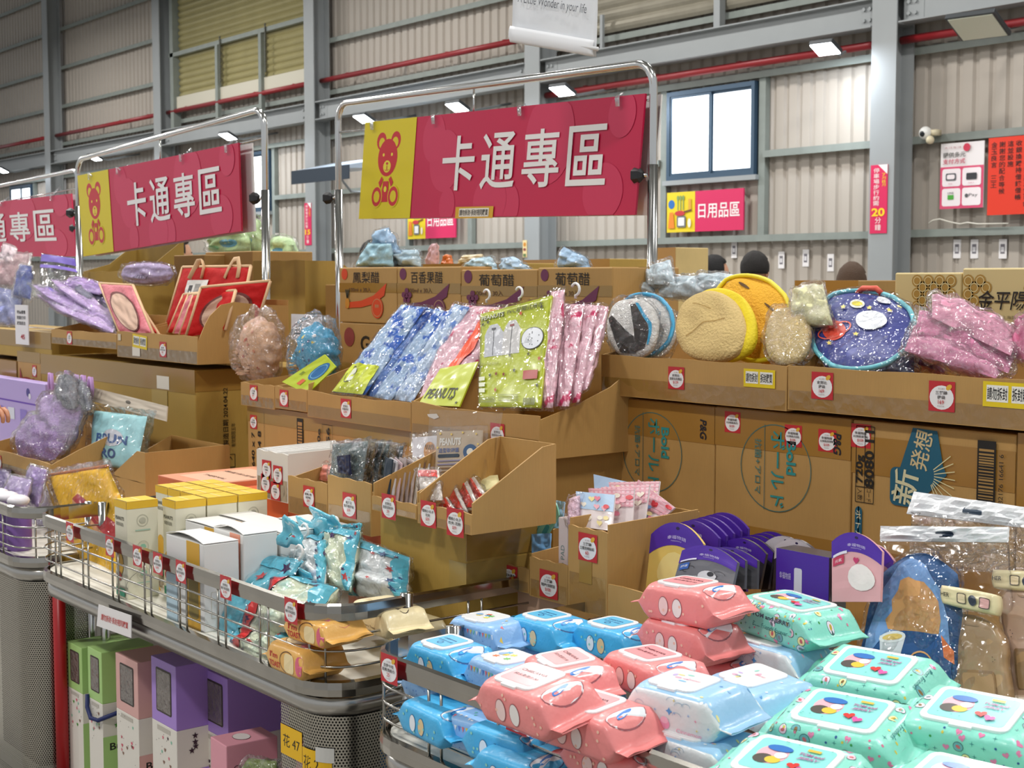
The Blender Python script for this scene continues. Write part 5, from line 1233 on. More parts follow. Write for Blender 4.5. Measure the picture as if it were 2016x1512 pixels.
bonnet((512, 688), 2.36, .105, 'peach coloured shower bonnet in crinkled clear wrap', '#e9b995', '#eebf9c', 3, ('#c9604a', '#e08a6a', '#f1d3b8'))
bonnet((625, 700), 2.38, .10, 'blue shower bonnet with fish print in clear wrap', '#3aa6d2', '#52b4d8', 6, ('#e8dc4a', '#1d4f8c', '#e9f2f6'))
t, fn, _ = qbag('product_card', 'lime green and blue card in front of the blue bonnet', 'card', q4(556, 752, 606, 776, 662, 722, 640, 698), (2.24, 2.28), .004, mat('#c2d42a', .4), wr=.001, rim=1, seed=50)
d = Deco(fn, .0003, .001, sub=.09); d.disc(.62, .65, .24, '#1f6aa8', .3); d.ring(.62, .65, .19, .02, '#7ac0e0', .24); d.text('寶貝', .2, .4, .12, '#2c5a30', w=.12); d.rect(.42, .12, .56, .3, '#e2683c'); d.build(t)
t, fn, _ = qbag('product_card', 'white printed card behind the blue bonnet', 'card', q4(574, 668, 632, 668, 634, 620, 574, 618), (2.46, 2.46), .003, mat('#d9dadf', .4), wr=.001, rim=1, seed=51)
d = Deco(fn, .0003, .001, sub=.09); d.rect(.1, .2, .5, .26, '#2a2a30'); d.rect(.62, .25, .88, .42, '#7a7c84'); d.line([(.1, .4), (.45, .4)], .03, '#9a9ca4'); d.line([(.1, .32), (.5, .32)], .02, '#9a9ca4'); d.text('PRODUCT', .5, .75, .06, '#8a8c94', w=.4); d.build(t)
# ---- raincoat packs
def blotch(name, c0, c1, sc=18, th=.5, wid=.08, c2=None):
    if name in MC: return MC[name]
    m = bpy.data.materials.new(name); MC[name] = m; m.use_nodes = True; nt = m.node_tree; N = nt.nodes.new; L = nt.links.new; b = nt.nodes['Principled BSDF']
    tc = N('ShaderNodeTexCoord'); n = N('ShaderNodeTexNoise'); n.inputs['Scale'].default_value = sc; n.inputs['Detail'].default_value = 2.5
    r = N('ShaderNodeValToRGB'); e = r.color_ramp.elements; e[0].position = th; e[0].color = (*lin(c0), 1); e[1].position = th + wid; e[1].color = (*lin(c1), 1)
    if c2: q = e.new(th + wid + .07); q.color = (*lin(c2), 1)
    L(tc.outputs['Object'], n.inputs['Vector']); L(n.outputs['Fac'], r.inputs[0]); L(r.outputs[0], b.inputs['Base Color'])
    n2 = N('ShaderNodeTexNoise'); n2.inputs['Scale'].default_value = 40; bp = N('ShaderNodeBump'); bp.inputs['Strength'].default_value = .8; bp.inputs['Distance'].default_value = .01
    L(tc.outputs['Object'], n2.inputs['Vector']); L(n2.outputs['Fac'], bp.inputs['Height']); L(bp.outputs['Normal'], b.inputs['Normal'])
    b.inputs['Roughness'].default_value = .25; b.inputs['Coat Weight'].default_value = .5; b.inputs['Coat Roughness'].default_value = .1
    return m
BLU = blotch('blue_raincoat', '#a9c3e2', '#2f62c0', 24, .5, .06); PNK = blotch('pink_raincoat', '#ecbfcb', '#d03a6a', 26, .6, .06)
DBL = blotch('dark_blue_raincoat', '#5b82c8', '#22489a', 22, .48, .1)
LIME = '#c9d42a'
CLW = film('pvc_sheet', .7, (1, 1, 1), .06, 30, .07, .006, .006)
def raincoat(q, y, l, m, seed, card=None, th=.03):
    t, fn, (A, B, C, D, N) = qbag('raincoat_pack', l, 'raincoat', q, y, th, m, 'raincoat packs', wr=.008, seed=seed, ws=16, cello=CLW, cs=1.05, cw=.006)
    if card == 'low':
        d = Deco(fn, .0005, .004, .35, sub=.09); d.poly([(-.0, .0), (.95, .0), (.8, .3), (.05, .26)], LIME) if False else d.rect(0, 0, .96, .3, LIME, 6)
        d.ring(.3, .18, .13, .012, '#4a4a2a', .09); d.disc(.35, .18, .1, '#dfe1cf', .07); d.build(t, 'product_card')
    return t, fn
ys = 2.30
raincoat(q4(655, 772, 718, 778, 838, 605, 790, 600), (2.27, 2.46), 'blue raincoat pack leftmost, with a lime card at its foot', BLU, 60, 'low')
raincoat(q4(716, 778, 738, 782, 862, 612, 838, 604), (2.29, 2.48), 'dark blue folded raincoat pack between the two lighter ones', DBL, 61)
raincoat(q4(734, 782, 770, 788, 905, 622, 858, 606), (2.29, 2.48), 'blue raincoat pack second from the pink ones', BLU, 62)
raincoat(q4(772, 786, 812, 792, 925, 605, 895, 598), (2.30, 2.48), 'pale blue raincoat pack touching the pink ones', blotch('pale_blue_raincoat', '#b9cde6', '#6a8ed2', 24, .5, .08), 63)
t, fn = raincoat(q4(822, 795, 900, 800, 1000, 606, 890, 600), (2.28, 2.50), 'pink raincoat pack with an orange stripe leaning right', PNK, 64)
d = Deco(fn, .0005, .004, .35, sub=.09); d.poly([(.42, .02), (.62, .02), (.98, .96), (.78, .96)], '#ee5a3a'); d.disc(.8, .66, .04, '#f1e9e4', .025); d.build(t, 'orange_stripe')
# lime cards
t, fn, _ = qbag('product_card', 'lime card lettered PEANUTS at the foot of the pink raincoat', 'card', q4(824, 797, 905, 801, 942, 712, 868, 726), (2.25, 2.30), .004, mat(LIME, .3, coat=.5), rim=1, wr=.001, seed=65)
d = Deco(fn, .0004, .001, .3, sub=.09); d.text('PEANUTS', .42, .3, .26, '#2a2a24', w=.74, bold=.02, italic=.1); d.star(.72, .18, .06, '#55562a', 5, .4); d.star(.9, .08, .04, '#33341a'); d.build(t)
t, fn, _ = qbag('raincoat_pack', 'lime fronted raincoat pack with rounded capes drawn on it, hanger on top', 'raincoat', q4(945, 801, 1064, 803, 1088, 583, 948, 620), (2.25, 2.40), .012, mat(LIME, .3, coat=.5, bump=.15, bscale=50), rim=.7, wr=.003, seed=66, cello=CLW, cs=1.04, cw=.004)
d = Deco(fn, .0005, .001, .3, sub=.09)
for (x0, x1, c) in ((.08, .36, '#d4d6dc'), (.36, .62, '#dcdad8')):
    d.poly([(x0, .5), (x1, .5), (x1 - .0, .74), (x1 - .05, .8), ((x0 + x1) / 2 + .05, .84), ((x0 + x1) / 2 - .05, .84), (x0 + .04, .8), (x0, .74)], c); d.line([((x0 + x1) / 2, .51), ((x0 + x1) / 2, .79)], .008, '#44444c'); d.rect((x0 + x1) / 2 - .03, .78, (x0 + x1) / 2 + .03, .8, '#8a3a3a' if x0 > .2 else '#44444c'); d.h -= 3 * d.st
d.h += 3 * d.st
d.disc(.8, .62, .16, '#33342a', .105, 26); d.disc(.8, .62, .15, '#d6d9df', .098, 26)
for k in range(9): a = k * 2.4; d.disc(.8 + .1 * cos(a) * (k % 3) / 2, .62 + .06 * sin(a), .008, '#55565e', .006, 6); d.h -= d.st
d.text('PEANUTS', .2, .925, .05, '#33341f', w=.34, bold=.05, italic=.1); d.text('PVC前開式雨衣', .66, .93, .05, '#33341f', w=.5, bold=.03, italic=.1); d.text('PEANUTS', .2, .926, .046, '#e9eccc', w=.32, italic=.1)
rnd = random.Random(4)
for u, v, c in ((.06, .86, '#33341a'), (.14, .87, '#33341a'), (.62, .88, '#c03a2a'), (.5, .48, '#55562a'), (.78, .47, '#55562a'), (.94, .42, '#b03020'), (.2, .3, '#33341a'), (.3, .31, '#7a1a1a'), (.42, .3, '#7a1a1a'), (.58, .33, '#33341a'), (.95, .18, '#33341a'), (.3, .15, '#b03020'), (.9, .9, '#33341a')): d.star(u, v, .028, c, 5, .4); d.h -= d.st
d.rect(.72, .24, .94, .32, '#a8322a'); d.rrect(.55, .47, .95, .5, .01, '#44452a') if False else None
for k in range(3): d.rect(.02, .13 + .06 * k, .12, .17 + .06 * k, '#d9dcc0'); d.h -= d.st
for k in range(5): d.line([(.02, .08 - .012 * k), (.3, .08 - .012 * k)], .004, '#55562a'); d.line([(.36, .1 - .014 * k), (.68, .1 - .014 * k)], .004, '#55562a'); d.h -= 2 * d.st
for k in range(12): d.rect(.76 + .016 * k, .01, .768 + .016 * k, .07, '#2a2a2a'); d.h -= d.st
d.text('柔軟‧不黏身‧好收納', .18, .42, .03, '#8a8c3a', w=.3); d.build(t)
def hanger(px, py, y, l, s=.02, rot=0., parent=None, col='#ecebea'):
    p = onY(px, py, y); t = thing('plastic_hook', l, 'hook', tuple(p)) if parent is None else parent
    off = V((0, 0, 0)) if parent is None else p - parent.location
    pts = []
    for k in range(11):
        a = -pi * .5 + pi * 1.35 * k / 10; u, v = s * .7 * cos(a), s * .7 * sin(a) + s * 1.1; u, v = rot2(u, v, rot); pts.append(off + V((u, 0, v)))
    q = rot2(0, 0, rot); pts = [off + V((0, 0, 0))] + pts
    b = MB(); b.tube(pts, s * .16, 8); return b.build('hook', mat(col, .35), t, smooth=True) if parent else (b.build('hook', mat(col, .35), t, smooth=True), t)[1]
hanger(1022, 592, 2.40, '', .02, parent=t); hanger(958, 596, 2.42, '', .02, parent=t); hanger(1133, 588, 2.44, 'white plastic hook on the pink raincoats at the right end of the tray', .022)
for i, (q, l) in enumerate(((q4(1062, 803, 1088, 803, 1112, 570, 1085, 575), 'narrow pink raincoat edge right behind the lime fronted pack'), (q4(1086, 800, 1120, 800, 1150, 600, 1112, 598), 'pink raincoat pack with red fruit print, third from the tray end'), (q4(1112, 795, 1140, 792, 1178, 602, 1148, 598), 'pink raincoat pack second from the tray end'), (q4(1130, 780, 1156, 765, 1198, 604, 1176, 600), 'pink raincoat pack at the very end of the tray'))):
    raincoat(q, (2.27 + .03 * i, 2.42 + .03 * i), l, PNK, 70 + i)
# ---- bagged pale blue goods behind the drink cartons
PB = SOFT('#9cc6e2')
for i, (q, l, m) in enumerate(((q4(700, 525, 775, 525, 770, 480, 725, 478), 'pale blue bagged toy at the left behind the drink cartons', '#a9d4e2'), (q4(735, 505, 790, 500, 765, 448, 738, 455), 'upright pale blue bagged paddle, tallest behind the cartons', '#a9cbe9'), (q4(762, 525, 828, 525, 822, 492, 768, 490), 'clear bag with red header and blue content', '#bcd8e6'), (q4(905, 535, 985, 540, 965, 505, 930, 510), 'pale blue packet behind the third carton', '#b9d8e6'), (q4(985, 540, 1052, 535, 1010, 505, 990, 508), 'pale blue folded packet beside the gap of the cartons', '#b4cfe4'), (q4(1100, 530, 1165, 530, 1150, 505, 1110, 486), 'pointed pale blue packet behind the rightmost carton', '#a8c8e4'))):
    qbag('wrapped_toy', l, 'packet', q, 2.86 + .02 * i, .05, SOFT(m, .6, 50), wr=.015, seed=80 + i, cello=WRAP, cs=1.1, cw=.008)
for i, (q, l, m) in enumerate(((q4(838, 525, 862, 525, 860, 478, 850, 480), 'red and white snack packet poking up behind the cartons', '#d9b0b4'), (q4(868, 525, 890, 525, 886, 502, 878, 500), 'orange snack packet behind the second carton', '#d9783a'), (q4(900, 520, 960, 522, 950, 500, 912, 502), 'cream snack packets behind the third carton', '#d9c9a4'))):
    qbag('snack_packet', l, 'packet', q, 3.65, .04, mat(m, .3, coat=.4, bump=.5, bscale=50), wr=.012, seed=90 + i)
# ---- right trays
MESH = mat('#d8d6d2', .8, bump=.6, bscale=160)
def roundbag(q, y, l, m, seed, th=.04, trim=None, cello=None, group='round bath bags in the shallow tray', name='bath_bag', sup=.9):
    t, fn, (A, B, C, D, N) = qbag(name, l, 'bag', q, y, th, m, group, wr=.008, outline=outl_super(sup), seed=seed, ws=7, puff=4, cello=cello, n=(20, 20), rim=.3)
    if trim:
        b = MB(); pts = [];
        for k in range(40):
            a = 2 * pi * k / 40; u, v = .5 + .5 * max(-1, min(1, cos(a) * 1.27)), .5 + .5 * max(-1, min(1, sin(a) * 1.27)); x, y_ = outl_super(sup)(u, v); pts.append((A * (1 - x) + B * x) * (1 - y_) + (D * (1 - x) + C * x) * y_ + N * th * .35)
        b.tube(pts, .006, 8, closed=True); b.build('piping', mat(trim, .5), t, smooth=True)
    return t, fn
t, fn = roundbag(q4(1205, 704, 1325, 712, 1335, 592, 1225, 580), (2.58, 2.72), 'white mesh bath bag with teal piping, behind the front white one', MESH, 101, trim='#2a93bd', cello=WRAP2)
t, fn = roundbag(q4(1196, 702, 1290, 708, 1300, 590, 1200, 592), (2.53, 2.64), 'white mesh bath bag with black patches at the left end of the tray', MESH, 102, cello=WRAP)
d = Deco(fn, .0006, .002, .9, sub=.09); d.poly([(.08, .62), (.16, .66), (.42, .42), (.62, .3), (.72, .02), (.28, .02), (.2, .25)], '#2a2624'); d.poly([(.5, .86), (.6, .88), (.86, .6), (.94, .3), (.92, .05), (.7, .04), (.62, .4)], '#2a2624'); d.poly([(.6, .9), (.68, .9), (.95, .55), (.98, .1), (.95, .1), (.9, .5)], '#2a93bd'); d.build(t)
t, fn = roundbag(q4(1420, 715, 1570, 718, 1560, 552, 1400, 545), (2.60, 2.74), 'yellow mesh bath bag with brown patches behind the cream one', mat('#e6ab24', .8, bump=.6, bscale=160), 103, trim='#e8d21e')
d = Deco(fn, .0006, .002, .9, sub=.09)
for u, v, a_, b_, r_ in ((.46, .86, .09, .02, -.5), (.78, .6, .1, .02, -.7), (.9, .36, .06, .02, 1.2)): d.disc(u, v, a_, '#5f4424', b_, 16, r_); d.h -= d.st
d.build(t)
t, fn = roundbag(q4(1500, 716, 1592, 720, 1600, 610, 1520, 606), (2.52, 2.66), 'cream mesh bath bag at the right end of the bath bags', mat('#dcc182', .8, bump=.6, bscale=160), 104, cello=WRAP2)
t, fn = roundbag(q4(1345, 712, 1500, 714, 1478, 566, 1352, 572), (2.54, 2.64), 'yellow rimmed bath bag right behind the cream one', mat('#e8cf1f', .7, bump=.4, bscale=120), 105)
t, fn = roundbag(q4(1330, 712, 1478, 714, 1458, 572, 1338, 578), (2.525, 2.61), 'large cream mesh bath bag facing forward in the tray', mat('#dcbf80', .8, bump=.6, bscale=160), 106, th=.045)
d = Deco(fn, .0006, .002, .9, sub=.09); d.line([(.2, .3), (.5, .5), (.8, .56)], .01, '#b08f50'); d.line([(.3, .8), (.6, .7)], .01, '#b08f50'); d.build(t, 'stitching')
t, fn = roundbag(q4(1600, 742, 1800, 735, 1812, 590, 1606, 578), (2.54, 2.78), 'large round navy lunch bag with planets and turquoise piping', mat('#2f3a8c', .45, bump=.15, bscale=60), 107, th=.05, trim='#6fc0cc', cello=WRAP, group=None, name='lunch_bag', sup=.85)
d = Deco(fn, .0006, .002, .4, sub=.09); d.disc(.25, .44, .12, '#e8523e', .13, 20); d.ring(.25, .44, .19, .016, '#e8604a', .09, 28, 0, 6.3, .5); d.disc(.47, .78, .075, '#e2e4d8', .065, 18); d.disc(.47, .78, .055, '#e8d63a', .035, 14); d.disc(.75, .86, .075, '#c9cdd6', .06, 18)
d.disc(.62, .56, .15, '#dfe3ea', .12, 20)
for u, v in ((.34, .72), (.1, .52), (.2, .26), (.48, .38), (.8, .7), (.6, .72), (.9, .82)): d.star(u, v, .035, '#e8cf5a'); d.h -= d.st
for u, v in ((.6, .92), (.3, .62), (.66, .78), (.9, .9), (.75, .6)): d.disc(u, v, .012, '#e9ecf4', n=8); d.h -= d.st
d.build(t); hc = fn(.58, .97, .0)
b = MB(); b.tube([hc + V((-.035, 0, 0)), hc + V((-.02, 0, .012)), hc + V((.02, 0, .012)), hc + V((.035, 0, 0))], .007, 8); b.build('pull_loop', mat('#d8563f', .5), t, smooth=True)
qbag('lunch_bag', 'dark navy bag lying under the planet lunch bag', 'bag', q4(1640, 738, 1800, 742, 1800, 700, 1640, 705), (2.55, 2.6), .05, mat('#2a2c4c', .4), seed=108, cello=WRAP)
PKS = ('#dc8aac', '#cf7a9e', '#e39ab4', '#c9688c', '#d884a6')
for i, (q, l) in enumerate(((q4(1780, 690, 1960, 745, 1985, 715, 1800, 640), 'lowest pink folded bag sloping to the right'), (q4(1800, 660, 1985, 735, 2000, 690, 1810, 610), 'pink folded bag in the middle of the pink pile'), (q4(1835, 625, 1990, 700, 2005, 655, 1835, 580), 'topmost pink folded bag with a zip slot'), (q4(1985, 700, 2060, 720, 2060, 605, 1998, 630), 'pink round bag cut by the right edge'), (q4(1760, 700, 1860, 735, 1850, 650, 1762, 655), 'pink folded bag nearest the navy lunch bag'))):
    t, fn, _ = qbag('pink_pouch', l, 'bag', q, (2.53 + .03 * i, 2.62 + .04 * i), .05, mat(PKS[i], .6, bump=.4, bscale=40), 'pink pouches in clear wrap', wr=.012, seed=110 + i, cello=WRAP2, cs=1.1, cw=.01, ws=12)
    d = Deco(fn, .0003, .001, sub=.09); d.line([(.1, .75), (.5, .72), (.8, .8)], .02, '#9a4a6a'); d.build(t, 'zip')
# clear folded packets behind the right trays
for i, (q, l) in enumerate(((q4(1275, 560, 1330, 560, 1320, 512, 1262, 545), 'pale blue packet leaning behind the sign post foot'), (q4(1300, 585, 1400, 585, 1390, 545, 1290, 548), 'clear packet with pale blue goods behind the white bath bag'), (q4(1370, 575, 1480, 575, 1470, 545, 1375, 540), 'clear packet behind the yellow bath bag'), (q4(1560, 640, 1640, 640, 1620, 560, 1560, 570), 'crinkled clear packet between the cream bag and the navy lunch bag'), (q4(1215, 575, 1290, 580, 1285, 555, 1225, 548), 'white and pink packet behind the white bath bags'))):
    qbag('clear_packet', l, 'packet', q, (2.9, 2.95) if i != 3 else (2.62, 2.7), .05, SOFT('#cfe0e8', .3, 50) if i != 3 else SOFT('#e3dfae', .6, 50), wr=.012, seed=120 + i, cello=WRAP2, cs=1.1, cw=.01)
# ================================================================== goods on the middle cart
SH_ = .0005
def wbox(name, label, cat, x0, x1, y0, y1, z0, z1, m, rz=0., group=None, bev=.002):
    t = thing(name, label, cat, (x0, y0, z0), rz, group); b = MB(); b.box(0, x1 - x0, 0, y1 - y0, 0, z1 - z0); b.build('body', m, t, bevel=bev)
    W, D, H = x1 - x0, y1 - y0, z1 - z0
    return t, W, D, H, plane_fn((0, 0, 0), (1, 0, 0), (0, 0, 1)), plane_fn((W, 0, 0), (0, 1, 0), (0, 0, 1)), plane_fn((0, 0, H), (1, 0, 0), (0, 1, 0))
CREAM = mat('#dfdbc4', .45, key='bottle_box_card')
def bottlebox(x0, y0, z1, label, words=True, kind=0, rz=0):
    w_, d_ = .072, .083
    t, W, D, H, fr, sd, tp = wbox('bottle_box', label, 'box', x0, x0 + w_, y0, y0 + d_, ZF, z1, CREAM, rz, 'yellow topped bottle boxes')
    d = Deco(fr, .0003, .0006); d.rect(0, H * .925, W, H, '#e3b62c'); d.text('PEANUTS', W * .45, H * .82, .009, '#4a4638', w=W * .7, bold=.02); d.text('彈蓋保溫瓶', W * .45, H * .76, .009, '#4a4638', w=W * .6)
    d.disc(W * .4, H * .35, W * .3, '#d8a93a', H * .12); d.disc(W * .35, H * .22, W * .2, '#b03a3a', H * .05); d.rect(W * .1, H * .02, W * .8, H * .1, '#2f8a6c'); d.build(t, 'print')
    d = Deco(sd, .0003, .0006); d.rect(0, H * .925, D, H, '#e3b62c')
    if kind == 1: d.text('PEANUTS', D * .5, H * .78, .011, '#4a4638', w=D * .78, bold=.02); d.text('彈蓋保溫瓶', D * .5, H * .7, .011, '#4a4638', w=D * .66)
    else:
        for k, c in enumerate(('#c3c1ad', '#8fc0a4', '#8fc0a4')):
            v = H * (.8 - .27 * k); d.ring(D * .5, v, .015, .0014, '#b9b7a4'); d.disc(D * .5, v, .0085, c if k else '#b9b7a4', .0075, 6 if k == 1 else 14); d.line([(D * .26, v - .024), (D * .74, v - .024)], .003, '#a8c4b0')
        d.ring(D * .2, H * .2, .028, .0012, '#77756a', .012, 20, .3, 3.4, .7)
    d.build(t, 'print')
    d = Deco(tp, .0003, .0006); d.rect(0, 0, W, D, '#e8bd34'); d.line([(.002, .002), (W - .002, .002)], .0022, '#3a2f14'); d.rect(W * .1, D * .45, W * .9, D * .52, '#f0d88a'); d.build(t, 'lid_top'); return t
bottlebox(-3.372, 1.442, .952, 'yellow topped bottle box standing apart beside the yellow towel bag')
ords = ('front', 'second', 'third', 'fourth', 'fifth'); k = 0
for j in range(3):
    for i in range(4 if j > 0 else 1):
        bottlebox(-3.305 - .076 * i, 1.54 + .087 * j, .952, 'yellow topped bottle box, %s from the front, %s column from the right' % (ords[j], ('first', 'second', 'third', 'fourth')[i]), kind=1 if (j == 1 and i == 0) else 0)
# white lantern boxes
WHB = mat('#e6e5e2', .45, key='white_carton'); 
def whitebox(x0, x1, y0, z1, label, stripe='#d9a83a', openlid=False):
    t, W, D, H, fr, sd, tp = wbox('white_gift_box', label, 'box', x0, x1, y0, y0 + .088, ZF, z1, WHB, 0, 'white gift boxes')
    d = Deco(fr, .0003, .0006); d.rect(W * .56, 0, W * .9, H, stripe)
    if stripe != '#e39a80':
        d.rrect(W * .6, H * .12, W * .86, H * .62, .012, '#8d7a3a'); d.disc(W * .73, H * .62, W * .13, '#8d7a3a', .02)
    d.rect(W * .0, 0, W * .3, H * .55, '#bfd8e4' if stripe == '#d9a83a' else '#ecd3c8'); d.build(t, 'print')
    d = Deco(sd, .0003, .0006); c = '#cfc6ae'
    d.line([(D * .2, H * .15), (D * .2, H * .45), (D * .8, H * .45), (D * .8, H * .15), (D * .2, H * .15)], .001, c); d.ring(D * .5, H * .45, .014, .001, c, .02, 16, 0, pi); d.line([(D * .3, H * .3), (D * .7, H * .3)], .001, c); d.build(t, 'print')
    b = MB(); b.grid(lambda u, v: V((W * u, D * v, H + .002 + .012 * (1 - v) * (1 - abs(2 * u - 1) ** 2) * (1 if openlid else .2))), 8, 4); b.build('lid_flap', WHB, t, solid=.0015)
    return t
whitebox(-3.07, -2.88, 1.438, .907, 'front white box with a gold stripe, lid slightly open', openlid=True)
whitebox(-3.02, -2.875, 1.535, .918, 'white box with pink front behind the front gold striped one', '#e39a80', True)
whitebox(-3.22, -3.035, 1.56, .905, 'white box behind and left of the front gold striped one')
whitebox(-3.06, -2.875, 1.632, .912, 'white box third in the row, before the orange boxes', '#d9a83a')
whitebox(-3.06, -2.875, 1.728, .912, 'white box fourth in the row, farthest back', '#e39a80')
whitebox(-3.25, -3.065, 1.66, .905, 'white box in the second row behind the others', '#d9a83a')
# yellow towel bags leaning at the corner
YELM = mat('#eab308', .75, bump=.3, bscale=30, spec=.3)
for i, (q, l) in enumerate(((q4(160, 1150, 245, 1165, 178, 925, 88, 945), 'yellow folded bag behind, leaning at the cart corner'), (q4(180, 1160, 318, 1165, 212, 918, 96, 936), 'front yellow bag with a red patch in sparkling clear wrap'))):
    t, fn, (A, B, C, D, N) = qbag('yellow_pouch', l, 'bag', q, (1.58 - .03 * i, 1.72 - .03 * i), .028, YELM, 'yellow wrapped bags', wr=.006, seed=130 + i, cello=WRAP, cs=1.12, cw=.01, puff=6)
    b = MB(); b.tube([D, D * .5 + C * .5, C], .006, 8); b.build('brown_hem', mat('#b5682c', .6), t, smooth=True)
    if i:
        d = Deco(fn, .0003, .0015, .5, sub=.09); d.poly([(.3, .74), (.42, .78), (.82, .5), (.86, .42), (.72, .36), (.6, .42)], '#b5161c'); d.poly([(.26, .68), (.3, .74), (.6, .42), (.56, .38)], '#d99a6a')
        d.ring(.6, .56, .05, .006, '#d99a4a', .045, 20, 0, 5); d.disc(.22, .68, .03, '#5a4a1a', .015, a=-.8); d.disc(.24, .5, .03, '#5a4a1a', .015, a=-.8); d.poly([(.62, .12), (.8, .2), (.9, .12), (.8, .02)], '#b5161c'); d.build(t, 'print')
# orange boxes
OR = mat('#d4602e', .5, key='orange_carton')
t, W, D, H, fr, sd, tp = wbox('orange_box', 'long orange carton under the white display tray', 'box', -3.72, -2.74, 1.97, 2.22, ZF, .893, OR)
d = Deco(fr, .0003, .0006); 
for u in (.3, .58, .8): d.rect(W * u, 0, W * u + .002, H, '#8a3418'); d.h -= d.st
d.build(t, 'seams')
t, W, D, H, fr, sd, tp = wbox('orange_box', 'flat orange and pale printed box on top of the yellow boxes row', 'box', -4.02, -3.74, 1.86, 2.2, ZF, .905, mat('#dc7a52', .5))
d = Deco(tp, .0003, .0006); d.rect(.0, 0, W, D, '#e39a78'); d.rect(.04, .05, W - .02, D - .05, '#eab99c'); d.text('彈蓋保溫瓶', W * .5, D * .6, .02, '#5a3a2a', w=W * .7); d.text('THERMAL', W * .5, D * .35, .016, '#6a4a3a', w=W * .5); d.build(t, 'print')
# white display tray with cards
t, W, H, fr, sd = tray('white card display tray full of white cards, four price stickers', 505, 566, 884, 975, 1.93, .26, .13, m=mat('#ddd8d0', .5), lprof=[(0, .135), (1, .14)], prof=[(0, .135), (1, .14)], zb=.893)
for u, v in ((.34, .62), (.7, .55), (.3, .32), (.62, .2)): pricetag(t, fr, W * u, H * v, .05, ('史努比', '便條本'), '39')
for i in range(7):
    b = MB(); b.box(.012 + i * .012, .018 + i * .012, .01, .25, .01, H + .004 - .001 * i); o = b.build('white_card', mat('#eceae6', .5), loc=tuple(t.location))
    tag(o, 'white card booklet in the white display tray, %s from its left side' % 'first second third fourth fifth sixth seventh'.split()[i], 'booklet', 'white booklets in the display tray')
# small brown trays
t, W, H, fr, sd = tray('small brown tray, leftmost of the sticker trays, with a slanted side', 567, 644, 936, 1006, 1.86, .26, .14, prof=[(0, .09), (1, .145)], zb=.893); trA = t
pricetag(t, fr, W * .55, H * .55, .055, ('蠟筆小新', '氣炸紙'), '$39')
t, W, H, fr, sd = tray('small brown tray holding grey zip bags', 645, 730, 935, 1022, 1.83, .26, .16, prof=[(0, .105), (1, .16)], zb=.893)
pricetag(t, fr, W * .52, H * .5, .06, ('航海王', '角落隨手貼'), '$39')
t, W, H, fr, sd = tray('small brown tray of upright thin packs', 732, 820, 976, 1034, 1.74, .24, .13, prof=[(0, .06), (1, .14)], zb=.985)
pricetag(t, fr, W * .4, H * .5, .055, ('史努比', '造型迴紋針'), '39')
t, W, H, fr, sd = tray('brown tray with high slanted side holding red topped zip bags', 822, 928, 990, 1056, 1.72, .225, .169, prof=[(0, .064), (.3, .1), (.85, .165), (1, .169)], zb=.985); T4 = t; T4fn = fr; T4W = W
pricetag(t, fr, W * .22, H * .56, .055, ('櫻桃小丸子', '衣夾'), '$39'); pricetag(t, fr, W * .72, H * .45, .058, ('櫻桃小丸子', '衣夾-花款'), '$39')
t, W, H, fr, sd = cbox('square brown carton under the small trays, in the middle cart', 748, 918, 1030, 0, 1.79, .24, m=CB2, zbot=ZF, ztop=.983, tapes=(), topseam=False)
b = MB(); b.box(W - .001, W + .001, 0, .24, H * .72, H); b.build('tape', TAPE2, t); b = MB(); b.box(W - .06, W + .0012, -.0012, .24, H * .42, H * .7); b.build('tape', mat('#a58a4a', .3, coat=.4), t)
# contents of small trays
Z1 = dict(wr=.003, seed=1)
for i in range(6):
    x = 650 + i * 14; qbag('zip_bag', 'clear zip bag of grey and gold pieces, %s in the small tray' % ('first second third fourth fifth sixth'.split()[i]), 'packet', q4(x, 958 - i, x + 60, 968, x + 75, 868 + i * 2, x + 5, 875), (1.87 + .03 * i, 1.9 + .03 * i), .02, mat(('#6c7c7c', '#8c7c5c', '#5c6a70')[i % 3], .5, bump=.6, bscale=120, var=.5, vscale=60), 'grey zip bags', wr=.01, seed=140 + i, cello=WRAP2, cs=1.12, cw=.008)
qbag('navy_packet', 'dark navy card at the left edge of the grey zip bags', 'packet', q4(668, 930, 690, 935, 688, 895, 665, 898), 1.86, .006, mat('#1c2446', .4), rim=1, seed=150)
qbag('coral_packet', 'coral packet in clear wrap in the leftmost small tray', 'packet', q4(628, 945, 668, 950, 668, 915, 636, 915), (1.95, 1.97), .02, mat('#e08068', .4), seed=151, cello=WRAP)
for i in range(9):
    x = 748 + i * 9; c = ('#23303c', '#dcd8dc', '#c9b0b4', '#b8a8a4', '#a89a98', '#cbbcb8', '#d6cfc4', '#8a6a5a', '#c9c0c0')[i]
    qbag('thin_pack', '%s thin upright pack in the third small tray' % ('black printed', 'white', 'pinkish', 'dull rose', 'grey brown', 'pale rose', 'cream', 'brown', 'pale grey')[i], 'packet', q4(x, 1005, x + 14, 1010, x + 26, 905 + (i % 3) * 4, x + 12, 900), (1.77 + .012 * i, 1.80 + .012 * i), .006, mat(c, .4), None, wr=.002, seed=160 + i, rim=.6, cello=POLY if i % 2 else None, cs=1.15, cw=.004)
CRD = mat('#e23a2a', .35, coat=.4)
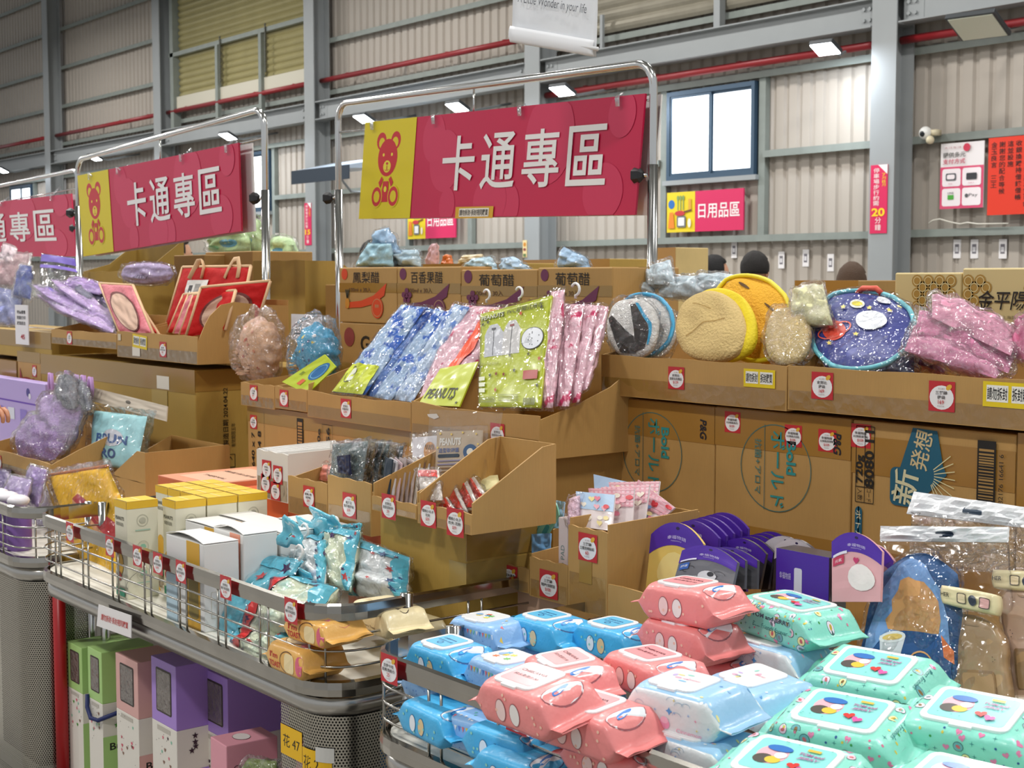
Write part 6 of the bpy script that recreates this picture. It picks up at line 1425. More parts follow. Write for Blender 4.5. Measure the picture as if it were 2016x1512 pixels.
for i, (q, l) in enumerate(((q4(830, 985, 872, 985, 864, 925, 822, 925), 'red topped zip bag standing upright at the left of the tray'), (q4(858, 1002, 900, 1008, 862, 950, 832, 965), 'lowest red topped zip bag leaning left'), (q4(880, 1005, 922, 1008, 888, 935, 856, 948), 'red topped zip bag second in the leaning row'), (q4(905, 1005, 948, 1005, 912, 930, 880, 942), 'red topped zip bag third in the leaning row'), (q4(935, 995, 965, 985, 925, 925, 902, 935), 'red topped zip bag last in the leaning row'))):
    t, fn, _ = qbag('red_zip_bag', l, 'packet', q, (1.75 + .02 * i, 1.8 + .02 * i), .012, mat('#d9cfc4', .35, coat=.3), 'red topped zip bags', wr=.004, seed=170 + i, cello=WRAP2, cs=1.12, cw=.008)
    d = Deco(fn, .0003, .002, .3, sub=.15)
    if i: d.rect(.1, .05, .85, .95, '#e23a2a')
    else: d.rect(.05, .72, .95, .96, '#e23a2a')
    d.build(t, 'header')
qbag('paper_pack', 'pale folded papers at the back of the slanted tray', 'packet', q4(900, 990, 985, 960, 980, 935, 900, 950), (1.86, 1.92), .02, mat('#d9cf9a', .5), seed=178)
t, fn, _ = qbag('card_pack', 'beige backing card lettered PEANUTS in a clear zip bag', 'card', q4(857, 945, 945, 940, 950, 847, 862, 850), (1.89, 1.915), .004, mat('#c9b49a', .4), rim=1, wr=.001, seed=180, cello=POLY, cs=1.2, cw=.003)
d = Deco(fn, .0003, .001, .4, sub=.2); d.text('PEANUTS', .32, .78, .16, '#e9e4da', w=.48, bold=.05); d.text('造型軟磁鐵', .3, .6, .1, '#5a6a9a', w=.46, bold=.02); d.rrect(.06, .45, .54, .52, .03, '#34404e'); d.disc(.78, .55, .15, '#3a5a80', .16); d.disc(.78, .55, .07, '#dcd6c6', .075)
for k in range(5): d.line([(.06, .38 - .075 * k), (.86 - .04 * k, .38 - .075 * k)], .025, '#8a84a0' if k < 2 else '#8a6a4a'); d.h -= d.st
for u, v in ((.1, .95), (.35, .93), (.6, .96), (.9, .92), (.95, .7), (.05, .66)): d.star(u, v, .03, '#e8c96a', 6, .5); d.h -= d.st
d.build(t)
t, fn, _ = qbag('card_pack', 'white card with tan patterned patch behind the beige card', 'card', q4(812, 935, 862, 940, 862, 858, 814, 862), (1.93, 1.97), .004, mat('#ddd6d8', .4), rim=1, wr=.001, seed=181, cello=POLY, cs=1.25, cw=.003)
d = Deco(fn, .0003, .001, .4, sub=.2); d.disc(.72, .6, .24, '#c98a4a', .26, a=.4); d.disc(.8, .3, .18, '#6a8aa0', .16)
for k in range(5): d.line([(.55 + .07 * k, .78), (.6 + .07 * k, .66)], .03, '#3a2a20'); d.h -= d.st
d.build(t)
t, fn, _ = qbag('zip_bag', 'big empty clear zip bag standing over the beige card', 'packet', q4(840, 900, 975, 905, 990, 812, 846, 806), (1.925, 1.935), .006, POLY, wr=.004, seed=182)
# ---- star printed aqua bags with white hooks
AQ = mat('#62bdd2', .3, coat=.5, bump=.6, bscale=34); AQW = blotch('star_bag_white', '#e2e6e6', '#a9c4e2', 20, .62, .1); AQG = blotch('star_bag_green', '#dfe6c9', '#a9d8cf', 16, .5, .2)
def starbag(q, y, l, m, seed, head=None, th=.05, red=False, lines=False):
    t, fn, (A, B, C, D, N) = qbag('star_bag', l, 'bag', q, y, th, m, 'aqua star print bags', wr=.016, seed=seed, ws=12, puff=2.2, cello=CLW, cs=1.05, cw=.007)
    d = Deco(fn, .0002, .0035, .3, sub=.09); rnd = random.Random(seed)
    for e in ((0, 0, .16, 1), (.86, 0, 1, 1)): d.rect(*e, '#5fbcd2', 5); d.h -= d.st
    d.rect(.0, .84, 1, 1, '#58b4cc', 5); d.h += d.st * 2
    for k in range(13):
        d.star(rnd.choice((rnd.uniform(.03, .2), rnd.uniform(.8, .97), rnd.uniform(.1, .9))), rnd.uniform(.04, .96), rnd.choice((.035, .05, .07)), rnd.choice(('#3a1f4f', '#3a1f4f', '#c23a3a', '#2a4a7a')), 5, .45, rnd.random() * 6); d.h -= d.st
    if red: d.poly([(.0, .1), (.22, .06), (.5, .9), (.34, .94)], '#c9201f')
    d.build(t, 'print')
    if head:
        c = [onY(x, y_, y[1] if isinstance(y, tuple) else y) - t.location for x, y_ in head]; b = MB()
        fn2 = lambda u, v: (c[0] * (1 - u) + c[1] * u) * (1 - v) + (c[3] * (1 - u) + c[2] * u) * v + N * (.01 * sin(u * 7 + seed) + .006 * sin(v * 9) + .006)
        b.grid(fn2, 10, 8); b.build('header', AQ, t, smooth=True, solid=.002)
        d = Deco(lambda u, v, h: fn2(u, v) + N * h, .0002, .002, .3, sub=.12); d.text('PEANUTS', .5, .72, .2, '#c9e4ea', w=.8, bold=.05); d.star(.3, .3, .1, '#3a1f4f'); d.star(.8, .3, .08, '#c23a3a'); d.disc(.6, .35, .07, '#d9d23a', .12); d.build(t, 'lettering')
    return t
t = starbag(q4(688, 1172, 802, 1182, 808, 1098, 684, 1052), (1.70, 1.76), 'white star bag standing at the right with aqua header edge', AQW, 201, th=.06)
t = starbag(q4(625, 1150, 690, 1165, 712, 1048, 640, 1035), (1.66, 1.74), 'tall narrow star bag between the white one and the twisted headers', AQG, 202, [(625, 1042), (690, 1062), (670, 1022), (620, 1002)])
hanger(661, 1045, 1.74, '', .018, parent=t)
t = starbag(q4(560, 1140, 640, 1155, 650, 1060, 572, 1055), (1.62, 1.72), 'star bag with a white dashed print in the middle of the pile', AQW, 203, [(598, 1068), (655, 1075), (650, 1030), (592, 1025)])
t = starbag(q4(668, 1075, 705, 1075, 712, 1030, 670, 1035), (1.76, 1.78), 'small folded star bag header at the top right of the pile', AQ, 206, th=.02)
t = starbag(q4(412, 1265, 470, 1280, 598, 1105, 490, 1085), (1.46, 1.62), 'aqua star bag leaning left against the white boxes', AQ, 204, [(550, 1075), (600, 1080), (590, 1035), (566, 1018)])
hanger(600, 1062, 1.66, '', .02, parent=t); hanger(590, 1105, 1.6, '', .02, parent=t)
t = starbag(q4(470, 1255, 600, 1240, 668, 1160, 548, 1130), (1.47, 1.62), 'cream and yellow star bag with a red strip lying in front', AQG, 205, [(560, 1145), (620, 1160), (612, 1128), (572, 1124)], red=True, th=.08)
t = starbag(q4(450, 1300, 556, 1318, 590, 1240, 480, 1225), (1.44, 1.50), 'lowest star bag behind the basket wires', AQG, 207, red=True, th=.06)
# ---- cart at the left: purple goods
t, W, H, fr, sd = tray('low brown tray holding the wrapped purple plush', -40, 98, 876, 950, 1.78, .34, .2, prof=[(0, .075), (.3, .12), (.7, .17), (1, .2)], lprof=[(0, .075), (.5, .11), (1, .2)], zb=.80)
pricetag(t, fr, W * .3, H * .45, .05, ('三麗鷗', '玩偶'), '$299')
PU = mat('#a987c6', .85, bump=1, bscale=140); PU2 = mat('#b79ad0', .85, bump=1, bscale=120)
for i, (q, m, l) in enumerate(((q4(28, 900, 110, 912, 150, 828, 62, 812), PU, 'fuzzy purple plush bundle in clear wrap in the low tray'), (q4(62, 880, 130, 892, 168, 790, 92, 770), PU2, 'fuzzy lilac plush upper bundle in clear wrap'), (q4(110, 800, 150, 810, 150, 740, 118, 735), mat('#70727c', .9, bump=.8, bscale=120), 'grey plush tube standing out of the purple plush wrap'), (q4(140, 805, 180, 812, 176, 748, 142, 748), mat('#7b7d88', .9, bump=.8, bscale=120), 'second grey plush tube beside the lilac loops'))):
    qbag('plush_bundle', l, 'plush', q, (1.86 + .04 * i, 1.95 + .04 * i), .09 if i < 2 else .05, m, wr=.02, outline=outl_super(.5), seed=210 + i, cello=WRAP2, cs=1.15, cw=.012)
for i, (x, y, y2) in enumerate(((100, 790, 730), (132, 785, 727), (150, 785, 736), (164, 785, 738), (178, 785, 742))):
    p = onY(x, y, 2.05); hh = (y - y2) / 2800 * 5; b = MB(); b.tube([(0, 0, 0), (-.012, 0, hh * .6), (-.004, 0, hh), (.012, 0, hh), (.02, 0, hh * .5), (.008, 0, 0)], .0075, 8)
    tag(b.build('fabric_loop', mat('#b98fc4', .8), smooth=True, loc=p), 'lilac fabric loop, %s from the left, over the wrapped plush' % ('first', 'second', 'third', 'fourth', 'fifth')[i], 'loop')
t, W, D, H, fr, sd, tp = wbox('purple_carton', 'lilac display carton with dark purple band at the left edge', 'box', onY(-60, 900, 2.14).x, onY(92, 900, 2.14).x, 2.14, 2.2, ZF, onY(90, 757, 2.14).z, mat('#b7a0da', .4))
d = Deco(fr, .0003, .0006); d.rect(0, H - .095, W, H - .088, '#6a3fb0'); d.disc(W * .8, H - .045, .02, '#4a3f8a', .018); d.disc(W * .82, H - .06, .014, '#e6e2ea', .012)
for k in range(6): d.rect(W * (.1 + .15 * k), H - .17, W * (.18 + .15 * k), H - .12, ('#8f7ac8', '#dcdce8')[k % 2]); d.h -= d.st
d.build(t)
# pouch in the brown carton
t, W, H, fr, sd = tray('brown carton with a slanted cut holding the aqua lettered pouch', 180, 286, 925, 1000, 1.92, .3, .24, prof=[(0, .24), (1, .245)], lprof=[(0, .1), (1, .24)], zb=ZF)
b = MB(); b.prism([(W * .38, H - .001), (W, H - .001), (W, .24), (W * .86, .24)], lambda u, v, q: V((u, q, v)), 0, .004); b.build('side_flap', CB, t)
t, fn, _ = qbag('lettered_pouch', 'aqua pouch lettered BRUN BRO in a clear bag with a pale header', 'bag', q4(178, 915, 268, 925, 290, 820, 185, 808), (1.97, 2.05), .05, mat('#9fd3d8', .6, bump=.2, bscale=40), seed=220, cello=POLY, cs=1.25, cw=.008, wr=.008)
d = Deco(fn, .0003, .0015, .5, sub=.1); d.disc(.55, .5, .2, '#c3c4cc', .16); d.text('BRUN', .52, .48, .17, '#1f4f8a', w=.62, bold=.03); d.text('BRO', .44, .22, .17, '#1f4f8a', w=.42, bold=.03); d.build(t, 'lettering')
t, fn, _ = qbag('bag_header', 'pale cardboard header strip of the aqua pouch bag', 'header card', q4(182, 790, 328, 830, 330, 800, 187, 764), (2.07, 2.09), .004, mat('#b9ab98', .5), rim=1, wr=.001, seed=221)
d = Deco(fn, .0003, .0008, sub=.2); d.disc(.5, .6, .035, '#4a4030', .12); d.build(t, 'punch_hole')
# small things at the left cart's corner
for i, (q, c, l) in enumerate(((q4(0, 1000, 45, 1010, 62, 945, 22, 935), '#b9a3d6', 'lilac boxed item leaning in the left cart'), (q4(40, 990, 75, 1000, 92, 925, 60, 915), '#a88cc9', 'purple wrapped box behind the leaning lilac one'), (q4(65, 1035, 102, 1038, 98, 965, 62, 968), '#cfc2e0', 'lilac and white pot in clear wrap by the cart post'), (q4(-20, 960, 20, 965, 22, 925, -20, 920), '#5b3a8a', 'dark purple packet at the left edge'))):
    qbag('lilac_packet', l, 'packet', q, (1.55 + .06 * i, 1.6 + .06 * i), .035, mat(c, .4, coat=.3, var=.1, vscale=20), seed=230 + i, cello=WRAP2, cs=1.1, cw=.006, wr=.008)
for i in range(6):
    x = CX1 - .6 + i * .085; b = MB(); b.tube([(0, 0, 0), (0, 0, .008), (0, 0, .115), (0, 0, .122)], [.034, .036, .036, .03], 16)
    tag(b.build('purple_tub', mat('#7d5aa0', .35), smooth=True, loc=(x, 1.47 + .0 * i, ZF)), 'purple tub behind the rail of the left cart, %s from the cart corner' % 'sixth fifth fourth third second first'.split()[i], 'tub', 'purple tubs in the left cart')
    b = MB(); b.sphere((0, 0, 0), .033, .033, .018, 14, 8); tag(b.build('white_bun_toy', mat('#ebe6ea', .4), smooth=True, loc=(x, 1.47, ZR - .012)), 'round white lid on a purple tub, %s from the cart corner' % 'sixth fifth fourth third second first'.split()[i], 'lid', 'white lids in the left cart')
# ---- tall boxes on the lower shelf
def tallbox(x0, x1, ytop, Y, cols, label, win=True, D=.15, words='Buderus', strap=False, grp='tall gift boxes on the lower shelf'):
    A = onY(x0, ytop, Y); X1 = onY(x1, ytop, Y).x; z1 = A.z; z0 = .085; W = X1 - A.x; H = z1 - z0
    t = thing('tall_gift_box', label, 'box', (A.x, Y, z0), group=grp); c1, c2 = cols
    b = MB(); m1 = mat(c1, .4); m2 = mat('#e3ddd2', .45)
    b.mat(m2); b.box(0, W, 0, D, 0, H * .66); b.mat(m1); b.box(0, W, 0, D, H * .66, H); b.build('body', None, t, bevel=.0015)
    fr = plane_fn((0, 0, 0), (1, 0, 0), (0, 0, 1)); sd = plane_fn((W, 0, 0), (0, 1, 0), (0, 0, 1))
    if win:
        d = Deco(fr, .0003, .0006); d.rrect(W * .2, H * .72, W * .82, H * .955, .006, '#3a2f2a'); d.build(t, 'window_rim')
        b = MB(); b.box(W * .24, W * .78, -.0012, -.0006, H * .73, H * .945); b.build('window_film', mat('#6b625c', .12, coat=.6, bump=.8, bscale=60, var=.4, vscale=30), t)
    d = Deco(fr, .0003, .0006); rnd = random.Random(x0)
    for k in range(9): rnd.choice((d.heart, d.star))(W * rnd.uniform(.2, .8), H * rnd.uniform(.4, .6), .006, rnd.choice((c2, '#d9657a', '#7fc3a8', '#8a6a5a'))); d.h -= d.st
    for k in range(10): d.disc(W * rnd.uniform(.1, .9), H * rnd.uniform(.35, .64), .0014, '#6a5a5a', n=6); d.h -= d.st
    d.rect(W * .22, H * .62, W * .75, H * .645, '#bdb6aa'); d.build(t, 'print')
    d = Deco(sd, .0003, .0006); d.rect(0, 0, D, H * .44, c1); d.text(words, D * .5, H * .37, .02, '#22201f', w=D * .75, bold=.02); d.text('Germany', D * .5, H * .33, .009, '#22201f', w=D * .4)
    for k in range(4): d.star(D * rnd.uniform(.2, .8), H * rnd.uniform(.5, .62), .009, c2); d.h -= d.st
    d.text('Smart', D * .6, H * .22, .02, '#22201f', w=D * .45, bold=.02); d.build(t, 'print'); return t, W, H
tallbox(132, 160, 1262, 1.52, ('#a9cf7e', '#4e9a3a'), 'light green box leftmost on the lower shelf')
t, W, H = tallbox(172, 199, 1272, 1.50, ('#a9cf7e', '#4e9a3a'), 'light green box with a dark blue strap on the lower shelf')
b = MB(); b.tube([(W * .02, -.004, H * .68), (W * .1, -.008, H * .6), (W * .5, -.014, H * .55), (W * .98, -.012, H * .56), (W + .02, .03, H * .6), (W + .008, .1, H * .64)], .006, 8, flat=1); b.build('strap', mat('#1b2760', .6), t, smooth=True)
tallbox(227, 270, 1284, 1.50, ('#dba9a2', '#c9485e'), 'pink box between the green and purple boxes on the lower shelf')
tallbox(297, 345, 1290, 1.50, ('#a583cf', '#3a1f2f'), 'purple box next to the pink one on the lower shelf')
tallbox(397, 447, 1314, 1.585, ('#a583cf', '#3a1f2f'), 'purple box nearest the perforated corner on the lower shelf', D=.17)
t, W, D, H, fr, sd, tp = wbox('blue_box', 'dark blue box in shadow behind the pink boxes on the lower shelf', 'box', -2.93, -2.7, 1.86, 2.0, .085, .62, mat('#1f5a80', .5))
d = Deco(fr, .0003, .0006); d.disc(W * .5, H * .75, .04, '#4a5a4a', .03); d.text('Power', W * .5, H * .76, .02, '#c9a04a', w=.05, italic=.2); d.build(t)
PB_ = mat('#dc97a4', .45)
t, W, D, H, fr, sd, tp = wbox('pink_box', 'pink box lettered CHIIKAWA on the lower shelf', 'box', 0, .085, 0, .125, 0, .33, PB_)
p = onY(414, 1450, 1.445); t.location = (p.x, 1.445, .085); t.rotation_euler = (0, 0, R(-3)); s_ = (p.z - .085) / .33; t.scale = (1, 1, s_)
d = Deco(sd, .0003, .0006); d.text('CHIIKAWA', D * .5, H * .86, .013 / s_, '#3a2a30', w=D * .72); d.text('ちいかわ', D * .5, H * .7, .01, '#8a5a64', w=D * .4); d.build(t, 'lettering')
d = Deco(tp, .0003, .0006); d.ring(W * .5, D * .45, .024, .001, '#3a2a2a', .02); d.disc(W * .5, D * .45, .023, '#d9cfcb', .019); d.build(t, 'print')
t2 = copytree(t); t2.location = (t.location.x + .13, 1.59, .085); t2['label'] = 'second pink box right of the lettered one, mostly behind the perforated corner'; t2['group'] = t['group'] = 'pink boxes on the lower shelf'
qbag('green_packet', 'olive green item in clear wrap in front of the pink box', 'packet', q4(470, 1540, 540, 1545, 545, 1498, 490, 1492), (1.44, 1.46), .04, mat('#7a8a3a', .5), seed=240, cello=WRAP2)
# ================================================================== front cart: display trays behind the packs
YD = 1.90
t, W, H, fr, sd = cbox('pale pink carton under the small trays beside the blue packs', 996, 1190, 1176, 0, 1.93, .24, m=mat('#d9b49a', .5), zbot=ZF - .003, ztop=.832, tapes=(), topseam=False)
d = Deco(fr, .0003, .0012); d.rect(W * .03, H * .05, W * .07, H * .95, '#a8222a'); d.text('ABUS', W * .05, H * .5, .012, '#ecd9c9', w=H * .6, rot=-pi / 2, bold=.02); d.build(t)
t, W, H, fr, sd = tray('small brown tray holding mint green cards', 970, 1042, 1103, 1160, YD, .26, .1, prof=[(0, .065), (1, .12)], zb=.834)
pricetag(t, fr, W * .48, H * .44, .055, ('大耳狗喜拿', '滾輪防水筆'), '89')
t, W, H, fr, sd = tray('small brown tray with a slanted side holding blue cards', 1043, 1118, 1096, 1178, YD - .01, .26, .13, prof=[(0, .09), (.6, .15), (1, .17)], lprof=[(0, .09), (1, .11)], zb=.834)
pricetag(t, fr, W * .52, H * .42, .058, ('三麗鷗', '雙頭螢光筆開瓶器'), '$100')
t, W, H, fr, sd = tray('tall brown carton packed with sticker sheets', 1119, 1196, 1033, 1194, YD - .02, .26, .185, prof=[(0, .185), (1, .19)], lprof=[(0, .185), (1, .19)], zb=.834)
pricetag(t, fr, W * .52, H * .78, .056, ('三麗鷗', '立體泡棉貼紙'), '60')
b = MB(); b.box(W * .3, W * .62, -.0012, .0002, H * .35, H * .62); b.build('tape', TAPE2, t)
t, W, H, fr, sd = tray('wide brown tray with slanted corrugated side behind the pink packs', 1197, 1560, 1150, 1250, YD - .03, .52, .16, lprof=[(0, .06), (1, .16)], prof=[(0, .07), (1, .1)], zb=ZF)
MT = mat('#7fcbb5', .3, coat=.4)
for i, (q, l) in enumerate(((q4(978, 1102, 1008, 1112, 1045, 1010, 1014, 996), 'mint green card leaning right, leftmost in the small tray'), (q4(990, 1108, 1020, 1115, 1048, 1045, 1020, 1035), 'mint green card in the middle of the small tray'), (q4(1012, 1108, 1044, 1112, 1104, 1012, 1088, 975), 'frontmost mint green card with a red and teal patch'))):
    t, fn, _ = qbag('mint_card', l, 'card', q, (1.93 + .02 * i, 2.0), .004, MT, 'mint cards in the small tray', rim=1, wr=.001, seed=250 + i, outline=outl_super(.25))
    d = Deco(fn, .0003, .001, .4, sub=.2); 
    if i == 2: d.rrect(.62, .55, .9, .72, .05, '#3f9a9a'); d.rrect(.66, .74, .86, .84, .04, '#c83a4a'); d.rect(.2, .38, .26, .7, '#2a4a44') if False else d.line([(.3, .3), (.3, .62)], .02, '#2a4a44')
    d.text('MAKI', .5, .12, .05, '#2a3a38', w=.4); d.build(t, 'lettering')
qbag('blue_card', 'sky blue card in the second small tray', 'card', q4(1048, 1102, 1082, 1108, 1085, 1050, 1048, 1052), (1.95, 1.97), .004, mat('#78aede', .35, coat=.4), rim=1, seed=255)
qbag('blue_card', 'pale blue card behind the frontmost mint card', 'card', q4(1082, 1040, 1108, 1040, 1112, 988, 1096, 985), (2.03, 2.05), .004, mat('#9cc6e6', .35, coat=.4), rim=1, seed=256)
t, W, D, H, fr, sd, tp = wbox('slim_white_box', 'slim white box with vertical lettering beside the sticker carton', 'box', onY(1099, 1100, 1.93).x, onY(1117, 1100, 1.93).x, 1.93, 2.03, .838, onY(1100, 1018, 1.93).z, mat('#ecdfe0', .4))
d = Deco(fr, .0003, .0006); d.text('MEMO PAD', W * .5, H * .4, .012, '#7a9a9a', w=H * .5, rot=pi / 2); d.build(t, 'lettering')
# sticker sheets
STK = mat('#e3d8d8', .3, coat=.4)
for i, (q, c, l) in enumerate(((q4(1175, 1040, 1262, 1020, 1262, 955, 1170, 934), '#a9c3e2', 'pale blue sticker sheet at the back of the sticker carton'), (q4(1210, 1035, 1290, 1025, 1300, 948, 1200, 950), '#eac9cf', 'pink checked sticker sheet at the back right'), (q4(1225, 1035, 1285, 1040, 1330, 1000, 1258, 945), '#e8bcc6', 'pink checked sticker sheet leaning far right'), (q4(1190, 1040, 1270, 1030, 1280, 955, 1185, 960), '#eac6ce', 'pink checked sticker sheet in the middle of the carton'), (q4(1168, 1040, 1245, 1040, 1250, 962, 1160, 962), '#e9c2cb', 'pink topped sticker sheet second from the front'), (q4(1145, 1038, 1205, 1046, 1212, 975, 1135, 968), '#b5d0ea', 'frontmost sticker sheet with blue top and red hearts'))):
    t, fn, _ = qbag('sticker_sheet', l, 'stickers', q, (2.10 - .035 * i, 2.14 - .035 * i), .003, STK, 'foam sticker sheets', rim=1, wr=.0008, seed=260 + i)
    d = Deco(fn, .0002, .0008, .35, sub=.3); d.rect(0, .52, 1, 1, c); rnd = random.Random(i + 9)
    if 'checked' in l or 'pink' in l:
        for k in range(10): d.rect(.1 * k, .52, .1 * k + .04, 1, '#dd9aa8'); d.h -= d.st
        d.h += d.st
        for k in range(5): d.rect(0, .54 + .1 * k, 1, .58 + .1 * k, '#e4abb6'); d.h -= d.st
        d.h += d.st
    for k in range(11):
        u, v = rnd.uniform(.08, .92), rnd.uniform(.06, .9); cc = rnd.choice(('#d9404a', '#f0b6c2', '#efe0a0', '#7aa0d0', '#e88aa0', '#f1ead9')); rnd.choice((lambda: d.heart(u, v, .09, cc), lambda: d.disc(u, v, .08, cc, .06)))()
    d.build(t)
qbag('blister_pack', 'small clear pack of pink beads at the left of the sticker sheets', 'packet', q4(1119, 1036, 1140, 1040, 1142, 975, 1120, 982), (1.92, 1.95), .02, mat('#dcb8c9', .4, bump=.6, bscale=120), seed=268, cello=WRAP)
# eye mask cards with domed purple tops
PUR = '#4f2aa0'
def maskcard(q, y, l, low, top=PUR, seed=0, detail=0, th=.006):
    t, fn, _ = qbag('eye_mask_pack', l, 'card', q, y, th, mat(low, .35, coat=.4), 'eye mask packs with domed tops', rim=1, wr=.001, seed=seed, outline=outl_dome(.2), n=(14, 10))
    d = Deco(fn, .0002, .0008, .3, sub=.12); d.rect(.0, .72, 1, 1, top, 6); d.disc(.5, .93, .035, '#2a1a4a', .02)
    if top == PUR: d.text('幸福物語', .5, .82, .045, '#cfc4ea', w=.36); d.text('happystory', .5, .775, .02, '#cfc4ea', w=.2)
    if detail == 1: d.disc(.5, .42, .3, '#ecd58a', .22); d.poly([(.18, .0), (.82, .0), (.7, .22), (.3, .22)], '#c8282c'); d.rect(.78, .7, 1, .74, '#e6e2f0')
    if detail == 2:
        for u, v in ((.75, .5), (.2, .55), (.6, .3), (.85, .25)): d.ring(u, v, .1, .008, '#2a2a2e', .06, 18, 0, 4.5); d.h -= d.st
        d.disc(.55, .42, .16, '#d9d9dc', .1); d.disc(.6, .46, .06, '#34343a', .05); d.poly([(.04, .55), (.2, .55), (.2, .68), (.04, .68)], '#2f5fb0'); d.text('舒緩', .12, .62, .05, '#e9ecf4', w=.12); d.text('LUCIFER', .3, .38, .04, '#d9d9dc', w=.26); d.rect(.04, .72, .3, .75, '#e6e2f0')
    if detail == 3:
        d.disc(.62, .36, .28, '#f1e7e4', .2); d.heart(.5, .6, .06, '#c23a6a'); d.rect(.04, .7, .32, .74, '#e6e2f0'); d.poly([(.04, .56), (.26, .56), (.26, .69), (.04, .69)], '#c03a5a'); d.text('元氣', .15, .62, .05, '#f4ecec', w=.14)
    d.build(t)
names = 'first second third fourth fifth sixth'.split()
for i in range(5, 0, -1):
    maskcard(q4(1298 + i * 15, 1165, 1396 + i * 15, 1165, 1405 + i * 14, 1040 - i * 6, 1305 + i * 14, 1020 - i * 2.5), (1.98 + .035 * i, 2.0 + .035 * i), 'purple domed pack, %s behind the pale yellow one' % names[i - 1], '#4a2c90', seed=270 + i)
maskcard(q4(1270, 1190, 1368, 1190, 1392, 1042, 1288, 1018), (1.96, 2.0), 'pale yellow domed pack with a red patch, leftmost of the eye masks', '#e6c66a', seed=276, detail=1)
for i in range(5, 0, -1):
    maskcard(q4(1400 + i * 17, 1160, 1480 + i * 17, 1160, 1500 + i * 14, 1078 - i * 4, 1412 + i * 14, 1052 - i * 3), (2.02 + .04 * i, 2.03 + .04 * i), 'dark purple pack, %s in the row behind the grey front packs' % names[i - 1], '#2f2a34', seed=280 + i)
for i, x in ((2, 1402), (1, 1378)):
    maskcard(q4(x - 20, 1160, x + 90, 1160, x + 98 - 6, 1090, x - 4, 1068), (1.93 + .03 * i, 1.95 + .03 * i), 'grey domed pack %s behind the front grey one' % ('directly', 'second')[i - 1], '#5a5a60', seed=288 + i)
maskcard(q4(1320, 1175, 1440, 1175, 1458, 1092, 1352, 1062), (1.91, 1.945), 'front grey domed pack with a blue flag and pale patch', '#6a6a70', seed=290, detail=2)
for i, (x, y) in enumerate(((1500, 1046), (1522, 1052))):
    maskcard(q4(x, 1165, x + 88, 1165, x + 92, y + 20, x + 8, y), (2.13 - .06 * i, 2.13 - .06 * i), ('white domed pack behind the purple carton', 'white domed pack right behind the purple carton front')[i], '#3a3238', '#cfc6cc', seed=292 + i)
t, W, D, H, fr, sd, tp = wbox('purple_carton', 'purple and black carton of eye masks with white print', 'box', onY(1528, 1150, 2.0).x, onY(1632, 1150, 2.0).x, 2.0, 2.05, ZF, onY(1528, 1078, 2.0).z, mat('#2a2228', .35, coat=.3))
d = Deco(fr, .0003, .0006, .3); d.rect(0, H * .62, W, H, PUR); d.rrect(W * .35, H * .74, W * .5, H * .9, .004, '#d9d4e4'); d.text('幸福物語', W * .18, H * .84, .012, '#cfc4ea', w=W * .22); d.text('幸福熱+冰涼', W * .32, H * .5, .012, '#e6e2e6', w=W * .4, bold=.02); d.text('眼罩', W * .2, H * .3, .01, '#cfcfcf', w=W * .1); d.rect(W * .62, H * .32, W * .76, H * .5, '#d9d4d4')
for k in range(3): d.line([(W * .8, H * (.34 + .07 * k)), (W * .96, H * (.34 + .07 * k))], .003, '#b9b4b4'); d.h -= d.st
d.build(t)
maskcard(q4(1640, 1185, 1735, 1185, 1740, 1062, 1640, 1038), (1.97, 2.0), 'pink domed pack with a red bow ribbon, rightmost of the eye masks', '#e3a9ae', seed=295, detail=3)
maskcard(q4(1668, 1185, 1750, 1185, 1765, 1085, 1690, 1060), (2.04, 2.06), 'purple domed pack half hidden behind the pink one', '#d9a0a8', seed=296)
# ---- clear bags with white headers, towel bag and toast shaped boards
HDR = mat('#e6e8ea', .18, coat=.7, bump=.4, bscale=26, key='white_header')
def header(q, y, l, seed):
    t, fn, _ = qbag('bag_header', l, 'header', q, y, .006, HDR, rim=.6, wr=.01, seed=seed, ws=14, n=(24, 6))
    d = Deco(fn, .0003, .001, sub=.2); d.rrect(.45, .3, .6, .6, .04, '#1f3448'); d.build(t, 'punch_hole'); return t
header(q4(1786, 1012, 2040, 1042, 2040, 1002, 1800, 968), (2.22, 2.24), 'white plastic header of the rear clear bag before the detergent box', 301)
header(q4(1733, 1066, 1984, 1068, 1986, 1038, 1735, 1036), (2.09, 2.10), 'white plastic header of the front clear bag with dark punch hole', 302)
qbag('clear_bag', 'clear bag body hanging from the front white header', 'bag', q4(1700, 1290, 2000, 1290, 1985, 1066, 1735, 1064), (2.06, 2.09), .02, POLY, wr=.02, seed=303, n=(30, 24))
qbag('clear_bag', 'clear crinkled bag body under the rear white header', 'bag', q4(1790, 1120, 2040, 1130, 2040, 1035, 1795, 1008), (2.18, 2.22), .03, WRAP2, wr=.03, seed=304, n=(30, 20))
t, fn, (A, B, C, D, N) = qbag('towel_bag', 'blue dome shaped towel bag with tan and orange shapes in clear wrap', 'bag', q4(1670, 1380, 1915, 1380, 1880, 1085, 1740, 1092), (1.99, 2.06), .05, mat('#134f86', .6, bump=.3, bscale=50), seed=305, cello=WRAP, cs=1.06, cw=.008, outline=outl_dome(.16), wr=.006, puff=5, n=(18, 20))
d = Deco(fn, .0003, .002, .6, sub=.07)
d.poly([(.1, .02), (.92, .02), (.92, .6), (.86, .8), (.7, .92), (.5, .955), (.34, .92), (.22, .8), (.12, .5)], '#7aa6de')
pts = [(.34, .48), (.3, .55), (.36, .6), (.34, .68), (.4, .74), (.42, .8), (.52, .82), (.6, .8), (.7, .8), (.78, .76), (.84, .7), (.86, .56), (.84, .46), (.6, .43)]
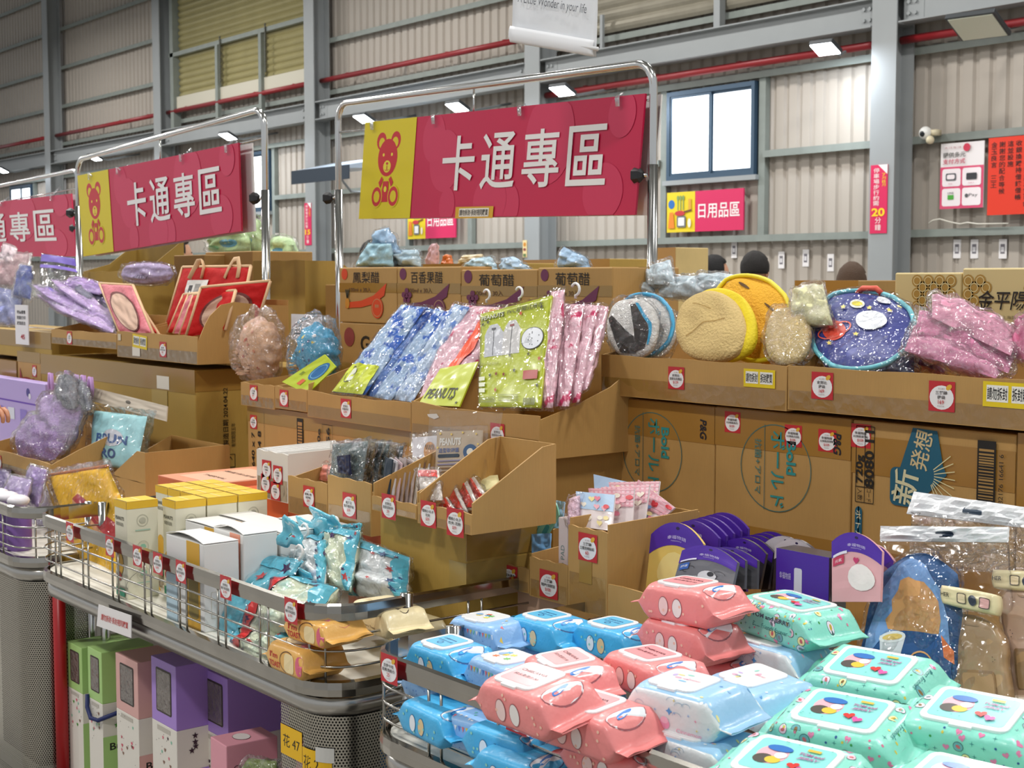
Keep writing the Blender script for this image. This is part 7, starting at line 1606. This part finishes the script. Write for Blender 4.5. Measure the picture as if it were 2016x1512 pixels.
d.poly(pts, '#dca368'); d.poly([(.18, .3), (.3, .42), (.4, .46), (.84, .45), (.94, .3), (.9, .06), (.3, .06)], '#16508c'); d.poly([(.86, .46), (.95, .36), (.95, .26), (.88, .3)], '#e87a3a'); d.poly([(.28, .44), (.52, .42), (.48, .22), (.34, .24)], '#d6dce2'); d.disc(.4, .42, .12, '#e9eef0', .04); d.disc(.4, .42, .09, '#e2c46a', .022)
d.ring(.68, .24, .11, .012, '#dca368', .085, 20); d.build(t)
TOAST = mat('#a9875c', .5, coat=.3, var=.05)
def toastboard(q, y, l, seed, m=TOAST):
    t, fn, _ = qbag('toast_tray', l, 'tray', q, y, .022, m, 'toast shaped trays in clear bags', outline=outl_toast, rim=.8, wr=.001, seed=seed, n=(18, 24), puff=10, cello=POLY, cs=1.12, cw=.006)
    d = Deco(fn, .0006, .002, .5, sub=.08); d.rrect(.18, .04, .82, .4, .05, '#8f6d44'); d.rrect(.22, .04, .8, .37, .05, '#a07e54'); d.line([(.36, .9), (.4, .885), (.6, .885), (.64, .9)], .008, '#8f7048')
    for u, v in ((.16, .56), (.2, .53), (.17, .5), (.84, .55), (.88, .52), (.84, .5)): d.disc(u, v, .01, '#4a3420', .006, 8); d.h -= d.st
    d.build(t, 'relief')
toastboard(q4(1885, 1400, 2000, 1400, 1975, 1222, 1862, 1205), (1.97, 2.04), 'brown toast shaped tray with plain face in a clear bag', 311)
toastboard(q4(1990, 1370, 2100, 1370, 2080, 1160, 1972, 1150), (2.02, 2.10), 'pinkish toast shaped tray cut by the right edge', 312, mat('#c9a58c', .5, coat=.3))
for i, (q, y, l) in enumerate(((q4(1858, 1190, 1968, 1214, 1970, 1172, 1856, 1152), (2.02, 2.03), 'cream long case with small dark windows above the toast tray'), (q4(1958, 1160, 2080, 1170, 2080, 1130, 1958, 1122), (2.09, 2.1), 'cream long case cut by the right edge'))):
    t, fn, _ = qbag('cream_case', l, 'case', q, y, .03, mat('#e3d5a8', .3, coat=.3), None, rim=.6, wr=.001, seed=320 + i, outline=outl_super(.25), puff=6)
    d = Deco(fn, .0005, .002, .3, sub=.15); d.rrect(.34, .2, .5, .72, .05, '#5a5248'); d.rrect(.36, .24, .49, .68, .05, '#d9c6a0'); d.disc(.62, .45, .07, '#2f3848', .26); d.rrect(.74, .15, .92, .7, .05, '#5a4a48'); d.rrect(.76, .19, .91, .66, .05, '#dba8a4'); d.text('HER', .14, .5, .22, '#3a3228', w=.16, bold=.02); d.build(t, 'lettering')
# skin coloured hand at the left edge: reaching in from outside the frame
p = onY(-12, 812, 1.66); t = thing('person', 'hand with bent fingers reaching in at the left edge', 'person', tuple(p)); SK = mat('#c08462', .5, sub=0)
verts = [(-.34, -.05, -.02, .036), (-.2, -.03, -.01, .03), (-.1, 0, 0, .026), (-.06, 0, .0, .03), (-.02, .0, .0, .034)]; ed = [(0, 1), (1, 2), (2, 3), (3, 4)]
for k in range(4):
    i = len(verts); y0 = -.03 + .02 * k; l_ = (.9, 1, .95, .8)[k]
    verts += [(.012, y0, .008, .0095), (.035 * l_ + .01, y0, .004, .0088), (.052 * l_ + .01, y0, -.014, .008), (.05 * l_ + .008, y0, -.034, .007)]; ed += [(4, i), (i, i + 1), (i + 1, i + 2), (i + 2, i + 3)]
i = len(verts); verts += [(-.03, -.045, -.012, .011), (.0, -.062, -.025, .0095), (.022, -.06, -.035, .008)]; ed += [(3, i), (i, i + 1), (i + 1, i + 2)]
me = bpy.data.meshes.new('hand'); me.from_pydata([v[:3] for v in verts], ed, []); o = bpy.data.objects.new('body', me); COL.objects.link(o); o.parent = t
m_ = o.modifiers.new('skin', 'SKIN'); m_.use_smooth_shade = True
for i, sv in enumerate(me.skin_vertices[0].data): sv.radius = (verts[i][3], verts[i][3]); sv.use_root = (i == 0)
q = o.modifiers.new('sub', 'SUBSURF'); q.levels = 2; q.render_levels = 2; me.materials.append(SK)
